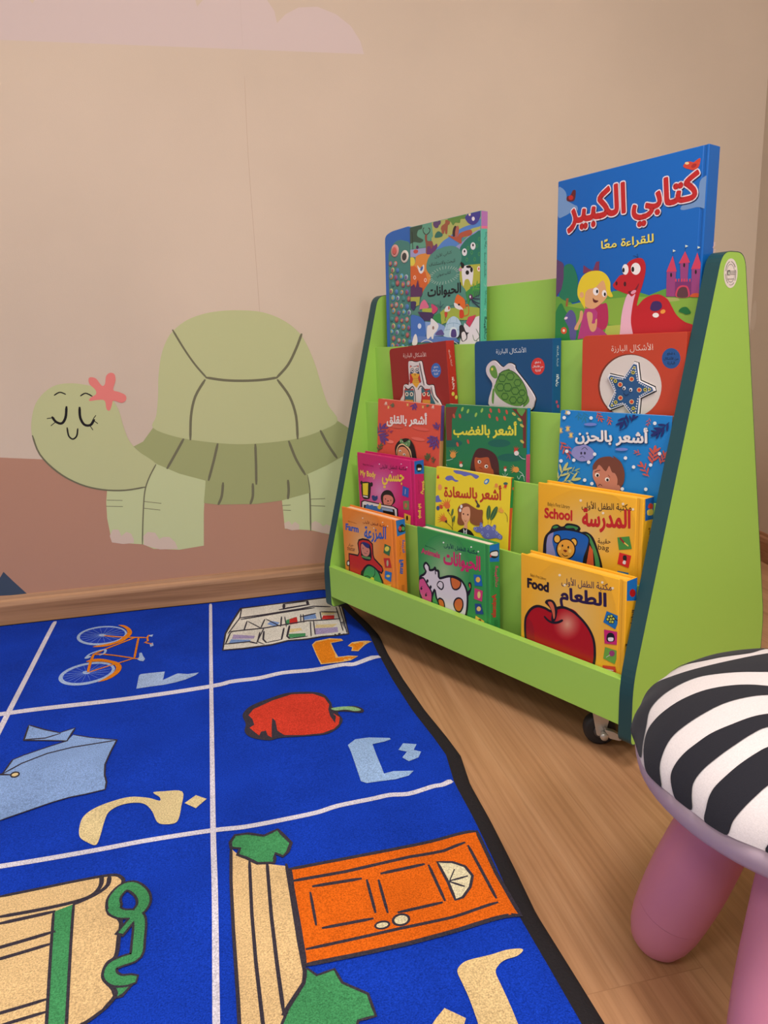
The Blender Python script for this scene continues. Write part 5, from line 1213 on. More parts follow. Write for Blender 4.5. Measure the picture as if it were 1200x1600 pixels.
  ('p',215,1,[194,1028,171,1033,142,1059,115,1097,97,1138,93,1170,105,1186,128,1181,157,1155,184,1117,201,1077,205,1044]),
  ('p',215,1,[432,1242,418,1228,371,1208,304,1188,234,1173,180,1168,157,1174,171,1188,219,1209,287,1229,356,1243,409,1248]),
  ('p',215,1,[298,1004,275,1009,246,1034,219,1072,202,1113,198,1145,209,1161,232,1156,261,1131,287,1093,305,1052,309,1020]),
  ('p',215,1,[433,1107,405,1097,351,1097,286,1108,227,1127,190,1148,185,1167,214,1177,268,1177,334,1166,392,1147,428,1126]),
  ('s',222,6,1,0,[192,1267,343,1299,491,1330]),
  ('p',222,1,[299,1340,297,1327,276,1303,248,1281,230,1275,233,1287,254,1311,282,1333]),
  ('p',222,1,[405,1262,385,1261,348,1269,315,1281,305,1291,325,1292,362,1284,395,1272]),
  ('p',222,1,[448,1371,446,1359,425,1335,398,1313,380,1307,383,1319,404,1343,431,1364]),
  ('p',222,1,[553,1294,533,1293,497,1301,464,1313,454,1323,474,1324,511,1316,543,1303]),
  ('p',222,1,[582,1350,568,1338,529,1327,488,1321,469,1326,483,1337,522,1349,563,1354]),
  ('s',215,13,1,0,[2058,1383,1965,1337,1872,1289]),
  ('p',215,1,[1988,1241,1978,1262,1989,1310,2014,1356,2039,1374,2049,1353,2039,1305,2013,1259]),
  ('p',215,1,[1806,1364,1838,1375,1910,1377,1977,1369,2003,1355,1971,1344,1900,1342,1831,1350]),
  ('p',215,1,[1913,1203,1903,1224,1914,1272,1940,1319,1965,1337,1976,1315,1965,1268,1939,1221]),
  ('p',215,1,[1730,1326,1763,1337,1835,1339,1903,1331,1928,1318,1896,1307,1824,1304,1756,1312]),
  ('p',215,1,[1838,1164,1828,1185,1839,1234,1865,1281,1891,1299,1901,1278,1890,1229,1864,1182]),
  ('p',215,1,[1734,1220,1746,1246,1801,1282,1868,1307,1906,1307,1895,1281,1840,1244,1773,1219]),
  ('s',215,16,1,0,[2059,1357,2026,1285,1992,1212]),
  ('p',215,1,[2142,1215,2113,1226,2074,1267,2048,1314,2051,1339,2081,1327,2120,1286,2145,1240]),
  ('p',215,1,[1842,1214,1861,1237,1926,1272,1997,1300,2034,1303,2015,1280,1951,1244,1879,1217]),
  ('p',215,1,[2109,1142,2079,1154,2040,1195,2014,1241,2017,1266,2047,1255,2086,1214,2112,1167]),
  ('p',215,1,[1807,1140,1827,1163,1892,1199,1964,1227,2000,1230,1981,1207,1917,1171,1845,1143]),
  ('p',215,1,[1938,1094,1923,1119,1937,1172,1971,1222,2006,1241,2020,1216,2006,1163,1972,1113]),
  ('s',215,14,1,0,[2090,1519,2068,1554,2046,1589]),
  ('p',215,1,[1922,1569,1952,1573,2012,1563,2066,1546,2083,1531,2053,1527,1993,1536,1939,1553]),
  ('p',215,1,[2131,1669,2136,1650,2119,1608,2091,1568,2068,1554,2063,1573,2080,1615,2108,1655]),
  ('p',215,1,[1892,1616,1922,1620,1982,1610,2036,1593,2053,1577,2023,1573,1964,1583,1909,1600]),
  ('p',215,1,[1993,1673,2022,1664,2053,1630,2069,1590,2059,1568,2030,1577,1999,1611,1983,1651]),
  ('s',223,14,1,0,[60,826,96,893,131,959]),
  ('p',223,1,[10,917,34,912,61,888,75,859,69,842,46,848,19,872,4,900]),
  ('p',223,1,[214,932,203,916,161,893,113,876,87,876,98,892,140,915,188,931]),
  ('p',223,1,[46,984,69,978,96,954,111,926,105,909,82,915,55,939,40,967]),
  ('p',223,1,[249,998,238,982,196,959,148,943,122,943,134,958,175,981,223,997]),
  ('p',223,1,[169,1030,183,1015,175,983,150,952,122,941,108,957,116,989,141,1019]),
  ('s',223,15,1,0,[1803,841,1789,886,1774,931]),
  ('p',223,1,[1682,894,1708,897,1754,886,1791,868,1800,852,1773,849,1728,859,1690,878]),
  ('p',223,1,[1866,964,1868,947,1848,914,1816,884,1792,875,1790,892,1810,925,1842,955]),
  ('p',223,1,[1667,939,1694,943,1739,932,1777,913,1785,897,1759,894,1713,905,1675,923]),
  ('p',223,1,[1851,1009,1854,992,1833,959,1802,929,1778,920,1775,937,1796,970,1827,1000]),
  ('p',223,1,[1750,1003,1776,995,1795,965,1797,931,1780,913,1754,921,1735,950,1733,985]),
  ('s',223,11,1,0,[1988,812,1973,856,1959,901]),
  ('p',223,1,[1901,856,1919,859,1951,851,1977,838,1983,827,1965,824,1933,832,1906,845]),
  ('p',223,1,[2025,920,2027,908,2013,884,1990,863,1973,856,1971,869,1985,892,2008,914]),
  ('p',223,1,[1881,916,1900,919,1932,911,1958,898,1964,886,1945,884,1913,891,1887,905]),
  ('p',223,1,[1942,952,1960,947,1974,926,1975,902,1963,888,1945,894,1931,915,1930,939]),
  ('p',224,1,[697,834,665,974,734,1096,866,1182,1020,1231,1173,1224,1285,1146,1353,1044,1408,884,1386,784,725,694]),
  ('p',225,1,[722,794,727,953,803,1062,936,1106,1070,1079,1204,998,1253,864,1258,766,725,694]),
  ('p',226,1,[760,698,745,912,804,1026,937,1075,1071,1037,1184,953,1225,762]),
  ('p',227,1,[756,798,763,914,827,1008,961,1038,1073,1009,1163,936,1199,857,1204,759,771,700]),
  ('p',228,1,[834,1122,865,1210,933,1176,979,1132,1066,1163,1173,1224,1198,1150,1158,1062,1048,1070,969,1102,891,1107]),
  ('p',229,1,[878,1155,874,1148,863,1144,852,1145,847,1152,851,1159,862,1164,873,1162]),
  ('p',229,1,[1169,1175,1164,1167,1154,1163,1143,1165,1138,1171,1142,1179,1153,1183,1164,1181]),
  ('p',229,1,[1084,1109,1080,1102,1069,1097,1058,1099,1053,1105,1057,1113,1068,1117,1079,1115]),
  ('p',229,1,[950,1150,945,1142,935,1138,923,1140,919,1146,923,1153,934,1158,945,1156]),
  ('p',230,1,[899,928,878,913,841,910,812,920,806,937,828,952,864,955,894,945]),
  ('p',7,1,[884,928,878,918,860,912,843,914,835,922,842,932,859,938,877,936]),
  ('p',230,1,[1047,868,1025,854,989,850,960,860,954,878,976,893,1012,896,1041,886]),
  ('p',7,1,[1032,869,1025,859,1008,853,991,854,983,862,990,872,1007,878,1024,877]),
 ],
 'angry': [
  ('p',231,1,[480,1317,434,1273,307,1233,130,1207,-50,1202,-183,1221,-231,1258,-181,1304,-47,1344,133,1369,308,1372,435,1353]),
  ('p',231,1,[1753,1421,1716,1381,1614,1345,1473,1323,1329,1320,1222,1339,1182,1374,1222,1415,1328,1452,1472,1473,1613,1474,1715,1455]),
  ('p',231,1,[2066,1184,2026,1144,1913,1105,1756,1079,1596,1073,1477,1089,1433,1122,1477,1164,1595,1203,1755,1228,1912,1233,2025,1217]),
  ('p',232,1,[884,1859,854,1819,774,1786,664,1770,552,1774,470,1798,440,1835,471,1876,553,1909,665,1925,775,1920,855,1896]),
  ('p',233,0,[5,2005,351,2027,256,1842,186,1790,168,1348,25,1336,7,1668]),
  ('p',234,0,[1785,2051,2137,2056,2149,1366,2064,1359,2046,1849,1921,1957]),
  ('p',235,1,[1910,2057,2099,2054,2054,1964,2017,1933,1940,1987]),
  ('p',236,1,[516,1980,491,1950,463,1941,449,1959,457,1992,482,2022,510,2031,524,2014]),
  ('p',236,1,[672,1949,647,1919,620,1910,606,1927,614,1961,639,1990,666,1999,680,1982]),
  ('p',236,1,[890,1890,866,1861,840,1852,826,1869,833,1902,858,1932,884,1940,898,1923]),
  ('p',236,1,[1051,1982,1027,1952,1001,1944,988,1961,995,1993,1019,2023,1045,2031,1058,2014]),
  ('p',237,1,[448,1857,451,1824,434,1805,408,1813,386,1843,383,1876,400,1895,427,1887]),
  ('p',237,1,[1282,2005,1285,1973,1270,1956,1245,1963,1226,1991,1223,2023,1238,2041,1262,2033]),
  ('p',237,1,[1251,1899,1254,1867,1239,1849,1215,1857,1195,1885,1192,1917,1207,1934,1231,1927]),
  ('p',237,1,[1446,1857,1449,1825,1435,1808,1411,1815,1391,1843,1388,1875,1403,1892,1427,1885]),
  ('p',237,1,[1636,1878,1640,1846,1625,1829,1602,1837,1583,1864,1579,1896,1594,1913,1617,1905]),
  ('p',237,1,[1496,2007,1499,1976,1484,1959,1460,1966,1441,1994,1438,2026,1452,2043,1476,2035]),
  ('p',237,1,[1685,1994,1688,1963,1674,1946,1650,1953,1631,1981,1628,2012,1642,2029,1666,2021]),
  ('p',237,1,[373,1290,377,1255,360,1236,332,1243,311,1273,307,1307,325,1326,352,1319]),
  ('p',237,1,[676,1370,679,1336,663,1317,636,1325,615,1354,612,1387,629,1406,655,1399]),
  ('p',237,1,[276,1848,279,1814,262,1796,235,1804,213,1834,210,1868,227,1886,255,1878]),
  ('p',238,1,[1879,1934,1852,1928,1815,1941,1789,1965,1789,1985,1817,1991,1854,1978,1880,1955]),
  ('p',238,1,[2014,1841,1988,1835,1951,1847,1925,1871,1926,1891,1953,1897,1989,1885,2015,1861]),
  ('p',238,1,[2073,1737,2046,1731,2009,1743,1984,1766,1985,1787,2011,1793,2048,1780,2073,1757]),
  ('p',238,1,[2083,1449,2056,1442,2020,1454,1994,1477,1995,1498,2021,1504,2058,1493,2084,1470]),
  ('t',239,'أشعر بالغضب',0.038,[232,1412,1898,1523,236,1710]),
  ('p',240,1,[703,780,726,942,793,1107,882,1225,1012,1267,1204,1246,1371,1177,1454,1048,1476,852,1436,678,701,587]),
  ('p',241,1,[858,798,826,921,837,1064,968,1069,1183,1105,1236,1026,1278,907,1331,851,1310,663,924,615]),
  ('p',242,1,[1003,999,989,973,955,960,921,966,907,989,921,1015,955,1028,989,1022]),
  ('p',7,1,[988,994,981,980,964,973,947,977,940,989,947,1003,964,1011,981,1007]),
  ('p',242,1,[1187,928,1174,902,1140,889,1107,895,1093,918,1107,944,1140,957,1174,951]),
  ('p',7,1,[1172,923,1166,909,1149,902,1132,906,1126,918,1132,932,1149,939,1166,936]),
  ('s',243,10,1,0,[881,1037,990,1024]),
  ('s',243,9,1,0,[1098,965,1179,981]),
  ('s',244,10,1,0,[946,878,1001,877,1033,861]),
  ('p',245,0,[231,1063,106,1150,190,1040]),
  ('p',245,0,[235,1057,173,1175,187,1046]),
  ('p',245,0,[235,1051,245,1182,187,1052]),
  ('p',245,0,[231,1044,312,1171,190,1058]),
  ('p',245,0,[225,1039,363,1142,196,1064]),
  ('p',245,1,[277,1058,257,1024,210,1006,163,1015,144,1045,164,1079,211,1097,258,1088]),
  ('p',245,1,[295,1059,270,1016,210,993,150,1004,125,1043,151,1087,212,1110,271,1098]),
  ('p',245,0,[1894,957,1776,864,1917,934]),
  ('p',245,0,[1901,961,1752,904,1910,931]),
  ('p',245,0,[1909,962,1750,949,1902,930]),
  ('p',245,0,[1916,960,1772,995,1895,932]),
  ('p',245,0,[1922,957,1812,1032,1889,935]),
  ('p',245,1,[1960,952,1945,921,1906,904,1867,912,1851,940,1867,971,1905,988,1944,980]),
  ('p',245,1,[1976,954,1956,914,1906,892,1856,902,1835,938,1855,978,1905,999,1955,989]),
  ('p',246,0,[1908,1292,1837,1375,1875,1278]),
  ('p',246,0,[1909,1287,1888,1388,1874,1283]),
  ('p',246,0,[1908,1282,1939,1385,1875,1288]),
  ('p',246,0,[1904,1277,1983,1368,1878,1293]),
  ('p',246,1,[1939,1289,1925,1263,1892,1249,1858,1257,1844,1281,1857,1308,1891,1321,1925,1314]),
  ('p',247,1,[1969,1256,1953,1223,1912,1206,1870,1215,1853,1245,1870,1278,1911,1294,1952,1285]),
  ('p',246,0,[444,900,387,963,417,889]),
  ('p',246,0,[445,897,429,974,416,893]),
  ('p',246,0,[444,893,472,973,417,897]),
  ('p',246,0,[441,889,508,961,420,901]),
  ('p',246,1,[470,899,458,878,430,867,402,872,391,891,403,912,431,923,459,917]),
  ('p',247,1,[495,873,480,848,446,834,412,841,398,863,412,889,447,902,481,896]),
  ('p',246,0,[1638,934,1594,985,1618,926]),
  ('p',246,0,[1639,931,1626,993,1617,929]),
  ('p',246,0,[1638,928,1658,993,1618,932]),
  ('p',246,0,[1636,925,1685,983,1620,935]),
  ('p',246,1,[1657,933,1649,917,1628,908,1607,912,1598,927,1607,944,1628,952,1649,948]),
  ('p',247,1,[1676,913,1666,892,1640,882,1615,887,1604,905,1614,925,1640,936,1666,931]),
  ('s',248,10,1,0,[18,926,102,943,210,978]),
  ('s',248,14,1,0,[28,820,-19,881]),
  ('s',248,10,1,0,[1970,1219,2047,1168,2133,1162]),
  ('s',248,11,1,0,[1974,924,2071,876,2111,762]),
  ('s',248,10,1,0,[1936,830,1976,775,2033,856,2110,836]),
  ('s',248,12,1,0,[1635,870,1635,779]),
  ('s',248,10,1,0,[1568,832,1635,787,1703,848]),
 ],
 'sad': [
  ('s',249,6,1,0,[465,2061,485,2011,505,1961]),
  ('p',249,1,[582,1998,562,2001,521,2016,483,2036,470,2048,490,2046,530,2030,568,2010]),
  ('p',249,1,[425,1927,427,1943,444,1978,466,2011,480,2023,478,2007,461,1972,439,1939]),
  ('p',249,1,[601,1948,582,1951,541,1967,503,1986,490,1998,509,1996,550,1980,588,1960]),
  ('p',249,1,[445,1877,447,1893,464,1928,486,1961,500,1973,498,1957,481,1922,459,1889]),
  ('p',249,1,[536,1881,522,1893,504,1927,494,1964,497,1981,511,1969,529,1934,539,1898]),
  ('s',249,7,1,0,[368,2056,371,2016,373,1977]),
  ('p',249,1,[439,1988,424,1992,397,2010,375,2031,369,2043,384,2039,410,2021,433,2000]),
  ('p',249,1,[307,1955,312,1967,332,1990,356,2011,371,2016,366,2004,346,1981,322,1960]),
  ('p',249,1,[442,1935,427,1939,401,1957,378,1978,372,1990,387,1986,414,1968,436,1947]),
  ('p',249,1,[377,1913,367,1924,361,1952,364,1980,372,1993,382,1981,388,1953,385,1925]),
  ('p',250,0,[143,2052,69,2079,132,2038]),
  ('p',250,0,[146,2050,90,2097,129,2040]),
  ('p',250,0,[147,2047,118,2108,127,2043]),
  ('p',250,0,[148,2044,149,2109,127,2046]),
  ('p',250,0,[146,2041,178,2101,128,2049]),
  ('p',250,0,[144,2039,201,2085,131,2052]),
  ('p',250,1,[165,2046,158,2030,138,2023,118,2028,109,2044,116,2060,136,2068,156,2062]),
  ('p',250,0,[132,2038,205,2011,143,2052]),
  ('p',250,0,[129,2040,184,1993,146,2050]),
  ('p',250,0,[127,2043,156,1983,147,2047]),
  ('p',250,0,[127,2046,126,1981,148,2044]),
  ('p',250,0,[128,2049,96,1989,146,2041]),
  ('p',250,0,[131,2052,73,2005,144,2039]),
  ('p',250,1,[165,2046,158,2030,138,2023,118,2028,109,2044,116,2060,136,2068,156,2062]),
  ('p',250,0,[176,1771,102,1796,165,1756]),
  ('p',250,0,[179,1768,124,1815,162,1758]),
  ('p',250,0,[181,1765,152,1826,161,1761]),
  ('p',250,0,[181,1762,182,1828,160,1764]),
  ('p',250,0,[180,1759,211,1820,162,1767]),
  ('p',250,0,[177,1757,234,1805,164,1770]),
  ('p',250,1,[199,1765,192,1748,172,1741,152,1746,142,1761,150,1778,169,1786,190,1781]),
  ('p',250,0,[165,1756,238,1730,176,1771]),
  ('p',250,0,[162,1758,218,1712,179,1768]),
  ('p',250,0,[161,1761,190,1701,181,1765]),
  ('p',250,0,[160,1764,159,1698,181,1762]),
  ('p',250,0,[162,1767,130,1706,180,1759]),
  ('p',250,0,[164,1770,107,1721,177,1757]),
  ('p',250,1,[199,1765,192,1748,172,1741,152,1746,142,1761,150,1778,169,1786,190,1781]),
  ('p',250,0,[249,1667,176,1692,238,1653]),
  ('p',250,0,[252,1665,197,1711,235,1655]),
  ('p',250,0,[254,1662,225,1722,234,1657]),
  ('p',250,0,[254,1659,255,1724,234,1661]),
  ('p',250,0,[253,1656,284,1717,235,1664]),
  ('p',250,0,[250,1653,307,1702,238,1666]),
  ('p',250,1,[272,1662,265,1645,245,1637,225,1642,216,1658,223,1674,243,1682,263,1677]),
  ('p',250,0,[238,1653,311,1628,249,1667]),
  ('p',250,0,[235,1655,290,1609,252,1665]),
  ('p',250,0,[234,1657,263,1597,254,1662]),
  ('p',250,0,[234,1661,232,1595,254,1659]),
  ('p',250,0,[235,1664,204,1602,253,1656]),
  ('p',250,0,[238,1666,180,1618,250,1653]),
  ('p',250,1,[272,1662,265,1645,245,1637,225,1642,216,1658,223,1674,243,1682,263,1677]),
  ('p',250,0,[26,1733,-50,1759,14,1718]),
  ('p',250,0,[29,1731,-28,1778,11,1721]),
  ('p',250,0,[30,1728,1,1789,10,1724]),
  ('p',250,0,[31,1725,32,1791,9,1727]),
  ('p',250,0,[29,1722,61,1784,11,1730]),
  ('p',250,0,[27,1719,85,1768,14,1732]),
  ('p',250,1,[49,1728,41,1711,21,1703,1,1708,-9,1724,-1,1741,19,1749,39,1743]),
  ('p',250,0,[14,1718,89,1693,26,1733]),
  ('p',250,0,[11,1721,68,1674,29,1731]),
  ('p',250,0,[10,1724,39,1663,30,1728]),
  ('p',250,0,[9,1727,8,1660,31,1725]),
  ('p',250,0,[11,1730,-22,1668,29,1722]),
  ('p',250,0,[14,1732,-45,1684,27,1719]),
  ('p',250,1,[49,1728,41,1711,21,1703,1,1708,-9,1724,-1,1741,19,1749,39,1743]),
  ('s',251,7,1,0,[733,2073,775,2019,817,1966]),
  ('p',251,1,[831,2044,816,2041,784,2044,753,2054,741,2063,757,2066,789,2062,820,2053]),
  ('p',251,1,[743,1964,737,1977,739,2004,748,2031,758,2041,764,2029,761,2001,753,1975]),
  ('p',251,1,[865,2001,850,1998,818,2001,787,2010,775,2019,790,2023,823,2019,854,2010]),
  ('p',251,1,[777,1921,771,1934,773,1961,782,1988,792,1998,798,1986,795,1958,787,1932]),
  ('p',251,1,[898,1959,883,1955,851,1959,820,1967,809,1976,824,1980,856,1977,887,1968]),
  ('p',251,1,[858,1914,841,1919,820,1939,806,1964,807,1979,824,1974,845,1954,860,1929]),
  ('s',251,6,1,0,[951,2020,975,1973,999,1926]),
  ('p',251,1,[1028,1982,1016,1981,989,1988,965,2000,957,2008,970,2009,996,2002,1020,1990]),
  ('p',251,1,[943,1922,941,1933,948,1956,959,1977,969,1985,971,1974,964,1951,952,1930]),
  ('p',251,1,[1052,1935,1039,1934,1013,1942,989,1953,981,1961,994,1962,1020,1955,1044,1944]),
  ('p',251,1,[967,1875,965,1886,972,1909,983,1931,993,1938,995,1927,988,1904,976,1883]),
  ('p',251,1,[1024,1878,1011,1884,997,1904,989,1927,993,1939,1005,1933,1019,1912,1027,1890]),
  ('s',251,4,1,0,[1696,2034,1690,1986,1685,1938]),
  ('p',251,1,[1731,1979,1722,1983,1708,1998,1697,2014,1695,2022,1703,2018,1717,2004,1729,1988]),
  ('p',251,1,[1646,1963,1650,1971,1665,1985,1683,1996,1692,1998,1688,1990,1673,1977,1656,1966]),
  ('p',251,1,[1725,1931,1716,1935,1702,1949,1691,1965,1689,1974,1698,1970,1712,1956,1723,1940]),
  ('p',251,1,[1641,1915,1645,1923,1660,1936,1677,1947,1686,1950,1682,1942,1667,1928,1650,1917]),
  ('p',251,1,[1680,1895,1675,1903,1675,1922,1679,1941,1686,1948,1691,1940,1691,1921,1686,1902]),
  ('s',251,11,1,0,[31,1534,96,1456,160,1378]),
  ('p',251,1,[162,1499,142,1493,99,1495,58,1506,44,1519,64,1525,108,1523,148,1512]),
  ('p',251,1,[48,1389,39,1404,42,1440,55,1474,70,1487,79,1472,76,1436,63,1402]),
  ('p',251,1,[213,1437,193,1430,150,1433,110,1444,96,1456,116,1463,159,1460,199,1450]),
  ('p',251,1,[99,1326,91,1342,93,1377,106,1412,121,1425,130,1409,127,1374,115,1340]),
  ('p',251,1,[264,1376,244,1369,202,1371,161,1382,147,1394,167,1401,210,1398,250,1388]),
  ('p',251,1,[212,1315,189,1318,160,1343,142,1375,147,1394,170,1391,199,1366,217,1334]),
  ('s',252,8,1,0,[187,1492,213,1400,239,1308]),
  ('p',252,1,[276,1427,259,1427,228,1440,201,1457,193,1469,210,1469,242,1456,269,1439]),
  ('p',252,1,[155,1349,155,1363,170,1391,191,1415,206,1423,206,1409,191,1382,170,1357]),
  ('p',252,1,[302,1335,285,1335,254,1348,227,1365,219,1377,236,1377,267,1365,295,1347]),
  ('p',252,1,[181,1257,181,1271,196,1298,217,1323,232,1331,232,1317,217,1290,196,1265]),
  ('p',252,1,[257,1245,242,1254,229,1280,226,1309,234,1324,249,1315,262,1288,265,1259]),
  ('s',251,13,1,0,[1806,1332,1817,1430,1828,1528]),
  ('p',251,1,[1726,1444,1749,1438,1783,1407,1807,1370,1808,1348,1785,1354,1751,1385,1727,1422]),
  ('p',251,1,[1913,1465,1907,1444,1875,1410,1836,1384,1812,1381,1818,1403,1850,1436,1889,1462]),
  ('p',251,1,[1734,1510,1757,1503,1790,1473,1814,1436,1815,1414,1792,1420,1759,1450,1734,1488]),
  ('p',251,1,[1920,1530,1914,1509,1883,1475,1843,1450,1819,1447,1825,1468,1857,1501,1896,1527]),
  ('p',251,1,[1741,1575,1764,1569,1798,1538,1822,1501,1823,1479,1800,1485,1766,1516,1742,1553]),
  ('p',251,1,[1927,1594,1921,1573,1890,1540,1850,1515,1827,1512,1832,1533,1864,1566,1904,1591]),
  ('p',251,1,[1839,1625,1856,1606,1859,1563,1847,1520,1826,1504,1809,1523,1806,1567,1818,1609]),
  ('s',251,10,1,0,[1767,1129,1706,1208,1644,1288]),
  ('p',251,1,[1647,1161,1666,1168,1705,1165,1742,1156,1755,1144,1737,1138,1698,1140,1661,1150]),
  ('p',251,1,[1748,1275,1755,1260,1753,1225,1743,1190,1731,1176,1723,1192,1725,1227,1735,1262]),
  ('p',251,1,[1598,1225,1616,1232,1655,1229,1692,1219,1706,1208,1688,1202,1649,1204,1611,1214]),
  ('p',251,1,[1698,1339,1706,1324,1703,1288,1693,1254,1681,1240,1674,1255,1676,1291,1686,1326]),
  ('p',251,1,[1547,1290,1566,1296,1605,1293,1643,1283,1656,1272,1638,1266,1599,1268,1561,1278]),
  ('p',251,1,[1594,1352,1615,1348,1641,1323,1659,1291,1656,1272,1636,1276,1609,1302,1592,1333]),
  ('s',251,5,1,0,[1603,1461,1565,1476,1527,1491]),
  ('p',251,1,[1520,1445,1529,1453,1553,1462,1578,1468,1590,1466,1582,1458,1558,1448,1532,1443]),
  ('p',251,1,[1539,1536,1548,1529,1560,1509,1567,1487,1565,1476,1556,1483,1544,1503,1537,1525]),
  ('p',251,1,[1470,1465,1478,1473,1502,1482,1528,1488,1540,1486,1531,1478,1507,1469,1482,1463]),
  ('p',251,1,[1475,1513,1488,1515,1512,1508,1534,1496,1540,1486,1527,1483,1503,1490,1481,1502]),
  ('s',251,10,1,0,[1940,1346,1975,1413,2009,1479]),
  ('p',251,1,[1916,1452,1931,1441,1946,1410,1953,1376,1947,1359,1932,1370,1917,1401,1910,1435]),
  ('p',251,1,[2059,1425,2049,1410,2016,1393,1979,1383,1961,1386,1972,1401,2005,1418,2041,1428]),
  ('p',251,1,[1943,1505,1958,1495,1974,1463,1980,1430,1975,1413,1960,1423,1945,1454,1938,1488]),
  ('p',251,1,[2086,1477,2076,1463,2043,1446,2007,1436,1989,1440,1999,1454,2032,1471,2068,1481]),
  ('p',251,1,[1971,1558,1986,1548,2001,1517,2008,1483,2002,1466,1987,1476,1972,1508,1965,1541]),
  ('p',251,1,[2045,1550,2052,1531,2042,1498,2020,1469,2000,1462,1993,1480,2004,1514,2025,1543]),
  ('s',253,13,1,0,[1302,2063,1270,1993,1239,1923]),
  ('p',253,1,[1347,1930,1327,1943,1303,1982,1289,2025,1294,2046,1314,2033,1338,1994,1351,1951]),
  ('p',253,1,[1147,1956,1160,1975,1205,1998,1253,2013,1278,2011,1265,1993,1221,1969,1172,1954]),
  ('p',253,1,[1316,1860,1296,1872,1272,1912,1258,1955,1262,1976,1283,1963,1306,1924,1320,1881]),
  ('p',253,1,[1114,1886,1128,1904,1173,1928,1222,1943,1247,1941,1233,1923,1189,1899,1140,1883]),
  ('p',253,1,[1196,1829,1187,1852,1198,1896,1224,1935,1249,1947,1259,1924,1247,1880,1221,1841]),
  ('s',253,11,1,0,[1397,1944,1408,1979,1420,2015]),
  ('p',253,1,[1351,2050,1369,2042,1392,2012,1405,1979,1403,1962,1385,1970,1362,1999,1348,2033]),
  ('p',253,1,[1511,2047,1503,2031,1471,2010,1435,1996,1414,1997,1423,2013,1455,2035,1491,2049]),
  ('p',253,1,[1446,2091,1456,2073,1452,2038,1434,2006,1414,1996,1403,2014,1408,2049,1426,2081]),
  ('s',253,11,1,0,[1304,2038,1341,1915,1261,1835,1190,1805]),
  ('s',253,13,1,0,[2033,1981,1968,1923,1902,1865]),
  ('p',253,1,[2011,1848,1998,1866,1995,1908,2003,1950,2017,1967,2029,1949,2033,1906,2025,1865]),
  ('p',253,1,[1852,1936,1872,1949,1918,1954,1965,1950,1984,1938,1965,1926,1919,1920,1872,1924]),
  ('p',253,1,[1945,1789,1933,1807,1929,1850,1937,1892,1951,1909,1964,1891,1967,1848,1959,1806]),
  ('p',253,1,[1785,1877,1804,1890,1852,1896,1899,1892,1918,1880,1899,1867,1852,1861,1805,1865]),
  ('p',253,1,[1825,1798,1826,1822,1855,1857,1894,1882,1921,1882,1920,1857,1892,1823,1853,1798]),
  ('s',253,11,1,0,[1978,1858,1906,1829,1833,1799]),
  ('p',253,1,[1915,1753,1910,1772,1922,1808,1942,1841,1960,1851,1965,1832,1953,1796,1933,1763]),
  ('p',253,1,[1813,1870,1833,1876,1874,1868,1912,1851,1924,1836,1904,1831,1863,1838,1825,1855]),
  ('p',253,1,[1842,1723,1838,1741,1849,1778,1870,1811,1888,1821,1892,1803,1881,1766,1860,1733]),
  ('p',253,1,[1739,1840,1760,1846,1801,1838,1839,1822,1851,1806,1831,1801,1790,1808,1752,1825]),
  ('p',253,1,[1746,1763,1755,1784,1791,1805,1832,1815,1854,1807,1846,1787,1810,1765,1769,1755]),
  ('s',254,14,1,0,[17,864,81,969,144,1073]),
  ('p',254,1,[-23,1048,1,1030,27,976,40,918,33,890,10,909,-16,963,-30,1020]),
  ('p',254,1,[257,1014,234,992,169,962,99,942,65,943,88,965,154,995,224,1015]),
  ('p',254,1,[41,1152,64,1133,90,1080,104,1022,97,995,73,1013,47,1067,34,1124]),
  ('p',254,1,[318,1116,296,1095,231,1065,161,1045,128,1047,151,1069,216,1098,285,1118]),
  ('p',254,1,[218,1195,223,1166,199,1109,158,1058,125,1042,119,1071,144,1128,185,1180]),
  ('s',255,6,1,0,[182,996,291,1041,398,1086]),
  ('p',255,1,[257,1096,256,1081,242,1049,223,1018,210,1007,210,1022,224,1054,243,1085]),
  ('p',255,1,[370,1005,352,1004,314,1010,277,1021,264,1030,282,1032,321,1025,357,1014]),
  ('p',255,1,[364,1141,363,1126,350,1094,331,1063,318,1052,318,1067,332,1099,351,1130]),
  ('p',255,1,[476,1050,459,1049,421,1055,384,1066,371,1075,389,1077,427,1070,463,1059]),
  ('p',255,1,[480,1120,469,1107,434,1089,396,1077,377,1077,389,1090,424,1109,461,1121]),
  ('s',254,12,1,0,[122,849,238,880,353,911]),
  ('p',254,1,[275,1006,271,979,237,924,191,875,161,859,165,887,200,942,246,991]),
  ('p',254,1,[412,812,379,810,314,829,256,858,238,880,272,882,336,862,394,833]),
  ('p',254,1,[426,1046,422,1018,388,965,344,916,315,901,318,928,353,982,397,1031]),
  ('p',254,1,[506,953,483,928,417,903,347,891,314,900,337,925,404,950,474,962]),
  ('p',256,1,[762,1875,746,1861,701,1849,639,1841,575,1841,528,1848,510,1860,526,1874,572,1886,635,1894,698,1894,744,1887]),
  ('p',256,1,[1371,1520,1356,1506,1315,1493,1257,1484,1198,1483,1154,1488,1138,1499,1153,1514,1195,1527,1253,1535,1312,1537,1354,1531]),
  ('t',257,'أشعر بالحزن',0.038,[375,1519,1715,1585,358,1797]),
  ('t',92,'أشعر بالحزن',0.038,[361,1528,1703,1594,344,1807]),
  ('p',258,1,[278,1364,339,1464,452,1501,547,1527,678,1480,746,1407,721,1311,597,1259,468,1241,350,1288]),
  ('p',259,1,[505,1379,500,1362,487,1353,473,1359,466,1375,471,1393,484,1401,498,1396]),
  ('p',259,1,[576,1386,571,1368,558,1360,544,1366,537,1382,542,1400,555,1408,569,1402]),
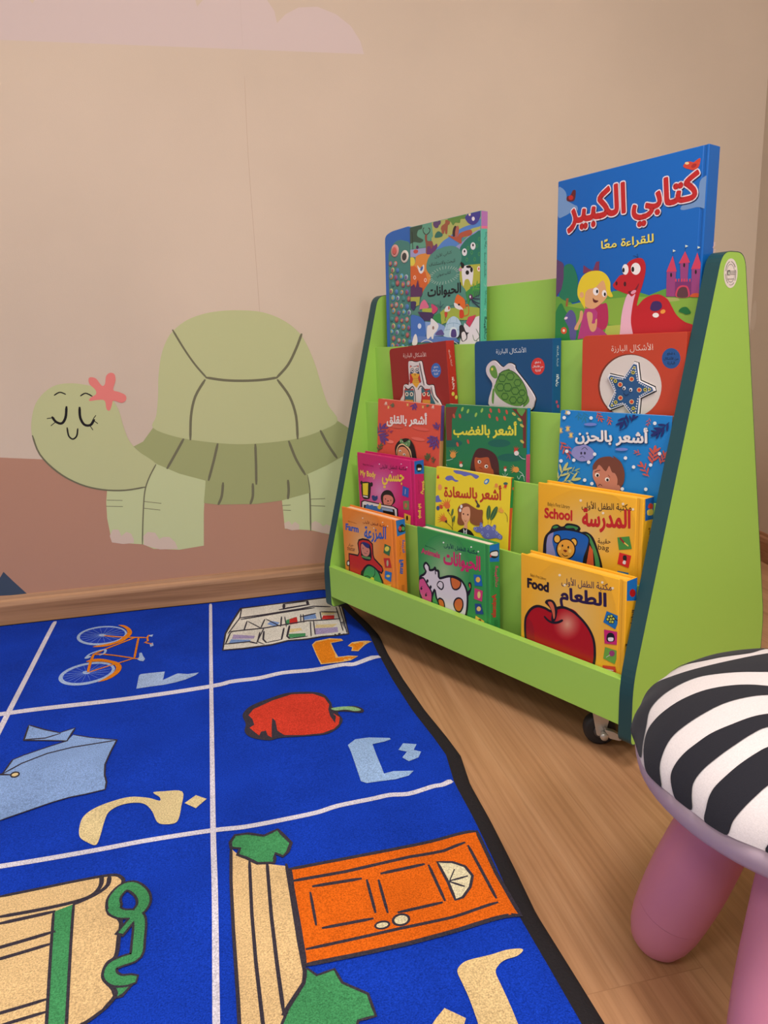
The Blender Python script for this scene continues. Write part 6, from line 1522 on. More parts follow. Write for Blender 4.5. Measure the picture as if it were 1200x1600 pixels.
  ('s',259,8,1,0,[464,1305,511,1331,561,1304]),
  ('s',259,9,1,0,[488,1437,550,1482,610,1442]),
  ('p',260,1,[740,1113,751,1235,860,1333,1026,1375,1118,1358,1103,1393,1193,1350,1271,1289,1334,1154,1336,1000,1285,890,1265,756,918,708]),
  ('p',261,1,[740,1113,801,1147,859,1219,982,1127,1043,1221,1104,1128,1165,1109,1217,1011,1199,852,1161,742,918,708,828,883,748,994]),
  ('p',261,1,[1277,889,1267,850,1239,831,1209,843,1194,878,1203,916,1232,935,1262,923]),
  ('p',262,1,[869,1044,851,1021,818,1014,790,1027,784,1053,802,1076,835,1083,862,1070]),
  ('p',7,1,[858,1044,852,1027,835,1018,817,1022,808,1038,814,1056,832,1065,850,1060]),
  ('p',262,1,[1064,993,1046,970,1014,964,987,977,980,1002,998,1025,1030,1032,1057,1019]),
  ('p',7,1,[1053,994,1047,976,1030,967,1013,972,1004,988,1010,1005,1027,1014,1045,1009]),
  ('s',263,11,1,0,[773,1090,822,1117,877,1134]),
  ('s',263,12,1,0,[1035,1073,1074,1041]),
  ('s',263,11,1,0,[860,874,893,902,931,880]),
  ('p',264,1,[225,2036,215,2015,190,2005,163,2012,151,2032,161,2054,186,2064,213,2056]),
  ('p',264,1,[136,1951,126,1929,101,1919,74,1926,62,1947,72,1968,97,1978,124,1971]),
  ('p',264,1,[680,1975,671,1954,648,1944,623,1951,611,1971,620,1992,644,2001,669,1994]),
  ('p',264,1,[1835,1957,1828,1938,1807,1929,1786,1936,1776,1954,1783,1973,1803,1982,1825,1976]),
  ('p',264,1,[112,1210,102,1187,76,1176,49,1182,36,1202,46,1225,72,1236,99,1230]),
  ('p',264,1,[378,1250,369,1228,344,1217,318,1223,306,1243,315,1265,340,1277,367,1270]),
  ('p',264,1,[223,1386,214,1364,188,1352,162,1359,149,1379,159,1401,185,1413,211,1406]),
  ('p',264,1,[681,1246,672,1224,648,1213,622,1219,611,1239,620,1261,644,1272,669,1266]),
  ('p',264,1,[788,1389,779,1368,756,1357,731,1363,719,1383,728,1404,752,1415,777,1409]),
  ('p',264,1,[1369,1383,1362,1362,1340,1352,1317,1358,1306,1377,1314,1397,1336,1408,1359,1402]),
  ('p',264,1,[1525,1257,1518,1236,1496,1226,1473,1232,1463,1250,1471,1271,1492,1281,1515,1275]),
  ('p',264,1,[620,938,611,916,587,904,561,910,550,929,559,952,583,963,609,958]),
  ('p',264,1,[767,897,758,875,734,863,709,868,698,888,706,910,731,922,756,916]),
  ('p',264,1,[1763,935,1756,914,1735,903,1713,909,1703,927,1710,948,1731,958,1753,953]),
  ('p',264,1,[1348,885,1340,864,1318,852,1294,858,1283,876,1291,898,1314,909,1337,904]),
  ('p',264,1,[1815,1320,1808,1300,1788,1290,1766,1296,1756,1314,1763,1334,1783,1344,1805,1339]),
  ('p',264,1,[1951,1506,1944,1486,1924,1476,1903,1482,1893,1500,1900,1520,1920,1530,1941,1524]),
 ],
 'body': [
  ('p',265,1,[1676,1457,1544,1100,1217,794,766,624,309,644,-19,860,-117,1213,46,1598,414,1899,872,2039,1297,1992,1586,1780]),
  ('p',266,1,[1625,1450,1500,1114,1192,828,769,669,342,689,35,891,-56,1222,96,1581,439,1864,869,1996,1268,1953,1540,1753]),
  ('p',267,1,[1573,1443,1456,1129,1167,862,773,714,375,733,90,922,5,1230,146,1565,465,1829,866,1953,1239,1913,1494,1727]),
  ('p',268,1,[1521,1436,1412,1144,1143,896,776,759,408,778,144,953,65,1238,195,1548,491,1793,863,1910,1210,1873,1448,1700]),
  ('p',269,1,[1469,1429,1368,1158,1118,930,780,805,440,822,198,984,125,1246,245,1532,516,1758,859,1866,1181,1833,1401,1673]),
  ('p',270,1,[1416,1421,1323,1173,1094,964,783,850,473,866,251,1015,185,1254,294,1515,542,1723,856,1823,1151,1793,1354,1647]),
  ('p',271,1,[1364,1414,1278,1188,1069,998,786,895,505,911,304,1045,245,1262,342,1499,567,1688,853,1779,1122,1753,1307,1619]),
  ('p',272,1,[1311,1407,1233,1203,1044,1032,790,940,537,954,357,1076,304,1270,391,1483,593,1653,849,1736,1092,1712,1259,1592]),
  ('p',273,1,[1257,1400,1188,1218,1019,1066,793,984,569,998,410,1106,362,1278,439,1467,618,1618,846,1692,1062,1672,1212,1565]),
  ('p',274,1,[1204,1393,1143,1233,994,1100,796,1029,601,1041,462,1136,421,1286,488,1451,643,1583,843,1648,1032,1631,1164,1537]),
  ('p',275,1,[1150,1385,1097,1248,970,1134,800,1074,632,1085,514,1165,479,1294,536,1435,669,1548,840,1605,1002,1590,1115,1510]),
  ('p',276,1,[1095,1378,1051,1264,945,1169,803,1118,664,1128,566,1195,536,1302,584,1419,694,1514,836,1561,972,1549,1067,1482]),
  ('p',277,1,[1041,1370,1005,1279,920,1203,806,1163,695,1171,617,1224,594,1310,631,1403,719,1479,833,1517,942,1508,1018,1454]),
  ('p',278,1,[986,1363,959,1294,895,1237,810,1207,727,1213,668,1254,651,1318,679,1387,744,1444,830,1473,912,1466,969,1426]),
  ('p',279,1,[931,1356,913,1310,870,1272,813,1252,758,1256,719,1283,707,1325,726,1372,770,1410,826,1429,881,1424,919,1398]),
  ('p',280,1,[876,1348,857,1315,816,1296,778,1304,764,1333,783,1366,823,1385,862,1377]),
  ('t',281,'مكتبة الطفل الأولى',0.014,[857,1836,1787,1889,866,1952]),
  ('t',282,"Baby's First Library",0,[217,1847,623,1845,221,1900]),
  ('t',283,'My Body',0.03,[96,1569,677,1581,110,1730]),
  ('t',283,'جسمي',0.03,[911,1421,1674,1497,934,1725]),
  ('p',284,1,[868,1946,861,1936,845,1931,829,1933,823,1942,831,1952,847,1958,862,1955]),
  ('p',284,1,[1641,2031,1634,2021,1620,2016,1605,2018,1600,2027,1607,2036,1621,2042,1635,2039]),
  ('p',284,1,[1827,1979,1821,1970,1807,1964,1793,1967,1787,1975,1794,1985,1808,1990,1822,1988]),
  ('p',284,1,[1299,1816,1292,1806,1277,1800,1262,1803,1257,1811,1264,1822,1279,1827,1294,1825]),
  ('s',7,41,0,0,[142,1437,503,1444]),
  ('p',7,1,[176,1441,160,1406,125,1388,92,1397,81,1429,98,1465,133,1483,165,1473]),
  ('p',7,1,[567,1452,549,1413,512,1393,477,1404,465,1439,483,1479,520,1499,555,1488]),
  ('p',7,1,[135,1421,418,1487,489,1419,443,1165,372,1085,138,1090]),
  ('p',285,0,[172,1425,390,1461,353,1165,165,1157]),
  ('p',286,0,[163,1138,351,1144,343,1112,171,1111]),
  ('p',287,1,[502,1173,585,1201,634,1184,716,1211,718,1135,613,1073,526,1091]),
  ('p',7,1,[843,1161,876,1272,992,1364,1139,1396,1255,1370,1331,1276,1360,1176,1260,1086,1137,1022,920,1034]),
  ('p',288,1,[929,1158,972,1255,1155,1288,1282,1247,1283,1149,1186,1052,1064,1011,957,1040]),
  ('p',289,1,[1035,1181,1028,1169,1014,1163,1001,1165,996,1175,1002,1187,1016,1193,1030,1191]),
  ('p',289,1,[1226,1179,1219,1167,1206,1161,1192,1163,1187,1173,1194,1184,1208,1191,1221,1188]),
  ('p',7,1,[1133,1150,1124,1138,1103,1130,1083,1132,1075,1141,1085,1153,1105,1161,1126,1159]),
  ('s',7,8,1,0,[1057,1093,1105,1081,1154,1100]),
  ('p',7,0,[76,986,186,1034,945,1046,1282,1059,1443,1024,1450,771,36,531]),
  ('p',290,0,[123,977,210,1011,943,1023,1280,1036,1400,1003,1408,764,85,539]),
  ('p',7,0,[176,922,916,980,1324,991,1344,753,139,548]),
  ('p',291,1,[222,849,310,958,398,940,516,973,589,938,866,965,844,668,171,554]),
  ('p',292,0,[866,965,1253,979,1273,922,861,903]),
  ('p',293,1,[704,955,770,1012,786,1060,835,1052,841,961,787,906,713,918]),
  ('p',294,0,[1648,1562,1855,1531,1825,1325,1613,1345]),
  ('p',295,0,[1639,1225,1844,1262,1837,1054,1647,1044]),
  ('p',296,0,[1665,963,1881,939,1859,737,1645,744]),
  ('s',297,20,1,0,[1734,1494,1717,1389]),
  ('p',298,1,[1766,1148,1752,1109,1722,1089,1694,1100,1684,1136,1698,1175,1728,1195,1756,1184]),
  ('p',7,1,[1786,872,1774,828,1751,807,1729,821,1722,861,1734,905,1758,926,1779,913]),
 ],
 'body_spine': [
  ('p',299,0,[-16,2188,266,2186,270,1830,5,1859]),
  ('p',7,1,[58,2037,141,2054,213,2009,190,1906,80,1907]),
  ('p',300,0,[92,1976,192,1962,181,1921,90,1927]),
  ('t',283,'جسمي',0.03,[150,1411,163,1696,252,1394]),
  ('t',301,'مكتبة الطفل الأولى',0,[95,1420,90,1721,128,1414]),
  ('t',283,'My Body',0.04,[169,1191,146,874,77,1207]),
 ],
 'happy': [
  ('p',302,1,[507,2041,699,2055,990,2044,1214,2013,1137,1946,992,2001,829,1960,723,1984,574,1989]),
  ('p',302,1,[274,1857,338,1910,469,1925,558,1868,665,1852,581,1819,472,1843,364,1815,286,1835]),
  ('p',302,1,[-3,1437,87,1480,135,1410,193,1372,1,1329]),
  ('p',303,1,[1471,1910,1421,1877,1373,1877,1355,1908,1379,1953,1430,1985,1477,1985,1494,1954]),
  ('p',304,1,[1437,1920,1410,1902,1387,1900,1380,1916,1394,1940,1420,1958,1444,1960,1451,1944]),
  ('t',305,'أشعر بالسعادة',0.038,[265,1417,1814,1570,252,1745]),
  ('p',306,0,[75,1852,16,1912,48,1841]),
  ('p',306,0,[76,1848,59,1922,47,1845]),
  ('p',306,0,[75,1844,101,1922,48,1848]),
  ('p',306,1,[101,1851,90,1831,62,1820,34,1824,22,1842,33,1862,60,1873,89,1868]),
  ('p',307,0,[1667,1891,1758,1850,1687,1908]),
  ('p',307,0,[1663,1894,1723,1828,1690,1905]),
  ('p',307,0,[1662,1898,1681,1816,1691,1901]),
  ('p',307,0,[1663,1902,1639,1816,1691,1897]),
  ('p',307,0,[1666,1906,1601,1829,1688,1893]),
  ('p',307,1,[1716,1905,1706,1882,1678,1870,1650,1875,1637,1894,1648,1917,1675,1929,1703,1924]),
  ('p',306,0,[1897,1912,1937,1844,1922,1919]),
  ('p',306,0,[1896,1915,1898,1837,1923,1916]),
  ('p',306,0,[1898,1919,1860,1842,1921,1912]),
  ('p',306,0,[1901,1922,1830,1858,1918,1909]),
  ('p',306,1,[1945,1920,1936,1900,1911,1889,1885,1893,1874,1911,1883,1931,1908,1942,1934,1938]),
  ('p',308,1,[1962,1961,1947,1941,1909,1929,1869,1931,1852,1947,1867,1966,1906,1979,1945,1976]),
  ('p',309,1,[184,1663,168,1617,128,1594,86,1606,67,1647,82,1693,123,1716,165,1703]),
  ('p',310,0,[365,1328,118,1283,361,1283]),
  ('p',310,0,[376,1327,142,1349,349,1284]),
  ('p',310,0,[386,1323,198,1408,340,1288]),
  ('p',310,0,[392,1317,277,1452,333,1294]),
  ('p',310,0,[394,1309,369,1474,331,1302]),
  ('p',310,0,[392,1301,458,1471,334,1310]),
  ('p',310,1,[447,1318,424,1273,365,1247,304,1255,278,1293,301,1338,361,1364,421,1356]),
  ('p',310,0,[272,1032,84,916,298,1000]),
  ('p',310,0,[283,1036,60,971,288,997]),
  ('p',310,0,[294,1037,70,1031,277,996]),
  ('p',310,0,[304,1035,112,1090,267,998]),
  ('p',310,0,[311,1030,178,1137,260,1003]),
  ('p',310,0,[314,1023,260,1166,257,1010]),
  ('p',310,1,[363,1029,342,988,288,963,232,969,207,1003,229,1045,283,1070,339,1063]),
  ('p',311,0,[191,1260,55,1255,182,1236]),
  ('p',311,0,[197,1259,79,1290,176,1237]),
  ('p',311,0,[201,1256,118,1319,171,1240]),
  ('p',311,0,[204,1252,166,1337,169,1244]),
  ('p',311,1,[233,1255,220,1230,188,1216,154,1220,139,1241,152,1266,185,1280,219,1276]),
  ('p',312,1,[356,1213,398,1250,433,1225,394,1188]),
  ('p',312,1,[298,972,364,1014,366,953]),
  ('p',313,1,[135,1225,122,1190,87,1170,51,1179,35,1209,49,1244,83,1263,119,1255]),
  ('s',314,11,1,0,[394,1188,504,1083,536,844]),
  ('s',314,10,1,0,[343,964,468,909,547,846]),
  ('s',314,11,1,0,[536,844,525,1117]),
  ('s',314,10,1,0,[533,920,593,1037]),
  ('s',314,10,1,0,[1506,1134,1511,1221]),
  ('s',314,9,1,0,[1575,1131,1599,1221]),
  ('s',314,9,1,0,[1920,1416,1979,1355,1995,1246]),
  ('p',315,1,[532,1274,549,1253,547,1201,528,1148,502,1125,485,1146,487,1199,506,1252]),
  ('s',316,6,0,0,[503,1133,530,1267]),
  ('p',315,1,[588,1139,602,1119,595,1070,571,1022,544,1002,530,1023,536,1071,561,1120]),
  ('s',316,6,0,0,[546,1009,586,1132]),
  ('p',315,1,[1519,1489,1545,1473,1562,1424,1564,1356,1553,1286,1530,1233,1501,1211,1475,1227,1459,1276,1456,1345,1468,1416,1491,1468]),
  ('s',316,6,0,0,[1502,1225,1518,1475]),
  ('p',315,1,[1722,1498,1740,1474,1734,1420,1705,1348,1661,1279,1614,1231,1575,1216,1557,1241,1563,1296,1593,1369,1637,1438,1685,1485]),
  ('s',316,5,0,0,[1583,1231,1715,1484]),
  ('p',317,0,[1842,1444,1714,1404,1846,1419]),
  ('p',317,0,[1849,1445,1718,1443,1840,1419]),
  ('p',317,0,[1855,1443,1741,1479,1834,1420]),
  ('p',317,0,[1859,1440,1778,1509,1830,1423]),
  ('p',317,0,[1861,1436,1825,1527,1828,1428]),
  ('p',317,1,[1890,1439,1878,1413,1846,1398,1813,1402,1799,1425,1811,1451,1842,1466,1875,1461]),
  ('p',318,1,[682,992,685,1174,669,1292,750,1387,915,1441,1082,1400,1226,1364,1356,1369,1357,1224,1369,1110,1202,1044,1036,1082,1010,1197,873,1009]),
  ('p',319,1,[788,1250,836,1340,981,1377,1027,1273,1013,1138,955,1039,962,890,837,868,872,1024,794,1116]),
  ('p',7,1,[685,825,793,905,844,937,960,935,1065,909,1151,835,1134,773,691,689]),
  ('p',320,0,[844,937,900,872,949,940,950,798,861,812]),
  ('p',321,0,[879,868,921,875,914,791,893,788]),
  ('p',322,1,[859,1220,853,1206,839,1199,824,1201,817,1213,822,1227,837,1234,852,1231]),
  ('p',322,1,[984,1225,978,1212,964,1204,949,1207,943,1218,948,1232,962,1239,977,1237]),
  ('s',323,9,1,0,[868,1106,895,1076,927,1101]),
  ('p',324,1,[806,1361,797,1334,774,1320,750,1327,739,1351,747,1377,771,1391,795,1384]),
  ('p',324,1,[778,1279,769,1252,746,1238,721,1244,710,1268,719,1295,743,1309,767,1302]),
  ('p',325,1,[1158,1514,1198,1534,1220,1494,1282,1445,1244,1410,1183,1415,1201,1462]),
  ('p',302,1,[1128,965,1163,1015,1283,1044,1299,1120,1359,1123,1392,1048,1517,1121,1615,1095,1670,1147,1719,1127,1715,1041,1812,1001,1890,958,1856,895,1722,898,1532,841,1413,847,1309,924,1228,916]),
  ('s',326,11,1,1,[1156,977,1183,1014,1213,987,1186,950]),
  ('s',326,10,1,1,[1318,1050,1345,1087,1374,1060,1348,1023]),
  ('s',326,10,1,1,[1483,1050,1509,1086,1538,1059,1512,1023]),
  ('s',326,10,1,1,[1625,1065,1650,1101,1678,1074,1653,1038]),
  ('s',326,10,1,1,[1337,921,1363,958,1392,931,1366,894]),
  ('s',326,10,1,1,[1491,906,1516,943,1545,916,1520,879]),
  ('s',326,10,1,1,[1719,998,1744,1034,1772,1008,1747,972]),
  ('s',326,10,1,1,[1799,934,1823,970,1851,944,1827,908]),
 ],
 'happy_spine': [
  ('p',327,0,[30,2065,129,2071,81,1508,6,1516]),
  ('p',328,0,[6,1516,81,1508,27,711,-53,723]),
  ('p',329,1,[97,1867,91,1848,75,1842,57,1851,49,1871,55,1890,71,1897,89,1888]),
 ],
 'farm': [
  ('p',330,1,[1560,1524,1428,1092,1118,720,700,507,285,525,-5,779,-79,1201,83,1662,427,2028,847,2204,1232,2157,1489,1909]),
  ('p',331,1,[1513,1514,1389,1109,1097,760,705,562,317,579,46,818,-24,1212,128,1643,449,1986,843,2153,1204,2109,1446,1877]),
  ('p',332,1,[1466,1505,1349,1126,1075,800,710,616,348,633,97,856,32,1222,172,1624,471,1945,838,2101,1177,2061,1403,1844]),
  ('p',333,1,[1418,1496,1309,1143,1054,841,714,671,380,688,147,894,87,1233,216,1606,493,1903,834,2049,1149,2013,1360,1811]),
  ('p',334,1,[1370,1486,1268,1160,1033,881,719,725,411,741,197,932,141,1244,260,1587,514,1862,829,1998,1121,1965,1316,1778]),
  ('p',335,1,[1322,1477,1228,1177,1011,922,724,779,442,795,246,969,196,1255,304,1568,536,1821,825,1946,1093,1916,1272,1745]),
  ('p',336,1,[1273,1467,1188,1194,990,962,729,834,473,848,296,1007,250,1265,347,1550,558,1780,820,1894,1064,1868,1228,1712]),
  ('p',337,1,[1225,1458,1147,1211,968,1003,733,888,504,901,345,1044,304,1276,391,1532,580,1738,816,1842,1036,1819,1184,1678]),
  ('p',338,1,[1176,1448,1106,1229,947,1043,738,942,534,954,394,1081,357,1287,434,1513,602,1697,811,1790,1007,1770,1140,1645]),
  ('p',339,1,[1127,1438,1065,1246,926,1084,743,995,565,1007,442,1117,410,1297,477,1495,623,1656,807,1738,979,1720,1095,1611]),
  ('p',340,1,[1077,1429,1024,1263,904,1124,747,1049,595,1059,491,1154,463,1308,520,1477,645,1615,802,1685,950,1671,1050,1577]),
  ('p',341,1,[1027,1419,983,1281,883,1165,752,1103,626,1111,539,1190,516,1318,563,1459,667,1574,798,1633,921,1621,1005,1543]),
  ('p',342,1,[977,1409,942,1298,861,1206,756,1156,656,1163,586,1226,568,1328,606,1441,688,1533,793,1580,892,1571,959,1508]),
  ('p',343,1,[927,1399,900,1316,840,1247,761,1209,686,1215,634,1262,620,1338,648,1423,710,1492,789,1528,863,1521,914,1474]),
  ('p',344,1,[877,1389,859,1334,818,1287,766,1263,716,1267,681,1298,672,1349,691,1405,732,1451,784,1475,834,1470,868,1439]),
  ('p',345,1,[826,1379,808,1339,770,1316,735,1324,724,1359,742,1399,780,1422,814,1413]),
  ('t',346,'مكتبة الطفل الأولى',0.014,[815,1834,1675,1874,823,1921]),
  ('t',347,"Baby's First Library",0,[238,1777,578,1775,241,1807]),
  ('t',294,'Farm',0.04,[128,1571,623,1593,143,1718]),
  ('t',294,'المزرعة',0.03,[840,1423,1626,1558,870,1771]),
  ('p',54,1,[1572,1991,1565,1980,1548,1973,1532,1974,1527,1983,1534,1995,1550,2002,1566,2000]),
  ('p',54,1,[1741,1939,1734,1928,1718,1921,1703,1923,1697,1932,1704,1943,1720,1950,1736,1948]),
  ('p',54,1,[1244,1805,1236,1794,1219,1787,1203,1788,1196,1797,1204,1809,1221,1816,1238,1815]),
  ('p',54,1,[846,1964,838,1952,820,1945,803,1947,797,1956,805,1967,823,1975,840,1973]),
  ('t',322,'جرار',0.0,[185,1176,400,1204,188,1261]),
  ('t',322,'tractor',0.0,[140,1087,449,1111,148,1169]),
  ('p',348,0,[203,1010,561,1040,618,1127,587,1332,632,1416,784,1472,1002,1487,1139,1426,1142,1177,1183,1098,1452,966,1481,900,1429,822,1258,849,1073,896,878,867,665,667,585,325,152,218,183,618]),
  ('s',7,41,0,1,[203,1010,561,1040,618,1127,587,1332,632,1416,784,1472,1002,1487,1139,1426,1142,1177,1183,1098,1452,966,1481,900,1429,822,1258,849,1073,896,878,867,665,667,585,325,152,218,183,618]),
  ('p',7,1,[204,778,180,722,133,691,90,702,76,750,100,806,147,837,190,826]),
  ('p',349,1,[190,775,176,739,149,719,124,727,116,759,130,795,158,815,183,807]),
  ('p',7,1,[685,1321,777,1392,971,1408,1073,1340,1061,1042,719,1013]),
  ('p',350,1,[725,1074,871,1075,1018,1107,1025,1049,733,1031]),
  ('p',351,1,[700,1294,775,1369,965,1333,1026,1256,985,1144,872,1083,729,1120]),
  ('p',352,1,[727,1374,852,1414,1017,1387,998,1302,891,1303,797,1344]),
  ('s',7,8,1,0,[806,1159,865,1149,915,1167]),
  ('p',353,1,[797,1262,791,1250,776,1242,762,1244,758,1254,764,1266,779,1273,792,1271]),
  ('p',353,1,[951,1219,944,1207,930,1200,917,1201,912,1211,918,1222,933,1230,946,1228]),
  ('p',7,1,[637,492,720,741,905,903,1075,926,1260,879,1390,762,1431,535,633,306]),
  ('p',354,1,[710,479,779,709,926,863,1072,888,1256,834,1363,711,1382,493,708,310]),
  ('s',7,18,1,0,[1176,860,1179,741,1050,621,907,633,756,582]),
  ('p',355,1,[1142,606,1116,559,1060,529,1006,533,986,568,1013,615,1069,645,1123,641]),
  ('p',356,0,[1587,1522,1799,1500,1740,1278,1534,1310]),
  ('p',357,0,[1525,1186,1746,1233,1794,1029,1567,981]),
  ('p',358,0,[1562,911,1798,922,1753,695,1530,729]),
  ('p',359,0,[1491,565,1757,645,1739,546,1579,513]),
  ('p',360,1,[1740,1421,1694,1379,1631,1363,1587,1382,1590,1426,1637,1468,1700,1484,1743,1465]),
  ('p',361,1,[1697,1108,1683,1054,1655,1027,1631,1042,1624,1092,1638,1146,1666,1173,1690,1157]),
  ('p',362,1,[1731,827,1710,802,1661,782,1613,779,1594,795,1616,821,1665,841,1713,843]),
 ],
 'farm_spine': [
  ('p',363,0,[21,2109,307,2111,273,1775,37,1745]),
  ('p',185,1,[69,1871,108,1961,196,1986,262,1903,249,1822,118,1820]),
  ('p',364,1,[164,1894,150,1858,120,1847,92,1869,82,1910,96,1947,125,1957,154,1936]),
  ('p',365,1,[253,1877,239,1846,206,1839,175,1859,164,1894,178,1925,211,1933,242,1913]),
  ('t',294,'المزرعة',0.03,[148,1364,153,1645,231,1346]),
  ('t',366,'مكتبة الطفل الأولى',0,[83,1293,93,1657,123,1285]),
  ('t',294,'Farm',0.05,[175,1202,146,909,71,1225]),
  ('s',367,7,0,0,[113,658,101,501]),
  ('s',367,7,0,0,[128,654,117,497]),
  ('s',367,7,0,0,[144,650,133,493]),
  ('s',367,7,0,0,[160,646,149,489]),
  ('s',367,7,0,0,[176,642,165,485]),
 ],
 'animals': [
  ('p',368,1,[1516,1504,1412,1100,1136,743,751,531,356,532,67,758,-24,1149,108,1585,418,1938,810,2115,1177,2083,1431,1860]),
  ('p',369,1,[1472,1494,1373,1114,1114,780,753,582,384,584,114,796,28,1161,152,1569,441,1900,808,2067,1153,2037,1392,1828]),
  ('p',370,1,[1428,1484,1335,1128,1092,817,755,633,411,635,160,833,80,1173,195,1553,464,1862,806,2019,1129,1992,1353,1797]),
  ('p',371,1,[1383,1473,1296,1143,1070,853,757,683,438,687,206,871,132,1185,238,1537,487,1824,805,1971,1105,1946,1314,1765]),
  ('p',372,1,[1338,1463,1258,1157,1048,890,759,734,465,738,252,908,184,1197,281,1521,510,1786,803,1922,1080,1900,1274,1733]),
  ('p',373,1,[1293,1453,1219,1171,1026,927,761,785,492,789,298,944,235,1209,323,1505,532,1748,801,1874,1056,1854,1234,1701]),
  ('p',374,1,[1248,1442,1180,1186,1004,964,762,835,519,840,343,981,286,1221,366,1489,555,1710,799,1825,1032,1808,1194,1668]),
  ('p',375,1,[1203,1432,1141,1201,982,1001,764,885,546,890,388,1017,337,1232,408,1474,578,1673,797,1777,1007,1762,1154,1636]),
  ('p',376,1,[1157,1421,1101,1215,959,1037,766,936,572,940,433,1053,388,1244,450,1458,601,1635,796,1728,982,1715,1113,1603]),
  ('p',377,1,[1111,1411,1062,1230,937,1074,768,986,599,991,477,1089,438,1256,492,1442,623,1597,794,1679,958,1668,1073,1570]),
  ('p',378,1,[1064,1400,1022,1245,915,1112,770,1036,625,1040,521,1125,488,1267,534,1427,646,1559,792,1630,933,1621,1032,1537]),
  ('p',379,1,[1018,1389,982,1260,893,1149,772,1086,651,1090,565,1160,537,1279,575,1411,668,1522,790,1581,908,1574,991,1504]),
  ('p',380,1,[971,1378,942,1274,870,1186,774,1136,678,1139,609,1196,587,1290,617,1396,691,1484,788,1532,883,1527,949,1470]),
  ('p',381,1,[924,1368,902,1289,848,1223,775,1186,704,1188,652,1231,636,1301,658,1380,714,1447,786,1483,857,1479,907,1437]),
  ('p',382,1,[876,1357,862,1304,826,1260,777,1235,729,1237,695,1266,684,1312,699,1365,736,1409,785,1433,832,1431,866,1403]),
  ('p',383,1,[829,1346,814,1308,779,1285,746,1292,733,1324,748,1362,783,1384,816,1377]),
  ('t',384,'مكتبة الطفل الأولى',0.014,[799,1809,1708,1848,803,1922]),
  ('t',385,"Baby's First Library",0,[240,1726,551,1706,242,1763]),
  ('t',386,'Animals',0.04,[122,1568,669,1575,127,1676]),
  ('t',386,'الحيوانات',0.045,[784,1417,1767,1500,796,1752]),
  ('p',387,1,[814,1921,807,1909,791,1901,774,1902,768,1912,775,1925,792,1933,808,1931]),
  ('p',387,1,[1574,1984,1567,1972,1552,1965,1538,1966,1532,1976,1538,1988,1553,1996,1568,1994]),
  ('p',387,1,[1755,1934,1748,1922,1734,1915,1719,1916,1713,1926,1720,1938,1734,1945,1749,1944]),
  ('p',387,1,[1281,1792,1275,1780,1259,1772,1244,1773,1238,1783,1244,1796,1260,1804,1275,1802]),
  ('p',7,1,[1418,973,1442,1091,1508,1156,1456,1206,1468,1272,1532,1280,1541,1180,1484,1038]),
  ('p',388,1,[1478,1243,1510,1243,1519,1174,1487,1182]),
  ('p',389,1,[45,1028,174,1127,240,1210,183,1298,248,1389,343,1334,352,1261,474,1297,524,1350,557,1300,628,1299,635,1169,705,1177,893,1255,1075,1290,1251,1268,1358,1182,1420,1054,1426,879,1399,678,1341,532,1134,307,786,203,680,511,545,711,492,883,399,673,388,430,235,301,74,604,6,760]),
  ('s',7,48,1,1,[45,1028,174,1127,240,1210,183,1298,248,1389,343,1334,352,1261,474,1297,524,1350,557,1300,628,1299,635,1169,705,1177,893,1255,1075,1290,1251,1268,1358,1182,1420,1054,1426,879,1399,678,1341,532,1134,307,786,203,680,511,545,711,492,883,399,673,388,430,235,301,74,604,6,760]),
  ('p',390,1,[44,1002,145,1035,264,928,393,807,384,600,342,486,192,445,77,657,13,797]),
  ('s',7,38,1,0,[44,1002,158,1047,276,931,404,793,390,585]),
  ('s',7,44,1,0,[531,1227,523,1325]),
  ('s',7,43,1,0,[612,1180,605,1311]),
  ('p',7,1,[557,1000,632,1102,749,1097,769,1003,708,929,625,933]),
  ('p',389,1,[581,1006,655,1087,729,1076,734,1002,692,954,639,970]),
  ('p',391,1,[208,1304,247,1355,318,1312,322,1237,258,1231]),
  ('p',7,1,[315,1021,303,992,278,975,254,980,245,1005,257,1034,282,1051,306,1046]),
  ('p',7,1,[407,916,396,887,371,869,347,874,338,898,350,928,374,945,398,940]),
  ('p',7,1,[120,816,95,784,67,771,52,784,59,816,84,847,112,860,127,847]),
  ('p',390,1,[128,839,122,826,110,817,97,819,93,830,99,844,111,852,124,850]),
  ('p',7,1,[259,710,234,679,207,666,192,679,199,710,223,742,251,755,266,742]),
  ('p',390,1,[267,734,261,720,249,712,237,714,232,725,238,738,250,747,263,745]),
  ('p',392,1,[972,1241,1074,1273,1250,1235,1225,1117,1112,1040,1011,1063]),
  ('s',7,31,1,1,[972,1241,1074,1273,1250,1235,1225,1117,1112,1040,1011,1063]),
  ('p',392,1,[1045,712,1094,831,1196,891,1288,867,1298,748,1222,621,1110,614]),
  ('s',7,32,1,1,[1045,712,1094,831,1196,891,1288,867,1298,748,1222,621,1110,614]),
  ('p',392,1,[587,680,653,740,746,714,777,605,750,514,645,535]),
  ('s',7,36,1,1,[587,680,653,740,746,714,777,605,750,514,645,535]),
  ('p',393,0,[1606,1462,1798,1492,1835,1288,1633,1250]),
  ('p',394,0,[1626,1201,1839,1200,1815,983,1606,983]),
  ('p',395,0,[1625,893,1787,932,1852,745,1646,692]),
  ('p',396,0,[1646,659,1871,613,1836,547,1622,565]),
  ('p',397,1,[1777,1402,1760,1361,1718,1335,1677,1341,1661,1374,1679,1416,1720,1441,1761,1435]),
  ('p',398,1,[1780,1107,1767,1055,1737,1027,1708,1040,1697,1086,1710,1138,1740,1166,1769,1153]),
  ('p',399,1,[1783,833,1767,795,1728,770,1689,773,1674,803,1691,841,1730,866,1768,862]),
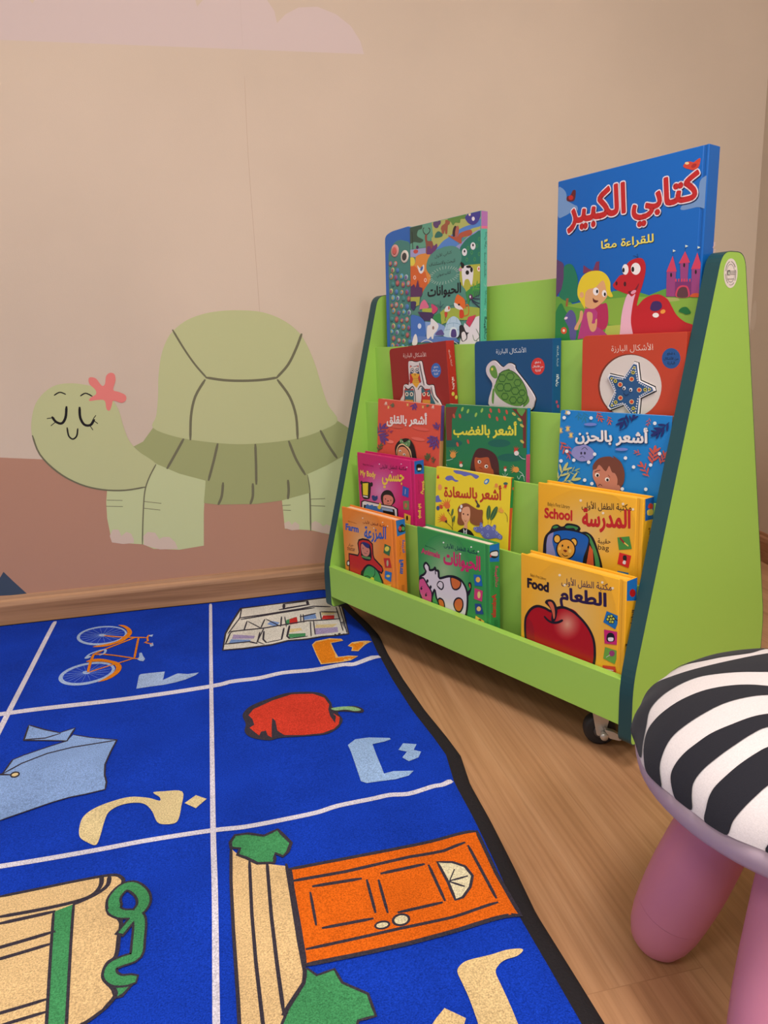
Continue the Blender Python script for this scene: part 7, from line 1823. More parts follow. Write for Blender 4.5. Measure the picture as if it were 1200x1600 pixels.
  ('p',400,1,[1792,606,1779,580,1749,561,1719,562,1707,581,1720,608,1750,626,1780,625]),
 ],
 'animals_spine': [
  ('p',401,0,[-23,2113,244,2107,240,1747,-14,1797]),
  ('p',7,1,[-12,1909,30,1982,205,1967,220,1858,120,1835]),
  ('p',402,1,[23,1916,50,1963,194,1947,193,1864]),
  ('p',403,1,[43,1897,35,1877,18,1872,1,1885,-6,1908,2,1927,19,1932,36,1920]),
  ('t',386,'الحيوانات',0.03,[124,1292,118,1691,222,1267]),
  ('t',404,'مكتبة الطفل الأولى',0,[67,1283,66,1665,103,1274]),
  ('t',405,'Animals',0.05,[157,1136,137,696,49,1164]),
  ('s',406,8,0,0,[105,650,104,524]),
  ('s',406,8,0,0,[124,645,123,519]),
  ('s',406,8,0,0,[143,639,142,513]),
  ('s',406,8,0,0,[162,634,161,508]),
  ('s',406,8,0,0,[181,629,180,502]),
 ],
 'school': [
  ('p',407,1,[1949,1588,1843,1227,1514,898,1026,688,496,667,83,860,-74,1219,77,1628,477,1960,991,2126,1475,2100,1817,1903]),
  ('p',408,1,[1894,1578,1794,1238,1483,930,1025,734,530,716,145,898,-2,1232,138,1614,511,1925,992,2082,1447,2059,1769,1874]),
  ('p',409,1,[1838,1568,1744,1249,1452,962,1023,780,563,765,206,934,70,1245,199,1600,545,1891,993,2039,1419,2017,1721,1845]),
  ('p',410,1,[1782,1558,1693,1261,1421,994,1022,826,596,813,266,971,141,1258,260,1587,578,1856,994,1995,1390,1976,1673,1816]),
  ('p',411,1,[1725,1548,1643,1272,1390,1025,1021,872,629,861,326,1007,211,1271,320,1573,612,1822,995,1951,1362,1934,1624,1787]),
  ('p',412,1,[1668,1537,1592,1284,1359,1058,1020,918,661,909,386,1043,281,1284,379,1559,646,1787,996,1906,1333,1893,1575,1757]),
  ('p',413,1,[1611,1527,1540,1295,1327,1090,1019,963,694,957,445,1078,350,1296,438,1546,679,1753,997,1862,1305,1851,1526,1728]),
  ('p',414,1,[1553,1516,1489,1307,1296,1122,1018,1009,726,1004,504,1113,419,1309,497,1533,712,1719,998,1818,1276,1808,1476,1698]),
  ('p',415,1,[1494,1505,1437,1319,1264,1154,1017,1055,758,1051,562,1148,486,1321,555,1519,746,1685,999,1774,1247,1766,1425,1667]),
  ('p',416,1,[1435,1495,1384,1331,1232,1187,1016,1100,790,1097,619,1183,554,1333,613,1506,779,1651,1000,1729,1217,1723,1375,1637]),
  ('p',417,1,[1376,1484,1332,1343,1201,1219,1015,1146,822,1144,676,1217,620,1346,671,1493,812,1617,1001,1685,1188,1680,1324,1606]),
  ('p',418,1,[1316,1473,1279,1355,1169,1252,1013,1191,853,1190,733,1251,686,1358,728,1480,845,1584,1003,1640,1158,1637,1272,1575]),
  ('p',419,1,[1255,1462,1225,1367,1137,1285,1012,1236,885,1236,789,1285,752,1370,785,1467,878,1550,1004,1596,1129,1593,1220,1544]),
  ('p',420,1,[1194,1451,1171,1379,1105,1317,1011,1281,916,1281,844,1318,817,1382,841,1454,910,1516,1005,1551,1099,1549,1168,1513]),
  ('p',421,1,[1133,1439,1117,1392,1073,1350,1010,1326,947,1327,899,1351,881,1393,897,1442,943,1483,1006,1506,1069,1505,1115,1481]),
  ('p',422,1,[1071,1428,1053,1393,1009,1372,964,1376,945,1405,963,1440,1007,1461,1052,1456]),
  ('t',423,'مكتبة الطفل الأولى',0.014,[926,1758,1845,1860,922,1913]),
  ('t',424,"Baby's First Library",0,[218,1707,684,1724,218,1789]),
  ('t',425,'School',0.04,[157,1505,731,1549,156,1674]),
  ('t',425,'المدرسة',0.042,[949,1415,1830,1536,940,1779]),
  ('p',426,1,[927,1919,920,1903,902,1894,884,1898,876,1912,883,1928,901,1937,919,1933]),
  ('p',426,1,[1717,1981,1711,1966,1695,1958,1679,1961,1671,1975,1678,1990,1693,1998,1709,1995]),
  ('p',426,1,[1893,1923,1887,1908,1871,1900,1855,1903,1848,1916,1854,1931,1870,1939,1886,1936]),
  ('p',426,1,[1361,1779,1354,1763,1337,1754,1320,1757,1313,1771,1319,1787,1336,1795,1353,1792]),
  ('t',427,'حقيبة',0.005,[1251,1240,1492,1281,1248,1345]),
  ('t',427,'bag',0,[1261,1132,1466,1152,1257,1245]),
  ('p',7,1,[121,829,154,1145,281,1303,326,1386,428,1432,508,1409,574,1430,640,1488,836,1494,912,1444,881,1375,966,1400,1050,1406,1166,1338,1264,1142,1354,873,1318,720,124,438]),
  ('p',428,1,[326,1358,395,1402,458,1391,372,1347]),
  ('p',428,1,[597,1419,685,1459,858,1453,816,1400,772,1428,641,1401]),
  ('p',429,0,[1097,1198,1162,1121,1191,800,1024,762]),
  ('p',430,1,[988,1359,1072,1365,1158,1265,1268,1035,1304,844,1232,828,1185,1053,1096,1252]),
  ('p',431,1,[190,1075,235,1218,396,1314,620,1373,903,1379,1073,1320,1067,1174,997,977,917,737,521,532,196,455,186,921]),
  ('p',432,1,[194,1067,247,1211,350,1277,329,1103,401,888,381,692,199,573]),
  ('s',7,28,1,1,[190,1075,235,1218,396,1314,620,1373,903,1379,1073,1320,1067,1174,997,977,917,737,521,532,196,455,186,921]),
  ('p',7,1,[515,1192,492,1129,433,1093,373,1105,347,1159,371,1223,431,1258,490,1245]),
  ('p',433,1,[493,1187,476,1140,433,1113,389,1123,370,1164,388,1211,431,1238,474,1228]),
  ('p',7,1,[857,1197,835,1135,779,1100,721,1112,697,1165,719,1227,776,1262,833,1249]),
  ('p',433,1,[836,1192,820,1146,779,1120,737,1130,719,1169,735,1216,776,1242,818,1232]),
  ('p',7,1,[821,1073,796,975,724,892,622,844,519,847,441,901,411,990,438,1090,513,1174,616,1218,718,1213,792,1160]),
  ('p',434,1,[795,1068,773,982,710,908,622,867,532,870,464,917,439,995,462,1083,527,1157,616,1196,705,1191,770,1144]),
  ('p',7,1,[564,1083,559,1066,547,1057,534,1061,529,1076,534,1093,546,1102,559,1098]),
  ('p',7,1,[687,1080,682,1063,670,1054,657,1058,652,1072,657,1089,669,1098,682,1094]),
  ('p',435,1,[564,1002,604,1021,648,1008,609,974]),
  ('s',7,14,1,0,[542,937,594,906,661,928]),
  ('p',436,1,[735,1024,726,998,704,984,682,989,673,1011,681,1037,703,1051,725,1046]),
  ('p',436,1,[514,1022,506,999,487,986,468,991,459,1011,467,1034,486,1047,505,1042]),
  ('p',437,0,[1614,1427,1826,1484,1877,1294,1650,1230]),
  ('p',438,0,[1661,1192,1872,1181,1833,973,1629,997]),
  ('p',439,0,[1633,883,1836,895,1831,771,1628,749]),
  ('s',440,51,1,0,[1673,1417,1742,1361]),
  ('s',441,34,1,0,[1751,1360,1806,1331]),
  ('p',185,1,[1730,1151,1787,1163,1790,1085,1733,1082]),
  ('p',442,1,[1739,1074,1777,1077,1774,1021,1725,1027]),
 ],
 'school_spine': [
  ('p',443,0,[35,2106,344,2121,329,1746,53,1755]),
  ('p',444,1,[115,1952,153,2012,241,1980,231,1915]),
  ('p',362,1,[104,1913,240,1905,246,1820,115,1836]),
  ('t',445,'المدرسة',0.02,[214,1360,216,1615,147,1374]),
 ],
 'food': [
  ('p',407,1,[1926,1474,1834,954,1536,480,1090,179,608,151,234,432,93,945,230,1527,589,1999,1051,2237,1489,2202,1802,1923]),
  ('p',408,1,[1876,1460,1788,970,1507,526,1089,245,638,222,290,485,158,964,285,1508,619,1950,1052,2175,1464,2143,1759,1882]),
  ('p',446,1,[1825,1445,1742,987,1478,572,1087,312,668,292,345,537,223,982,340,1488,650,1901,1053,2113,1439,2085,1716,1841]),
  ('p',447,1,[1774,1430,1696,1003,1449,619,1086,378,698,362,400,589,287,1001,394,1469,680,1852,1054,2050,1413,2026,1672,1800]),
  ('p',411,1,[1722,1415,1650,1020,1421,665,1085,445,728,431,454,641,350,1019,448,1450,711,1804,1056,1988,1388,1967,1628,1758]),
  ('p',448,1,[1670,1400,1603,1037,1392,711,1084,511,757,499,508,692,413,1037,501,1430,741,1755,1057,1925,1362,1907,1583,1715]),
  ('p',449,1,[1618,1385,1556,1053,1363,758,1082,576,787,568,561,743,475,1055,555,1411,771,1706,1058,1863,1337,1847,1539,1673]),
  ('p',450,1,[1565,1370,1508,1070,1334,804,1081,642,816,635,614,793,537,1073,608,1392,801,1658,1059,1800,1311,1787,1493,1630]),
  ('p',451,1,[1512,1355,1461,1087,1305,851,1080,708,845,703,666,843,598,1091,660,1374,831,1610,1060,1737,1285,1726,1448,1586]),
  ('p',452,1,[1458,1339,1413,1104,1276,897,1079,773,874,770,718,893,659,1108,713,1355,862,1562,1062,1673,1258,1665,1402,1543]),
  ('p',453,1,[1404,1324,1365,1122,1246,944,1077,839,902,836,770,942,719,1126,765,1336,892,1514,1063,1610,1232,1604,1356,1499]),
  ('p',454,1,[1350,1308,1316,1139,1217,991,1076,904,931,903,821,990,779,1143,816,1318,921,1466,1064,1547,1205,1542,1309,1454]),
  ('p',455,1,[1295,1292,1268,1156,1188,1038,1075,969,959,968,872,1038,838,1160,868,1299,951,1418,1065,1483,1179,1480,1262,1410]),
  ('p',456,1,[1239,1276,1219,1174,1159,1085,1074,1034,987,1034,922,1086,897,1177,919,1281,981,1370,1066,1419,1152,1417,1215,1365]),
  ('p',457,1,[1183,1260,1169,1192,1129,1132,1073,1098,1015,1098,972,1134,955,1194,969,1263,1011,1322,1068,1355,1125,1354,1167,1319]),
  ('p',458,1,[1127,1244,1111,1193,1071,1163,1030,1170,1013,1211,1029,1261,1069,1291,1109,1284]),
  ('t',459,'مكتبة الطفل الأولى',0.014,[879,1737,1828,1865,876,1900]),
  ('t',424,"Baby's First Library",0,[223,1736,562,1742,223,1803]),
  ('t',460,'Food',0.05,[160,1539,609,1567,159,1698]),
  ('t',461,'الطعام',0.04,[862,1391,1734,1507,857,1713]),
  ('p',426,1,[865,1921,858,1904,839,1893,821,1896,813,1909,820,1926,839,1937,857,1935]),
  ('p',426,1,[1680,1996,1674,1980,1658,1970,1641,1972,1634,1985,1640,2001,1657,2011,1673,2009]),
  ('p',426,1,[1867,1948,1861,1932,1845,1922,1829,1924,1822,1937,1828,1953,1844,1963,1860,1961]),
  ('p',426,1,[968,1777,961,1760,943,1749,925,1751,917,1764,924,1782,942,1793,960,1791]),
  ('p',462,1,[105,830,129,995,237,1162,378,1255,539,1265,676,1246,808,1339,938,1384,1110,1367,1279,1287,1426,1167,1521,1015,1553,826,1542,603,1447,346,1177,134,782,-13,410,-29,192,257,118,595]),
  ('p',463,1,[130,857,166,966,286,883,359,512,666,123,409,31,216,265,137,601]),
  ('p',464,1,[1281,1197,1248,1050,1151,918,1013,837,871,830,764,902,723,1032,760,1185,863,1317,1003,1393,1141,1394,1242,1322]),
  ('p',465,1,[1264,1192,1233,1054,1142,930,1012,854,879,848,779,915,741,1037,776,1180,872,1304,1003,1375,1133,1377,1228,1310]),
  ('p',466,1,[1248,1187,1219,1058,1133,943,1012,872,888,866,795,929,759,1043,791,1176,881,1292,1003,1358,1125,1360,1213,1297]),
  ('p',467,1,[1231,1182,1204,1062,1124,955,1012,889,897,884,810,943,777,1048,807,1172,890,1279,1004,1341,1116,1343,1199,1284]),
  ('p',468,1,[1214,1177,1189,1066,1115,967,1011,907,905,903,826,956,795,1053,823,1167,899,1266,1004,1324,1108,1325,1184,1272]),
  ('p',469,1,[1197,1172,1174,1070,1106,980,1011,924,914,920,841,970,813,1059,838,1163,909,1254,1004,1307,1100,1308,1170,1259]),
  ('p',470,1,[1180,1167,1159,1074,1097,992,1011,942,922,938,856,983,831,1064,854,1159,918,1241,1005,1289,1091,1291,1155,1246]),
  ('p',471,1,[1163,1162,1144,1078,1088,1004,1011,959,931,956,872,997,849,1069,869,1155,927,1229,1005,1272,1083,1273,1141,1233]),
  ('p',472,1,[1146,1157,1129,1083,1079,1017,1010,977,940,974,887,1010,867,1075,885,1150,936,1216,1005,1255,1075,1256,1126,1220]),
  ('p',473,1,[1129,1152,1114,1087,1070,1029,1010,994,948,992,902,1023,885,1080,900,1146,945,1204,1006,1237,1067,1239,1111,1207]),
  ('p',474,1,[1112,1147,1099,1091,1062,1042,1010,1012,957,1010,917,1037,902,1085,916,1142,954,1191,1006,1220,1058,1221,1097,1194]),
  ('p',475,1,[1094,1142,1070,1073,1009,1029,947,1036,920,1090,945,1160,1006,1203,1068,1195]),
  ('p',476,1,[1077,1137,1058,1082,1009,1047,959,1052,938,1095,957,1151,1007,1186,1056,1180]),
  ('p',477,1,[1060,1132,1045,1090,1009,1064,971,1068,955,1101,970,1142,1007,1168,1044,1164]),
  ('p',478,1,[1043,1126,1033,1099,1008,1081,983,1084,973,1106,983,1133,1007,1151,1032,1148]),
  ('p',479,1,[1025,1121,1020,1108,1008,1099,996,1100,990,1111,995,1125,1007,1134,1020,1132]),
  ('s',7,46,1,1,[105,830,129,995,237,1162,378,1255,539,1265,676,1246,808,1339,938,1384,1110,1367,1279,1287,1426,1167,1521,1015,1553,826,1542,603,1447,346,1177,134,782,-13,410,-29,192,257,118,595]),
  ('p',7,1,[543,1361,583,1425,684,1451,758,1410,804,1300,777,1143,723,1070,677,1095,687,1230,630,1309]),
  ('p',480,1,[606,1387,685,1408,742,1321,755,1174,726,1128,698,1233,652,1315]),
  ('s',7,40,1,0,[536,1107,610,1066,700,1054,812,1087,909,1153]),
  ('p',481,0,[1752,1550,1996,1525,1914,1297,1696,1351]),
  ('p',482,0,[1713,1236,1962,1268,1979,1058,1730,1006]),
  ('p',483,0,[1742,951,1992,961,1924,725,1714,749]),
  ('p',484,0,[1706,632,1935,685,1983,522,1717,481]),
  ('p',7,1,[1825,1480,1817,1457,1794,1441,1771,1443,1761,1462,1770,1485,1792,1500,1815,1498]),
  ('p',485,1,[1814,1477,1808,1462,1794,1452,1779,1453,1772,1465,1778,1480,1793,1490,1808,1489]),
  ('p',7,1,[1872,1502,1864,1479,1841,1464,1818,1466,1808,1484,1817,1507,1839,1522,1862,1520]),
  ('p',485,1,[1861,1499,1855,1484,1841,1474,1826,1475,1819,1487,1825,1502,1840,1512,1855,1511]),
  ('p',7,1,[1808,1431,1799,1408,1776,1392,1753,1394,1743,1413,1752,1436,1775,1452,1798,1450]),
  ('p',485,1,[1796,1428,1791,1413,1776,1403,1761,1404,1754,1416,1760,1431,1775,1441,1790,1440]),
  ('p',7,1,[1865,1448,1856,1424,1834,1409,1810,1411,1800,1429,1809,1453,1832,1468,1855,1466]),
  ('p',485,1,[1853,1445,1848,1429,1833,1420,1818,1421,1812,1433,1817,1448,1832,1458,1847,1456]),
  ('p',7,1,[1911,1470,1903,1447,1881,1432,1858,1434,1847,1452,1856,1475,1879,1490,1901,1488]),
  ('p',485,1,[1900,1467,1895,1452,1880,1442,1865,1443,1859,1455,1864,1470,1879,1480,1894,1478]),
  ('p',7,1,[1857,1405,1848,1382,1825,1366,1802,1368,1792,1387,1801,1410,1823,1425,1847,1423]),
  ('p',485,1,[1845,1402,1840,1387,1825,1377,1810,1378,1803,1390,1809,1405,1824,1415,1839,1414]),
  ('p',7,1,[1894,1413,1886,1389,1863,1374,1840,1376,1830,1394,1839,1418,1861,1433,1884,1431]),
  ('p',485,1,[1883,1410,1878,1394,1863,1385,1848,1386,1842,1398,1847,1413,1862,1423,1877,1421]),
  ('s',7,14,1,0,[1878,1495,1927,1457,1965,1451]),
  ('p',7,1,[1774,1166,1830,1219,1898,1204,1901,1100,1777,1060]),
  ('p',204,1,[1795,1123,1884,1151,1879,1096,1806,1073]),
  ('p',486,1,[1920,902,1906,863,1872,836,1836,839,1820,869,1834,909,1869,935,1904,932]),
  ('s',487,11,1,0,[1833,847,1772,790]),
  ('s',488,25,1,0,[1743,581,1899,609]),
 ],
 'food_spine': [
  ('p',489,0,[11,2116,269,2122,279,1735,16,1796]),
  ('p',490,1,[238,1866,218,1825,164,1820,108,1853,82,1905,102,1946,156,1951,212,1918]),
  ('t',491,'الطعام',0.03,[207,1322,247,1589,123,1346]),
  ('t',492,'Food',0.04,[97,1075,95,882,28,1096]),
 ],
 'sticker': [
  ('p',493,1,[2287,7443,2267,7338,2198,7261,2099,7234,1998,7263,1922,7339,1891,7443,1911,7545,1978,7621,2075,7650,2176,7624,2254,7548]),
  ('s',494,9,1,1,[2202,7445,2195,7382,2159,7335,2103,7317,2044,7333,1996,7379,1973,7441,1980,7503,2016,7550,2071,7568,2130,7553,2178,7508]),
  ('s',495,24,0,0,[2236,7446,2238,7423]),
  ('s',495,24,0,0,[2237,7406,2234,7384]),
  ('s',495,23,0,0,[2229,7368,2221,7348]),
  ('s',495,18,0,0,[2190,7308,2173,7295]),
  ('s',495,14,0,0,[2160,7288,2141,7282]),
  ('s',495,12,0,0,[2126,7279,2106,7277]),
  ('s',495,12,0,0,[2091,7278,2070,7282]),
  ('s',495,17,0,0,[2021,7306,2003,7320]),
  ('s',495,20,0,0,[1991,7332,1976,7350]),
  ('s',495,22,0,0,[1967,7364,1956,7385]),
  ('s',495,23,0,0,[1949,7401,1943,7424]),
  ('s',495,23,0,0,[1939,7479,1943,7501]),
  ('s',495,22,0,0,[1947,7516,1955,7536]),
  ('s',495,20,0,0,[1963,7549,1976,7566]),
  ('s',495,17,0,0,[1986,7576,2002,7588]),
  ('s',495,14,0,0,[2015,7595,2034,7602]),
  ('s',495,12,0,0,[2083,7607,2104,7603]),
  ('s',495,14,0,0,[2119,7598,2139,7589]),
  ('s',495,17,0,0,[2153,7580,2172,7567]),
  ('s',495,20,0,0,[2184,7555,2199,7537]),
  ('s',495,24,0,0,[2226,7485,2233,7463]),
  ('p',496,0,[1986,7481,2063,7487,2072,7416,1995,7413]),
  ('p',497,1,[2016,7424,2016,7460,2029,7473,2046,7460,2054,7424]),
  ('s',498,11,0,0,[2081,7472,2096,7472]),
  ('s',498,11,0,0,[2107,7473,2122,7473]),
  ('s',498,11,0,0,[2133,7474,2148,7475]),
  ('s',498,11,0,0,[2159,7476,2174,7476]),
  ('s',498,11,0,0,[2185,7477,2200,7478]),
  ('s',498,11,0,0,[2084,7450,2099,7450]),
  ('s',498,11,0,0,[2110,7451,2125,7452]),
  ('s',498,11,0,0,[2136,7453,2151,7453]),
  ('s',498,11,0,0,[2162,7454,2177,7455]),
  ('s',498,11,0,0,[2188,7456,2203,7456]),
  ('s',498,11,0,0,[2087,7428,2102,7428]),
  ('s',498,11,0,0,[2113,7429,2128,7429]),
  ('s',498,11,0,0,[2139,7430,2154,7431]),
  ('s',498,11,0,0,[2165,7432,2180,7432]),
  ('s',498,11,0,0,[2191,7433,2206,7433]),
  ('s',498,11,0,0,[2007,7359,2020,7359]),
  ('s',498,11,0,0,[2029,7360,2042,7360]),
  ('s',498,11,0,0,[2051,7360,2064,7361]),
  ('s',498,11,0,0,[2074,7361,2086,7361]),
  ('s',498,11,0,0,[2096,7362,2109,7362]),
  ('s',498,11,0,0,[2118,7363,2131,7363]),
  ('s',498,11,0,0,[2140,7364,2153,7364]),
  ('s',498,11,0,0,[2163,7364,2176,7365]),
 ],
 'stripes': [
  ('p',499,1,[-764,947,-606,958,-500,940,-364,934,-190,892,-57,854,72,790,210,731,324,652,401,603,253,561,170,677,-16,548,-182,612,-300,689,-415,872,-582,948]),
  ('p',499,1,[-1300,828,-1143,891,-927,944,-737,859,-602,695,-435,572,-274,495,-124,460,40,463,199,487,267,390,164,199,57,135,-28,155,-121,205,-226,281,-349,360,-469,427,-655,476,-823,498,-980,495,-1123,425,-1267,373,-1428,340,-1437,474,-1401,648]),
  ('p',499,1,[-1299,331,-1152,374,-992,360,-824,328,-657,295,-504,256,-357,197,-264,146,-202,101,-116,43,-64,-34,-114,-130,-116,-75,-167,-2,-255,49,-363,78,-508,98,-672,102,-842,107,-1029,110,-1224,83,-1350,55,-1522,-8,-1528,79,-1495,206,-1423,263]),
  ('p',499,1,[-1331,-56,-1219,-41,-1057,-38,-913,-42,-765,-41,-610,-49,-470,-51,-378,-61,-243,-91,-197,-187,-263,-304,-282,-242,-329,-172,-462,-137,-581,-150,-734,-174,-903,-192,-1074,-203,-1224,-223,-1338,-268,-1465,-320,-1503,-237,-1509,-158,-1437,-104]),
  ('p',499,1,[-1230,-364,-1123,-336,-965,-313,-808,-286,-675,-264,-586,-251,-405,-245,-345,-320,-409,-453,-466,-436,-580,-418,-818,-464,-936,-494,-1086,-530,-1237,-565,-1383,-610,-1427,-533,-1449,-445,-1327,-399]),
  ('p',499,1,[-1270,-827,-1116,-768,-912,-702,-734,-649,-629,-627,-770,-751,-958,-886,-1137,-996,-1202,-918]),
 ],
}
# ------------------------------------------------------------------ the room
WY, CXW, CEIL = 1.9041, 1.5021, 2.7
BEIGE = (204, 184, 164)
mwall = wall_mat('wall_paint', BEIGE)
mb = MB(); mb.box((-2.6, WY, -0.05), (CXW + 0.3, WY + 0.12, CEIL), mwall); wl = mb.build('wall_left'); wl['kind'] = 'structure'
RW = Vector((-0.17, -1, 0)).normalized(); RN = Vector((1, -0.17, 0)).normalized()
def rwp(d, off, z): p = Vector((CXW, WY, 0)) + RW * d + RN * off; return (p.x, p.y, z)
def slab(mb, d0, d1, o0, o1, z0, z1, m):
    vs = [rwp(d, o, z) for z in (z0, z1) for d, o in ((d0, o0), (d1, o0), (d1, o1), (d0, o1))]
    mb.add(vs, [[0, 1, 2, 3], [7, 6, 5, 4], [0, 4, 5, 1], [1, 5, 6, 2], [2, 6, 7, 3], [3, 7, 4, 0]], m)
mb = MB(); slab(mb, -0.15, 3.6, 0, 0.12, -0.05, CEIL, mwall); wr = mb.build('wall_right'); wr['kind'] = 'structure'
mb = MB()
# a lump of filler where the paint chips near the corner
mfloor = wood_mat('oak_floor', 'y', (158, 114, 79), (174, 129, 92), (187, 143, 106), 0.42, planks=(1.3, 0.19, (0.08, 0.13, 0)))
mb = MB(); mb.box((-2.6, -2.6, -0.06), (2.2, 2.1, 0), mfloor); fl = mb.build('floor'); fl['kind'] = 'structure'
mb = MB(); mb.box((-2.6, -2.6, CEIL), (2.2, 2.1, CEIL + 0.05), mat((232, 226, 216), 0.8)); ce = mb.build('ceiling'); ce['kind'] = 'structure'
mbase = wood_mat('oak_skirting', 'x', (136, 96, 66), (168, 124, 90), (186, 142, 106), 0.5)
prof = [(0, 0), (0.013, 0), (0.013, 0.058), (0.0095, 0.068), (0.004, 0.073), (0.003, 0.081), (0, 0.082)]
mb = MB(); mb.prism([(WY - a, b) for a, b in prof], -2.6, CXW - 0.012, mbase, 'x'); bl_ = mb.build('baseboard_left'); bl_['kind'] = 'structure'
mb = MB(); n = len(prof)
vs = [rwp(0.0, -a, b) for a, b in prof] + [rwp(3.5, -a, b) for a, b in prof]
mb.add(vs, [[i, (i + 1) % n, n + (i + 1) % n, n + i] for i in range(n)] + [list(range(n))[::-1], list(range(n, 2 * n))], wood_mat('oak_skirting_side', 'y', (120, 78, 52), (156, 108, 76), (176, 128, 94), 0.5))
br_ = mb.build('baseboard_right'); br_['kind'] = 'structure'
# the printed mural on the left wall
mur = lambda c: mat(c, 0.75, 0.2)
def wallplace(x, z, h): return (x, WY - h, z)
mb = MB(); A = Art(mb, wallplace, mur, lift=1e-4)
A.poly(catmull([(-2.6, 0.36), (-1.6, 0.44), (-1.0, 0.468), (-0.75, 0.46), (-0.567, 0.435), (-0.47, 0.423), (-0.363, 0.408), (-0.2, 0.37), (0.0, 0.335), (0.3, 0.31), (0.8, 0.30), (1.49, 0.31)], False) + [(1.49, 0.06), (-2.6, 0.06)], mur((178, 132, 109)))
A.h += 1e-4; A.run(ART['hill']); mb.build('hill_mural', wl)
mb = MB(); A = Art(mb, wallplace, mur); A.run(ART['cloud']); A.run(ART['seam'][1:]); mb.build('cloud_mural', wl)
mb = MB(); A = Art(mb, wallplace, mur, lift=1e-4); A.run(ART['seam'][:1]); mb.build('wallpaper_seam', wl)
tur = empty('turtle_mural', (0, 0, 0)); tur.parent = wl
lift = 4e-4
for nm, key in (('turtle_leg', 'turtle_leg'), ('shell', 'turtle_shell'), ('head', 'turtle_head'), ('flower', 'turtle_flower')):
    mb = MB(); A = Art(mb, wallplace, mur, lift=lift); A.run(ART[key]); mb.build(nm, tur); lift = A.h
# damaged plaster patch at the corner
mb = MB()
A = Art(mb, lambda u, z, h: rwp(u, -h, z), mur, lift=3e-4)
A.poly(catmull([(0.004, 0.70), (0.002, 0.665), (0.02, 0.655), (0.03, 0.69), (0.024, 0.73), (0.012, 0.735)], True), mur((214, 196, 178))); mb.build('bare_plaster_patch', wr)

# ------------------------------------------------------------------ the bookcase
TH = radians(-64.343)
SH0 = Vector((0.19052, 1.632, 0)); SW = 0.80; PT = 0.0222
GREEN = (154, 198, 84)
def lam(name, c):
    n = N(name, 0.42, 0.35); v = n.coords()
    t = n.new('ShaderNodeTexNoise', Scale=300.0, Detail=2.0); n.link(v, t.inputs['Vector'])
    n.b.inputs['Base Color'].default_value = lin(c); n.bump(t.outputs['Fac'], 0.03, 0.0004)
    return n.m
mgreen = lam('green_laminate', GREEN); mteal = lam('teal_edging', (30, 68, 72))
shelf = empty('rolling_bookcase', SH0); shelf.rotation_euler = (0, 0, TH)
tag(shelf, 'lime green five-tier children\'s display bookcase on castors in the corner', 'bookcase')
PROF = [(0, 0.0522), (0, 0.1542), (0.1826, 0.7744), (0.2471, 0.7744), (0.4027, 0.1536), (0.4027, 0.0522)]
PR = rounded(PROF, [0.012, 0.03, 0.022, 0.022, 0.03, 0.012], 6)
for x0, x1, side in ((-PT, 0, 0), (SW, SW + PT, 1)):
    mb = MB(); mb.prism(PR, x0, x1, mgreen, 'x'); sp = mb.build('side_panel', shelf)
    mb = MB(); nn = len(PR); e = 0.0009; cy_ = sum(p[0] for p in PR) / nn; out = []
    for i, p in enumerate(PR):
        a, b = Vector(PR[i - 1]), Vector(PR[(i + 1) % nn]); d = (b - a).normalized(); nrm = Vector((-d.y, d.x))
        if nrm.dot(Vector(p) - Vector((0.2, 0.35))) < 0: nrm = -nrm
        out.append((p[0] + nrm.x * e, p[1] + nrm.y * e))
    vs = [(x0 - 2e-4, *p) for p in PR] + [(x0 - 2e-4, *p) for p in out] + [(x1 + 2e-4, *p) for p in out] + [(x1 + 2e-4, *p) for p in PR]
    fs = []
    for i in range(nn):
        j = (i + 1) % nn
        for k in range(3): fs.append([k * nn + i, k * nn + j, (k + 1) * nn + j, (k + 1) * nn + i])
    mb.add(vs, fs, mteal); eb = mb.build('edge_band', sp); eb['label'] = 'dark teal edging'
    if side:
        mb = MB(); A = Art(mb, lambda v, z, h: (SW + PT + h, v, z), lambda c: mat(c, 0.5), lift=2e-4); A.run(ART['sticker'])
        st = mb.build('round_sticker', sp); st['label'] = 'round white sticker'
LED = {1: (0.16691, 0.65684), 2: (0.13116, 0.53337), 3: (0.09542, 0.4099), 4: (0.05968, 0.28644)}
FRONT = {1: LED[1], 2: LED[2], 3: LED[3], 4: LED[4], 5: (0.0, 0.15537)}
def board(name, a, b): mb = MB(); mb.box(a, b, mgreen, 0.0007); return mb.build(name, shelf)
board('front_rail', (0, 0, 0.0795), (SW, 0.015, 0.15537))
board('base_board', (0, 0.0152, 0.0795), (SW, 0.39, 0.0945))
board('back_panel', (0, 0.2152, 0.0947), (SW, 0.226, 0.7676))
for k in (1, 2, 3, 4):
    v, z = LED[k]; fz = FRONT[k + 1][1] - 0.0757
    board('shelf_riser', (0, v, fz if k < 4 else 0.0947), (SW, v + 0.005, z))
    back = LED[k - 1][0] if k > 1 else 0.215
    board('shelf_floor', (0, v + 0.0052, z - 0.0817), (SW, back - 0.0002 + (0.005 if k > 1 else 0), z - 0.0757))
mblack = mat((30, 28, 30), 0.5); mmetal = mat((196, 188, 178), 0.35, 0.5, 0.55); mtyre = mat((36, 33, 34), 0.6)
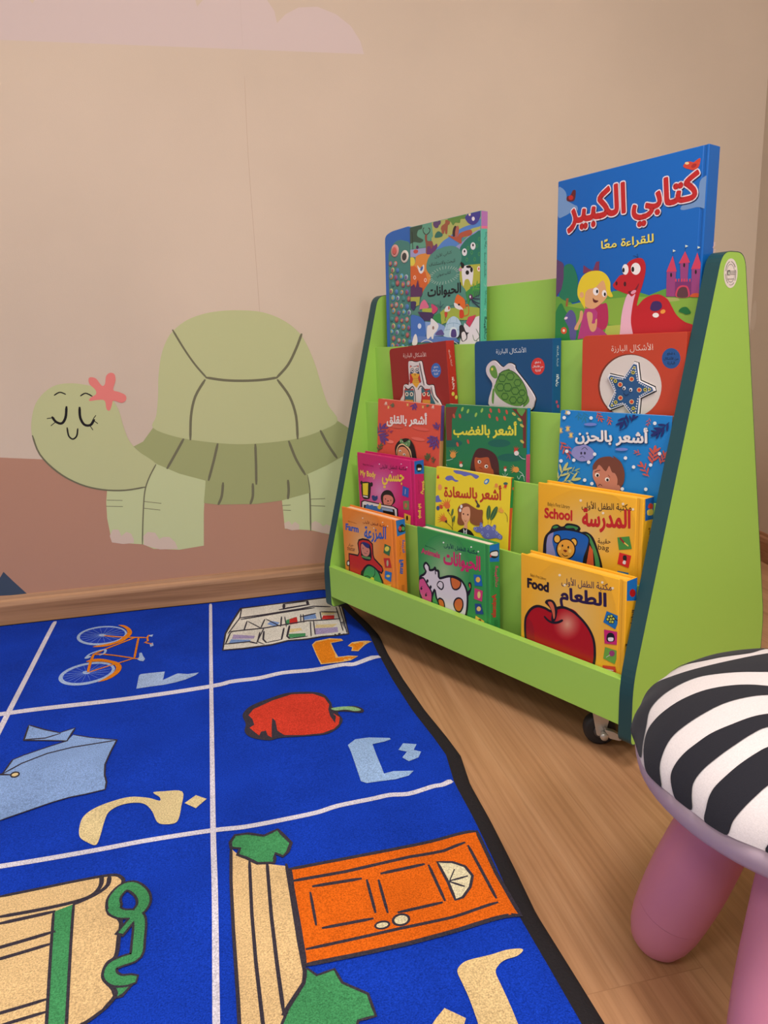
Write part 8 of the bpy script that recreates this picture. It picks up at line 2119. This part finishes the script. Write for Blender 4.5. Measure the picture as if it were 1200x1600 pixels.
for (u, v, lift) in ((0.10, 0.17, 0.0), (0.729, 0.05, 0.0), (0.07, 0.345, 0.0), (0.729, 0.345, 0.0)):
    c = bpy.data.objects.new('castor', None); c.empty_display_size = 0.03; link(c, shelf); c.location = (u, v, 0); c.rotation_euler = (0, 0, radians(44 if u > .4 else 200))
    R_ = 0.0265; zc = R_ + lift
    mb = MB(); rot = Matrix.Translation((0, -0.002, zc)) @ Matrix.Rotation(pi / 2, 4, 'X')
    mb.lathe([(0.004, -0.012), (R_ * .8, -0.012), (R_ * .95, -0.010), (R_, -0.005), (R_, 0.005), (R_ * .95, 0.010), (R_ * .8, 0.012), (0.004, 0.012)], mtyre, 40, rot); mb.build('wheel', c)
    mb = MB(); mb.lathe([(0.011, -0.0135), (0.010, -0.0145), (0.0, -0.0145)], mat((70, 66, 66), 0.4), 24, rot); mb.lathe([(0.0, 0.0145), (0.010, 0.0145), (0.011, 0.0135)], mat((70, 66, 66), 0.4), 24, rot); mb.build('hub', c)
    mb = MB(); mb.box((-0.02, -0.018, 0.0755), (0.02, 0.018, 0.0785), mmetal, 0.0006); mb.lathe([(0.012, 0.064), (0.014, 0.0755)], mmetal, 24); mb.build('mounting_plate', c)
    mb = MB()
    for sy in (-0.0165, 0.0145): mb.prism(rounded([(-0.006, zc - 0.006), (0.007, zc - 0.006), (0.016, 0.0645), (-0.014, 0.0645)], 0.004), sy - 0.002, sy, mmetal, 'y')
    mb.box((-0.014, -0.0185, 0.0615), (0.016, 0.0145, 0.0645), mmetal, 0.0005); mb.build('fork', c)
    mb = MB(); mb.prism(rounded([(0.004, zc + 0.012), (0.012, zc - 0.004), (0.030, zc - 0.008), (0.034, zc - 0.002), (0.020, zc + 0.008)], 0.004), -0.030, -0.020, mmetal, 'y', 0.001)
    mb.lathe([(0.0, 0), (0.006, 0), (0.007, 0.004), (0.004, 0.012), (0.004, 0.016)], mmetal, 16, Matrix.Translation((0.004, -0.034, zc)) @ Matrix.Rotation(-pi / 2, 4, 'X'))
    lv = mb.build('brake_lever', c); lv['label'] = 'silver brake lever'

# ------------------------------------------------------------------ the books
WHITE = (226, 216, 200)
mpages = mat((226, 212, 190), 0.8, 0.2)
def gloss(c): return mat(c, 0.36, 0.35)
def satin(c): return mat(c, 0.48, 0.35)
def book_root(key, name, label):
    d = BOOK[key]; X, Y, Zv = Vector(d['A']), -Vector(d['N']), Vector(d['B']); O = Vector(d['O'])
    m = Matrix(((X.x, Y.x, Zv.x, O.x), (X.y, Y.y, Zv.y, O.y), (X.z, Y.z, Zv.z, O.z), (0, 0, 0, 1)))
    r = empty(name, mtx=m); tag(r, label, 'book', 'picture books on the green display bookcase')
    return r, d
def outline(w, h, r): return rounded([(0, 0), (w, 0), (w, h), (0, h)], [r, 0, 0, r], 5)
def printed(mb, key, w, h, th, matf, top=None):
    A = Art(mb, lambda x, z, hh: (x, -hh, z), matf, (0.0006, 0.0006, w - 0.0006, h - 0.0008)); A.run(ART[key]); return A
def spine_print(mb, key, w, h, th, matf):
    if key in ART: Art(mb, lambda c, z, hh: (w + hh, c, z), matf, (0.0004, 0.0006, th - 0.0004, h - 0.0008)).run(ART[key])
def hard_book(key, name, label, col, pad=0.0022, spine_col=None, page=mpages, g=0.012, w=None):
    r, d = book_root(key, name, label); w = w or d['w']; h = d['h']; th = d['th']; m = gloss(col)
    mb = MB()
    # padded front board, its edges rolled over, then a hinge groove beside the spine
    bm = bmesh.new(); bmesh.ops.create_cube(bm, size=1)
    for v in bm.verts: v.co = Vector(((v.co.x + .5) * (w - g), (v.co.y + .5) * 0.0042, (v.co.z + .5) * h))
    bmesh.ops.bevel(bm, geom=list(bm.edges), offset=0.0019, segments=3, profile=0.55, affect='EDGES'); mb.bm(bm, m, True)
    mb.box((w - g - 0.0005, 0.0008, 0.0004), (w - 0.003, 0.0034, h - 0.0004), m)
    bm = bmesh.new(); bmesh.ops.create_cube(bm, size=1)
    for v in bm.verts: v.co = Vector((w - g * .6 + (v.co.x + .5) * (g * .6 - 0.0002), (v.co.y + .5) * 0.004, (v.co.z + .5) * h))
    bmesh.ops.bevel(bm, geom=list(bm.edges), offset=0.0014, segments=3, profile=0.55, affect='EDGES'); mb.bm(bm, m, True)
    A = Art(mb, lambda x, z, hh: (x, -hh, z), gloss, (0.0012, 0.0012, w - (g + 0.001 if g > 0.01 else 0.0016), h - 0.0012)); A.run(ART[key]); mb.build('front_cover', r)
    mb = MB(); mb.box((0, th - 0.0034, 0), (w - 0.0035, th, h), m, 0.0012); mb.build('back_cover', r)
    mb = MB(); sm = gloss(spine_col or col); mb.box((w - 0.0034, 0.0006, 0.0002), (w, th - 0.0004, h - 0.0002), sm, 0.001); spine_print(mb, key + '_spine', w, h, th, gloss); mb.build('spine', r)
    mb = MB(); mb.box((0.004, 0.0044, 0.004), (w - 0.0038, th - 0.0036, h - 0.0035), page, 0.0003); pg = mb.build('pages', r); pg['label'] = 'cream page block'
    return r
def board_book(key, name, label, col, spine_col, foam, w=None):
    r, d = book_root(key, name, label); w = w or d['w']; h = d['h']; th = d['th']; m = satin(col)
    mb = MB(); mb.prism(outline(w, h, 0.010), 0, 0.003, m, 'y', 0.0006)
    A = printed(mb, key, w, h, th, satin)
    it = [i for i in ART[key + '_foam'] if i != 'OUTLINE']
    c = it[0][3]; base = [(c[i] * 1e-4, c[i + 1] * 1e-4) for i in range(0, len(c), 2)]
    if it[0][2]: base = catmull(base, True, 4)
    A.rect = (0.0006, 0.0006, w - 0.0006, h - 0.0008); A.stroke(base, 0.0035, True, satin((30, 26, 30))); mb.build('front_cover', r)  # dark band around the foam: its shadow, painted onto the cover
    mb = MB(); mb.prism(clip(base, (0.002, 0.002, w - 0.002, h - 0.002)), -0.0035, -0.0004, mat(PAL[it[0][1]], 0.6), 'y', 0.0004)
    A = Art(mb, lambda x, z, hh: (x, -0.0035 - hh, z), satin, (0.002, 0.002, w - 0.002, h - 0.002)); A.run(it[1:])
    f = mb.build(foam, r); f['label'] = 'raised foam picture'
    mb = MB(); mb.prism(outline(w, h, 0.010), th - 0.003, th, m, 'y', 0.0006); mb.build('back_cover', r)
    mb = MB(); mb.box((w - 0.003, 0.0002, 0.0), (w + 0.0002, th - 0.0002, h), satin(spine_col), 0.0008); spine_print(mb, key + '_spine', w + 0.0002, h, th, satin); mb.build('spine', r)
    mb = MB(); mb.prism(outline(w - 0.0032, h - 0.001, 0.010), 0.0032, th - 0.0032, mpages, 'y'); mb.build('pages', r)
    return r
def thin_book(key, name, label, col, spine_cols, w=None):
    r, d = book_root(key, name, label); w = w or d['w']; h = d['h']; th = d['th']; m = satin(col)
    mb = MB(); mb.prism(outline(w, h, 0.004), 0, 0.0022, m, 'y', 0.0004); printed(mb, key, w, h, th, satin); mb.build('front_cover', r)
    mb = MB(); mb.prism(outline(w, h, 0.004), th - 0.0022, th, m, 'y', 0.0004); mb.build('back_cover', r)
    mb = MB(); mb.box((w - 0.002, 0.0002, 0.0), (w, th - 0.0002, h), satin(spine_cols[0]), 0.0005)
    if len(spine_cols) > 1: mb.box((w - 0.0015, 0.0003, 0.0), (w + 0.0002, th - 0.0003, h * spine_cols[2]), satin(spine_cols[1]), 0.0004)
    spine_print(mb, key + '_spine', w + 0.0002, h, th, satin); mb.build('spine', r)
    mb = MB(); mb.prism(outline(w - 0.0024, h - 0.0004, 0.004), 0.0024, th - 0.0024, mpages, 'y'); mb.build('pages', r)
    return r
hard_book('big', 'large_picture_book', 'very large blue book with red Arabic title, blonde child and red dinosaur', (8, 94, 176), g=0.008)
tb = hard_book('tall', 'sound_book', 'tall teal animal book with blue button sound panel, top tier left', (84, 140, 124), spine_col=(86, 176, 156), g=0.005)
d = BOOK['tall']
mblue = mat((40, 100, 176), 0.35, 0.45)
PW = 0.092
mb = MB(); mb.prism(rounded([(-PW, 0.0), (-0.0005, 0.0), (-0.0005, d['h'] + 0.004), (-PW * .75, d['h'] + 0.001), (-PW, d['h'] - 0.006)], [0.004, 0, 0.012, 0.01, 0.012]), 0.003, d['th'] - 0.001, mblue, 'y', 0.0015)
mb.prism(rounded([(-PW + 0.013, 0.006), (-0.002, 0.006), (-0.002, d['h'] - 0.03), (-PW * .5, d['h'] - 0.018), (-PW + 0.013, d['h'] - 0.04)], [0.004, 0, 0.01, 0.02, 0.02]), 0.0018, 0.004, mat((70, 128, 118), 0.45), 'y', 0.0006)
pn = mb.build('sound_panel', tb); pn['label'] = 'blue plastic panel of round sound buttons'
bc = [(150, 90, 120), (190, 110, 100), (170, 170, 110), (80, 120, 170), (190, 140, 80), (110, 96, 150), (90, 150, 186), (150, 170, 170), (70, 130, 126), (160, 80, 90)]
random.seed(4)
def pbtn(px, py, rad, c1, c2):
    # positions measured on the panel, in metres from its lower left corner
    mb = MB(); M_ = Matrix.Translation((px, 0.0018, py)) @ Matrix.Rotation(pi / 2, 4, 'X')
    mb.lathe([(rad, 0), (rad, 0.0008), (rad * .85, 0.0014), (0, 0.0015)], mat(c1, 0.4), 16, M_)
    mb.lathe([(rad * .62, 0.0016), (rad * .5, 0.0018), (0, 0.0018)], mat(c2, 0.4), 10, M_); mb.build('sound_button', pn)
pbtn(-0.054, d['h'] - 0.042, 0.0135, (214, 150, 140), (206, 96, 90)); pbtn(-0.020, d['h'] - 0.058, 0.0135, (216, 204, 190), (60, 60, 60))
k = 0
for row in range(15):
    z = d['h'] - 0.066 - row * 0.0152
    for j in range(4):
        x = -0.070 + j * 0.0185 + (0.006 if row % 2 else 0) + random.uniform(-.0015, .0015)
        if x > -0.006 or (j > 1 and row < 2) or z < 0.012: continue
        pbtn(x, z + random.uniform(-.002, .002) - j * 0.002, random.uniform(0.0052, 0.0068), bc[k % 10], bc[(k * 3 + 4) % 10]); k += 1
board_book('owl', 'owl_board_book', 'dark red board book with three raised owls, tilted on second tier', (146, 36, 34), (174, 40, 34), 'foam_owl')
board_book('turtle', 'turtle_board_book', 'navy blue board book with a raised green turtle, second tier centre', (18, 74, 118), (14, 84, 134), 'foam_turtle')
board_book('star', 'starfish_board_book', 'orange red board book with blue raised starfish in white circle', (192, 66, 40), (176, 56, 36), 'foam_starfish', w=0.186)
thin_book('anx', 'feelings_book', 'coral feelings book with purple leaves and a girl in a green bow', (214, 82, 64), ((94, 74, 142), (204, 146, 92), 0.64))
thin_book('angry', 'feelings_book', 'green feelings book with a frowning brown-haired girl and yellow title', (36, 120, 76), ((20, 120, 190), (196, 70, 110), 0.6))
thin_book('sad', 'feelings_book', 'blue feelings book with a sad boy, small cloud and white dots', (24, 126, 196), ((190, 120, 90),))
thin_book('happy', 'feelings_book', 'yellow feelings book with a long brown-haired girl and red title', (232, 206, 46), ((206, 80, 40),))
hard_book('body', 'first_words_book', 'magenta padded book with a child in a bath and yellow towel', (196, 30, 100), page=mat((196, 40, 104), 0.6))
hard_book('school', 'first_words_book', 'yellow padded book with a blue bear-face backpack and red title', (236, 172, 40), page=mat((238, 184, 66), 0.6))
hard_book('farm', 'first_words_book', 'orange padded book with a red tractor, bottom tier left end', (228, 128, 44), page=mat((238, 196, 160), 0.7))
hard_book('animals', 'first_words_book', 'green padded book with a white and orange-spotted cow', (52, 140, 70))
hard_book('food', 'first_words_book', 'yellow padded book with a big red apple, bottom tier right end', (236, 172, 40), page=mat((238, 184, 66), 0.6))

# ------------------------------------------------------------------ the rug
rug = empty('alphabet_rug', (0, 0, 0))
tag(rug, 'royal blue alphabet rug with pictures, letters and white grid lines on the floor', 'rug')
RL, RB, RF = -1.25, 1.884, 0.12
def edge_x(y):
    P = RUG_EDGE
    if y >= P[0][1]: return P[0][0] - 0.017 - (y - P[0][1]) * 0.2
    for a, b in zip(P, P[1:]):
        if b[1] <= y <= a[1]: t = (a[1] - y) / (a[1] - b[1]); return a[0] + (b[0] - a[0]) * t - 0.017
    return P[-1][0] - 0.017 + (P[-1][1] - y) * 0.03
def rug_z(x, y):
    z = 0.0088 + 0.0012 * sin(7.3 * x + 2.1 * y + .4) * sin(3.1 * y - 2.2 * x) + 0.0009 * sin(13 * x - 4 * y) * sin(11 * y + 3 * x)
    ex = edge_x(y) - x
    z += 0.0045 * math.exp(-((ex - 0.03) / 0.035) ** 2) * (0.5 + 0.5 * sin(9 * y + 1))     # the edge ripples a little
    z -= 0.0035 * max(0, 1 - max(0, ex) / 0.02)
    return z
mrug = pile_mat((14, 57, 176))
mb = MB(); ny, nx = 150, 110; vs = []
for j in range(ny + 1):
    y = RF + (RB - RF) * j / ny; e = edge_x(y)
    for i in range(nx + 1):
        x = RL + (e - RL) * (1 - (1 - i / nx) ** 1.15); vs.append((x, y, rug_z(x, y)))
fs = [[j * (nx + 1) + i, j * (nx + 1) + i + 1, (j + 1) * (nx + 1) + i + 1, (j + 1) * (nx + 1) + i] for j in range(ny) for i in range(nx)]
mb.add(vs, fs, mrug, True)
b0 = len(vs); ring = [i for i in range(nx + 1)] + [j * (nx + 1) + nx for j in range(1, ny + 1)] + [ny * (nx + 1) + i for i in range(nx - 1, -1, -1)] + [j * (nx + 1) for j in range(ny - 1, 0, -1)]
low = [(vs[i][0], vs[i][1], 0.0004) for i in ring]; R2 = len(ring)
mb.add([vs[i] for i in ring] + low, [[R2 + k, R2 + (k + 1) % R2, (k + 1) % R2, k] for k in range(R2)], mrug)
A = Art(mb, lambda x, y, h: (x, y, rug_z(x, y) + h), pile_mat, grid=0.009, lift=5e-4, step=7e-6, raise_lines=1.6e-4)
A.run(ART['rug']); mb.build('rug_pile', rug)
# bound edge: a dark woven tape rolled over the side, along the right and far edges
nb = N('edge_tape', 0.85, 0.15); v = nb.coords(); t = nb.new('ShaderNodeTexNoise', Scale=300.0, Detail=2.0); nb.link(v, t.inputs['Vector'])
nb.b.inputs['Base Color'].default_value = lin((36, 32, 34)); nb.bump(t.outputs['Fac'], 0.5, 0.002)
path = [(edge_x(RF + (RB - RF) * j / 120), RF + (RB - RF) * j / 120) for j in range(121)]
far = [(path[-1][0] + (RL - path[-1][0]) * k / 100, RB + 0.002) for k in range(0, 101)]
def tape(pts, w, name):
    mb = MB(); vs = []; fs = []; sec = 9
    for i, p in enumerate(pts):
        a, b = pts[max(0, i - 1)], pts[min(len(pts) - 1, i + 1)]; d = Vector((b[0] - a[0], b[1] - a[1])).normalized(); nr = Vector((d.y, -d.x))
        zt = rug_z(p[0] - nr.x * 0.004, p[1] - nr.y * 0.004) + 0.0012
        for k in range(sec):
            t_ = k / (sec - 1); off = -w * .35 + w * t_; zz = zt * (max(0.0, 1 - max(0, (t_ - .35) / .65) ** 2.2)) ** .6
            vs.append((p[0] + nr.x * off, p[1] + nr.y * off, max(0.0006, zz)))
    for i in range(len(pts) - 1):
        for k in range(sec - 1): fs.append([i * sec + k, (i + 1) * sec + k, (i + 1) * sec + k + 1, i * sec + k + 1])
    mb.add(vs, [f[::-1] for f in fs], nb.m, True); o = mb.build(name, rug); o['label'] = 'black bound edge'
tape(path, 0.025, 'edge_binding'); tape(far, 0.008, 'edge_binding')

# ------------------------------------------------------------------ the stool
SX, SY, SR, SZ, SA, SB = 0.491, 0.482, 0.165, 0.287, 0.070, 0.029
stool = empty('zebra_stool', (SX, SY, 0)); tag(stool, 'round child stool with pink plastic legs and black and white zebra cushion', 'stool')
def dome(ph, th, h=0.0):
    c = abs(cos(ph)) ** .75; sn = (1 if sin(ph) > 0 else -1) * abs(sin(ph)) ** .9
    return Vector(((SR + h) * c * cos(th), (SR + h) * c * sin(th), SZ + (SA + h if sn > 0 else SB) * sn))
mb = MB(); nt, npz = 96, 40; lo = 0.05; vs = []; fs = []
for j in range(npz):
    ph = lo + (pi / 2 - 0.02 - lo) * j / (npz - 1)
    for i in range(nt):
        a = 2 * pi * i / nt; w = 0.0016 * sin(a * 17 + 2 * sin(a * 3)) * max(0, 1 - abs(ph - .05) / .7)
        vs.append(dome(ph, a, w))
for j in range(npz - 1):
    for i in range(nt):
        k = (i + 1) % nt; fs.append([j * nt + i, j * nt + k, (j + 1) * nt + k, (j + 1) * nt + i])
fs.append([(npz - 1) * nt + i for i in range(nt)])
mb.add(vs, fs, cloth_mat((214, 204, 202)), True)
def dplace(x, y, h):
    rho = hypot(x, y) * 10; th = atan2(y, x); ph = max(lo + 0.001, pi / 2 - max(rho, 0.021))
    w = 0.0016 * sin(th * 17 + 2 * sin(th * 3)) * max(0, 1 - abs(ph - .05) / .7)
    return dome(ph, th, w + h)
A = Art(mb, dplace, cloth_mat, grid=0.006, lift=0.0008, step=5e-5); A.run(ART['stripes']); mb.build('seat_cover', stool)
mpink = mat((196, 122, 142), 0.45, 0.4); mlil = mat((184, 162, 172), 0.5, 0.35)
mb = MB(); pr = [(0.001, SZ - 0.026), (SR * .86, SZ - 0.026), (SR * .94, SZ - 0.0235), (SR * .974, SZ - 0.017), (SR * .986, SZ - 0.008), (SR * .988, SZ + 0.007), (0.001, SZ + 0.008)]
mb.lathe(pr, mlil, 72); se = mb.build('seat', stool); se['label'] = 'pale lilac pink seat disc'
rel = Vector((-0.087, 0.113, 0))
for q in range(4):
    c = Matrix.Rotation(q * pi / 2, 3, 'Z') @ rel
    foot = Vector((c.x, c.y, 0.012)); top = Vector((c.x * .42, c.y * .42, 0.268)); ax = (top - foot); L = ax.length
    M_ = Matrix.Translation(foot) @ ax.to_track_quat('Z', 'Y').to_matrix().to_4x4()
    P = [(0.0005, -0.011), (0.011, -0.0102), (0.0205, -0.0065), (0.0275, 0.002), (0.0325, 0.016), (0.0357, 0.034), (0.0373, 0.055)]
    P2 = [(0.0374, 0.0553), (0.0385, 0.080), (0.0388, 0.105), (0.0378, 0.14), (0.0352, 0.19), (0.0325, 0.23), (0.031, L)]
    low = min((M_ @ Vector((r * cos(a), r * sin(a), z))).z for r, z in P for a in [k * pi / 16 for k in range(32)])
    M_ = Matrix.Translation((0, 0, -low + 0.0002)) @ M_
    mb = MB(); mb.lathe(P2, mpink, 40, M_, False); lg = mb.build('leg', stool)
    mb = MB(); mb.lathe(P, mpink, 40, M_, False); mb.build('foot_cap', lg)
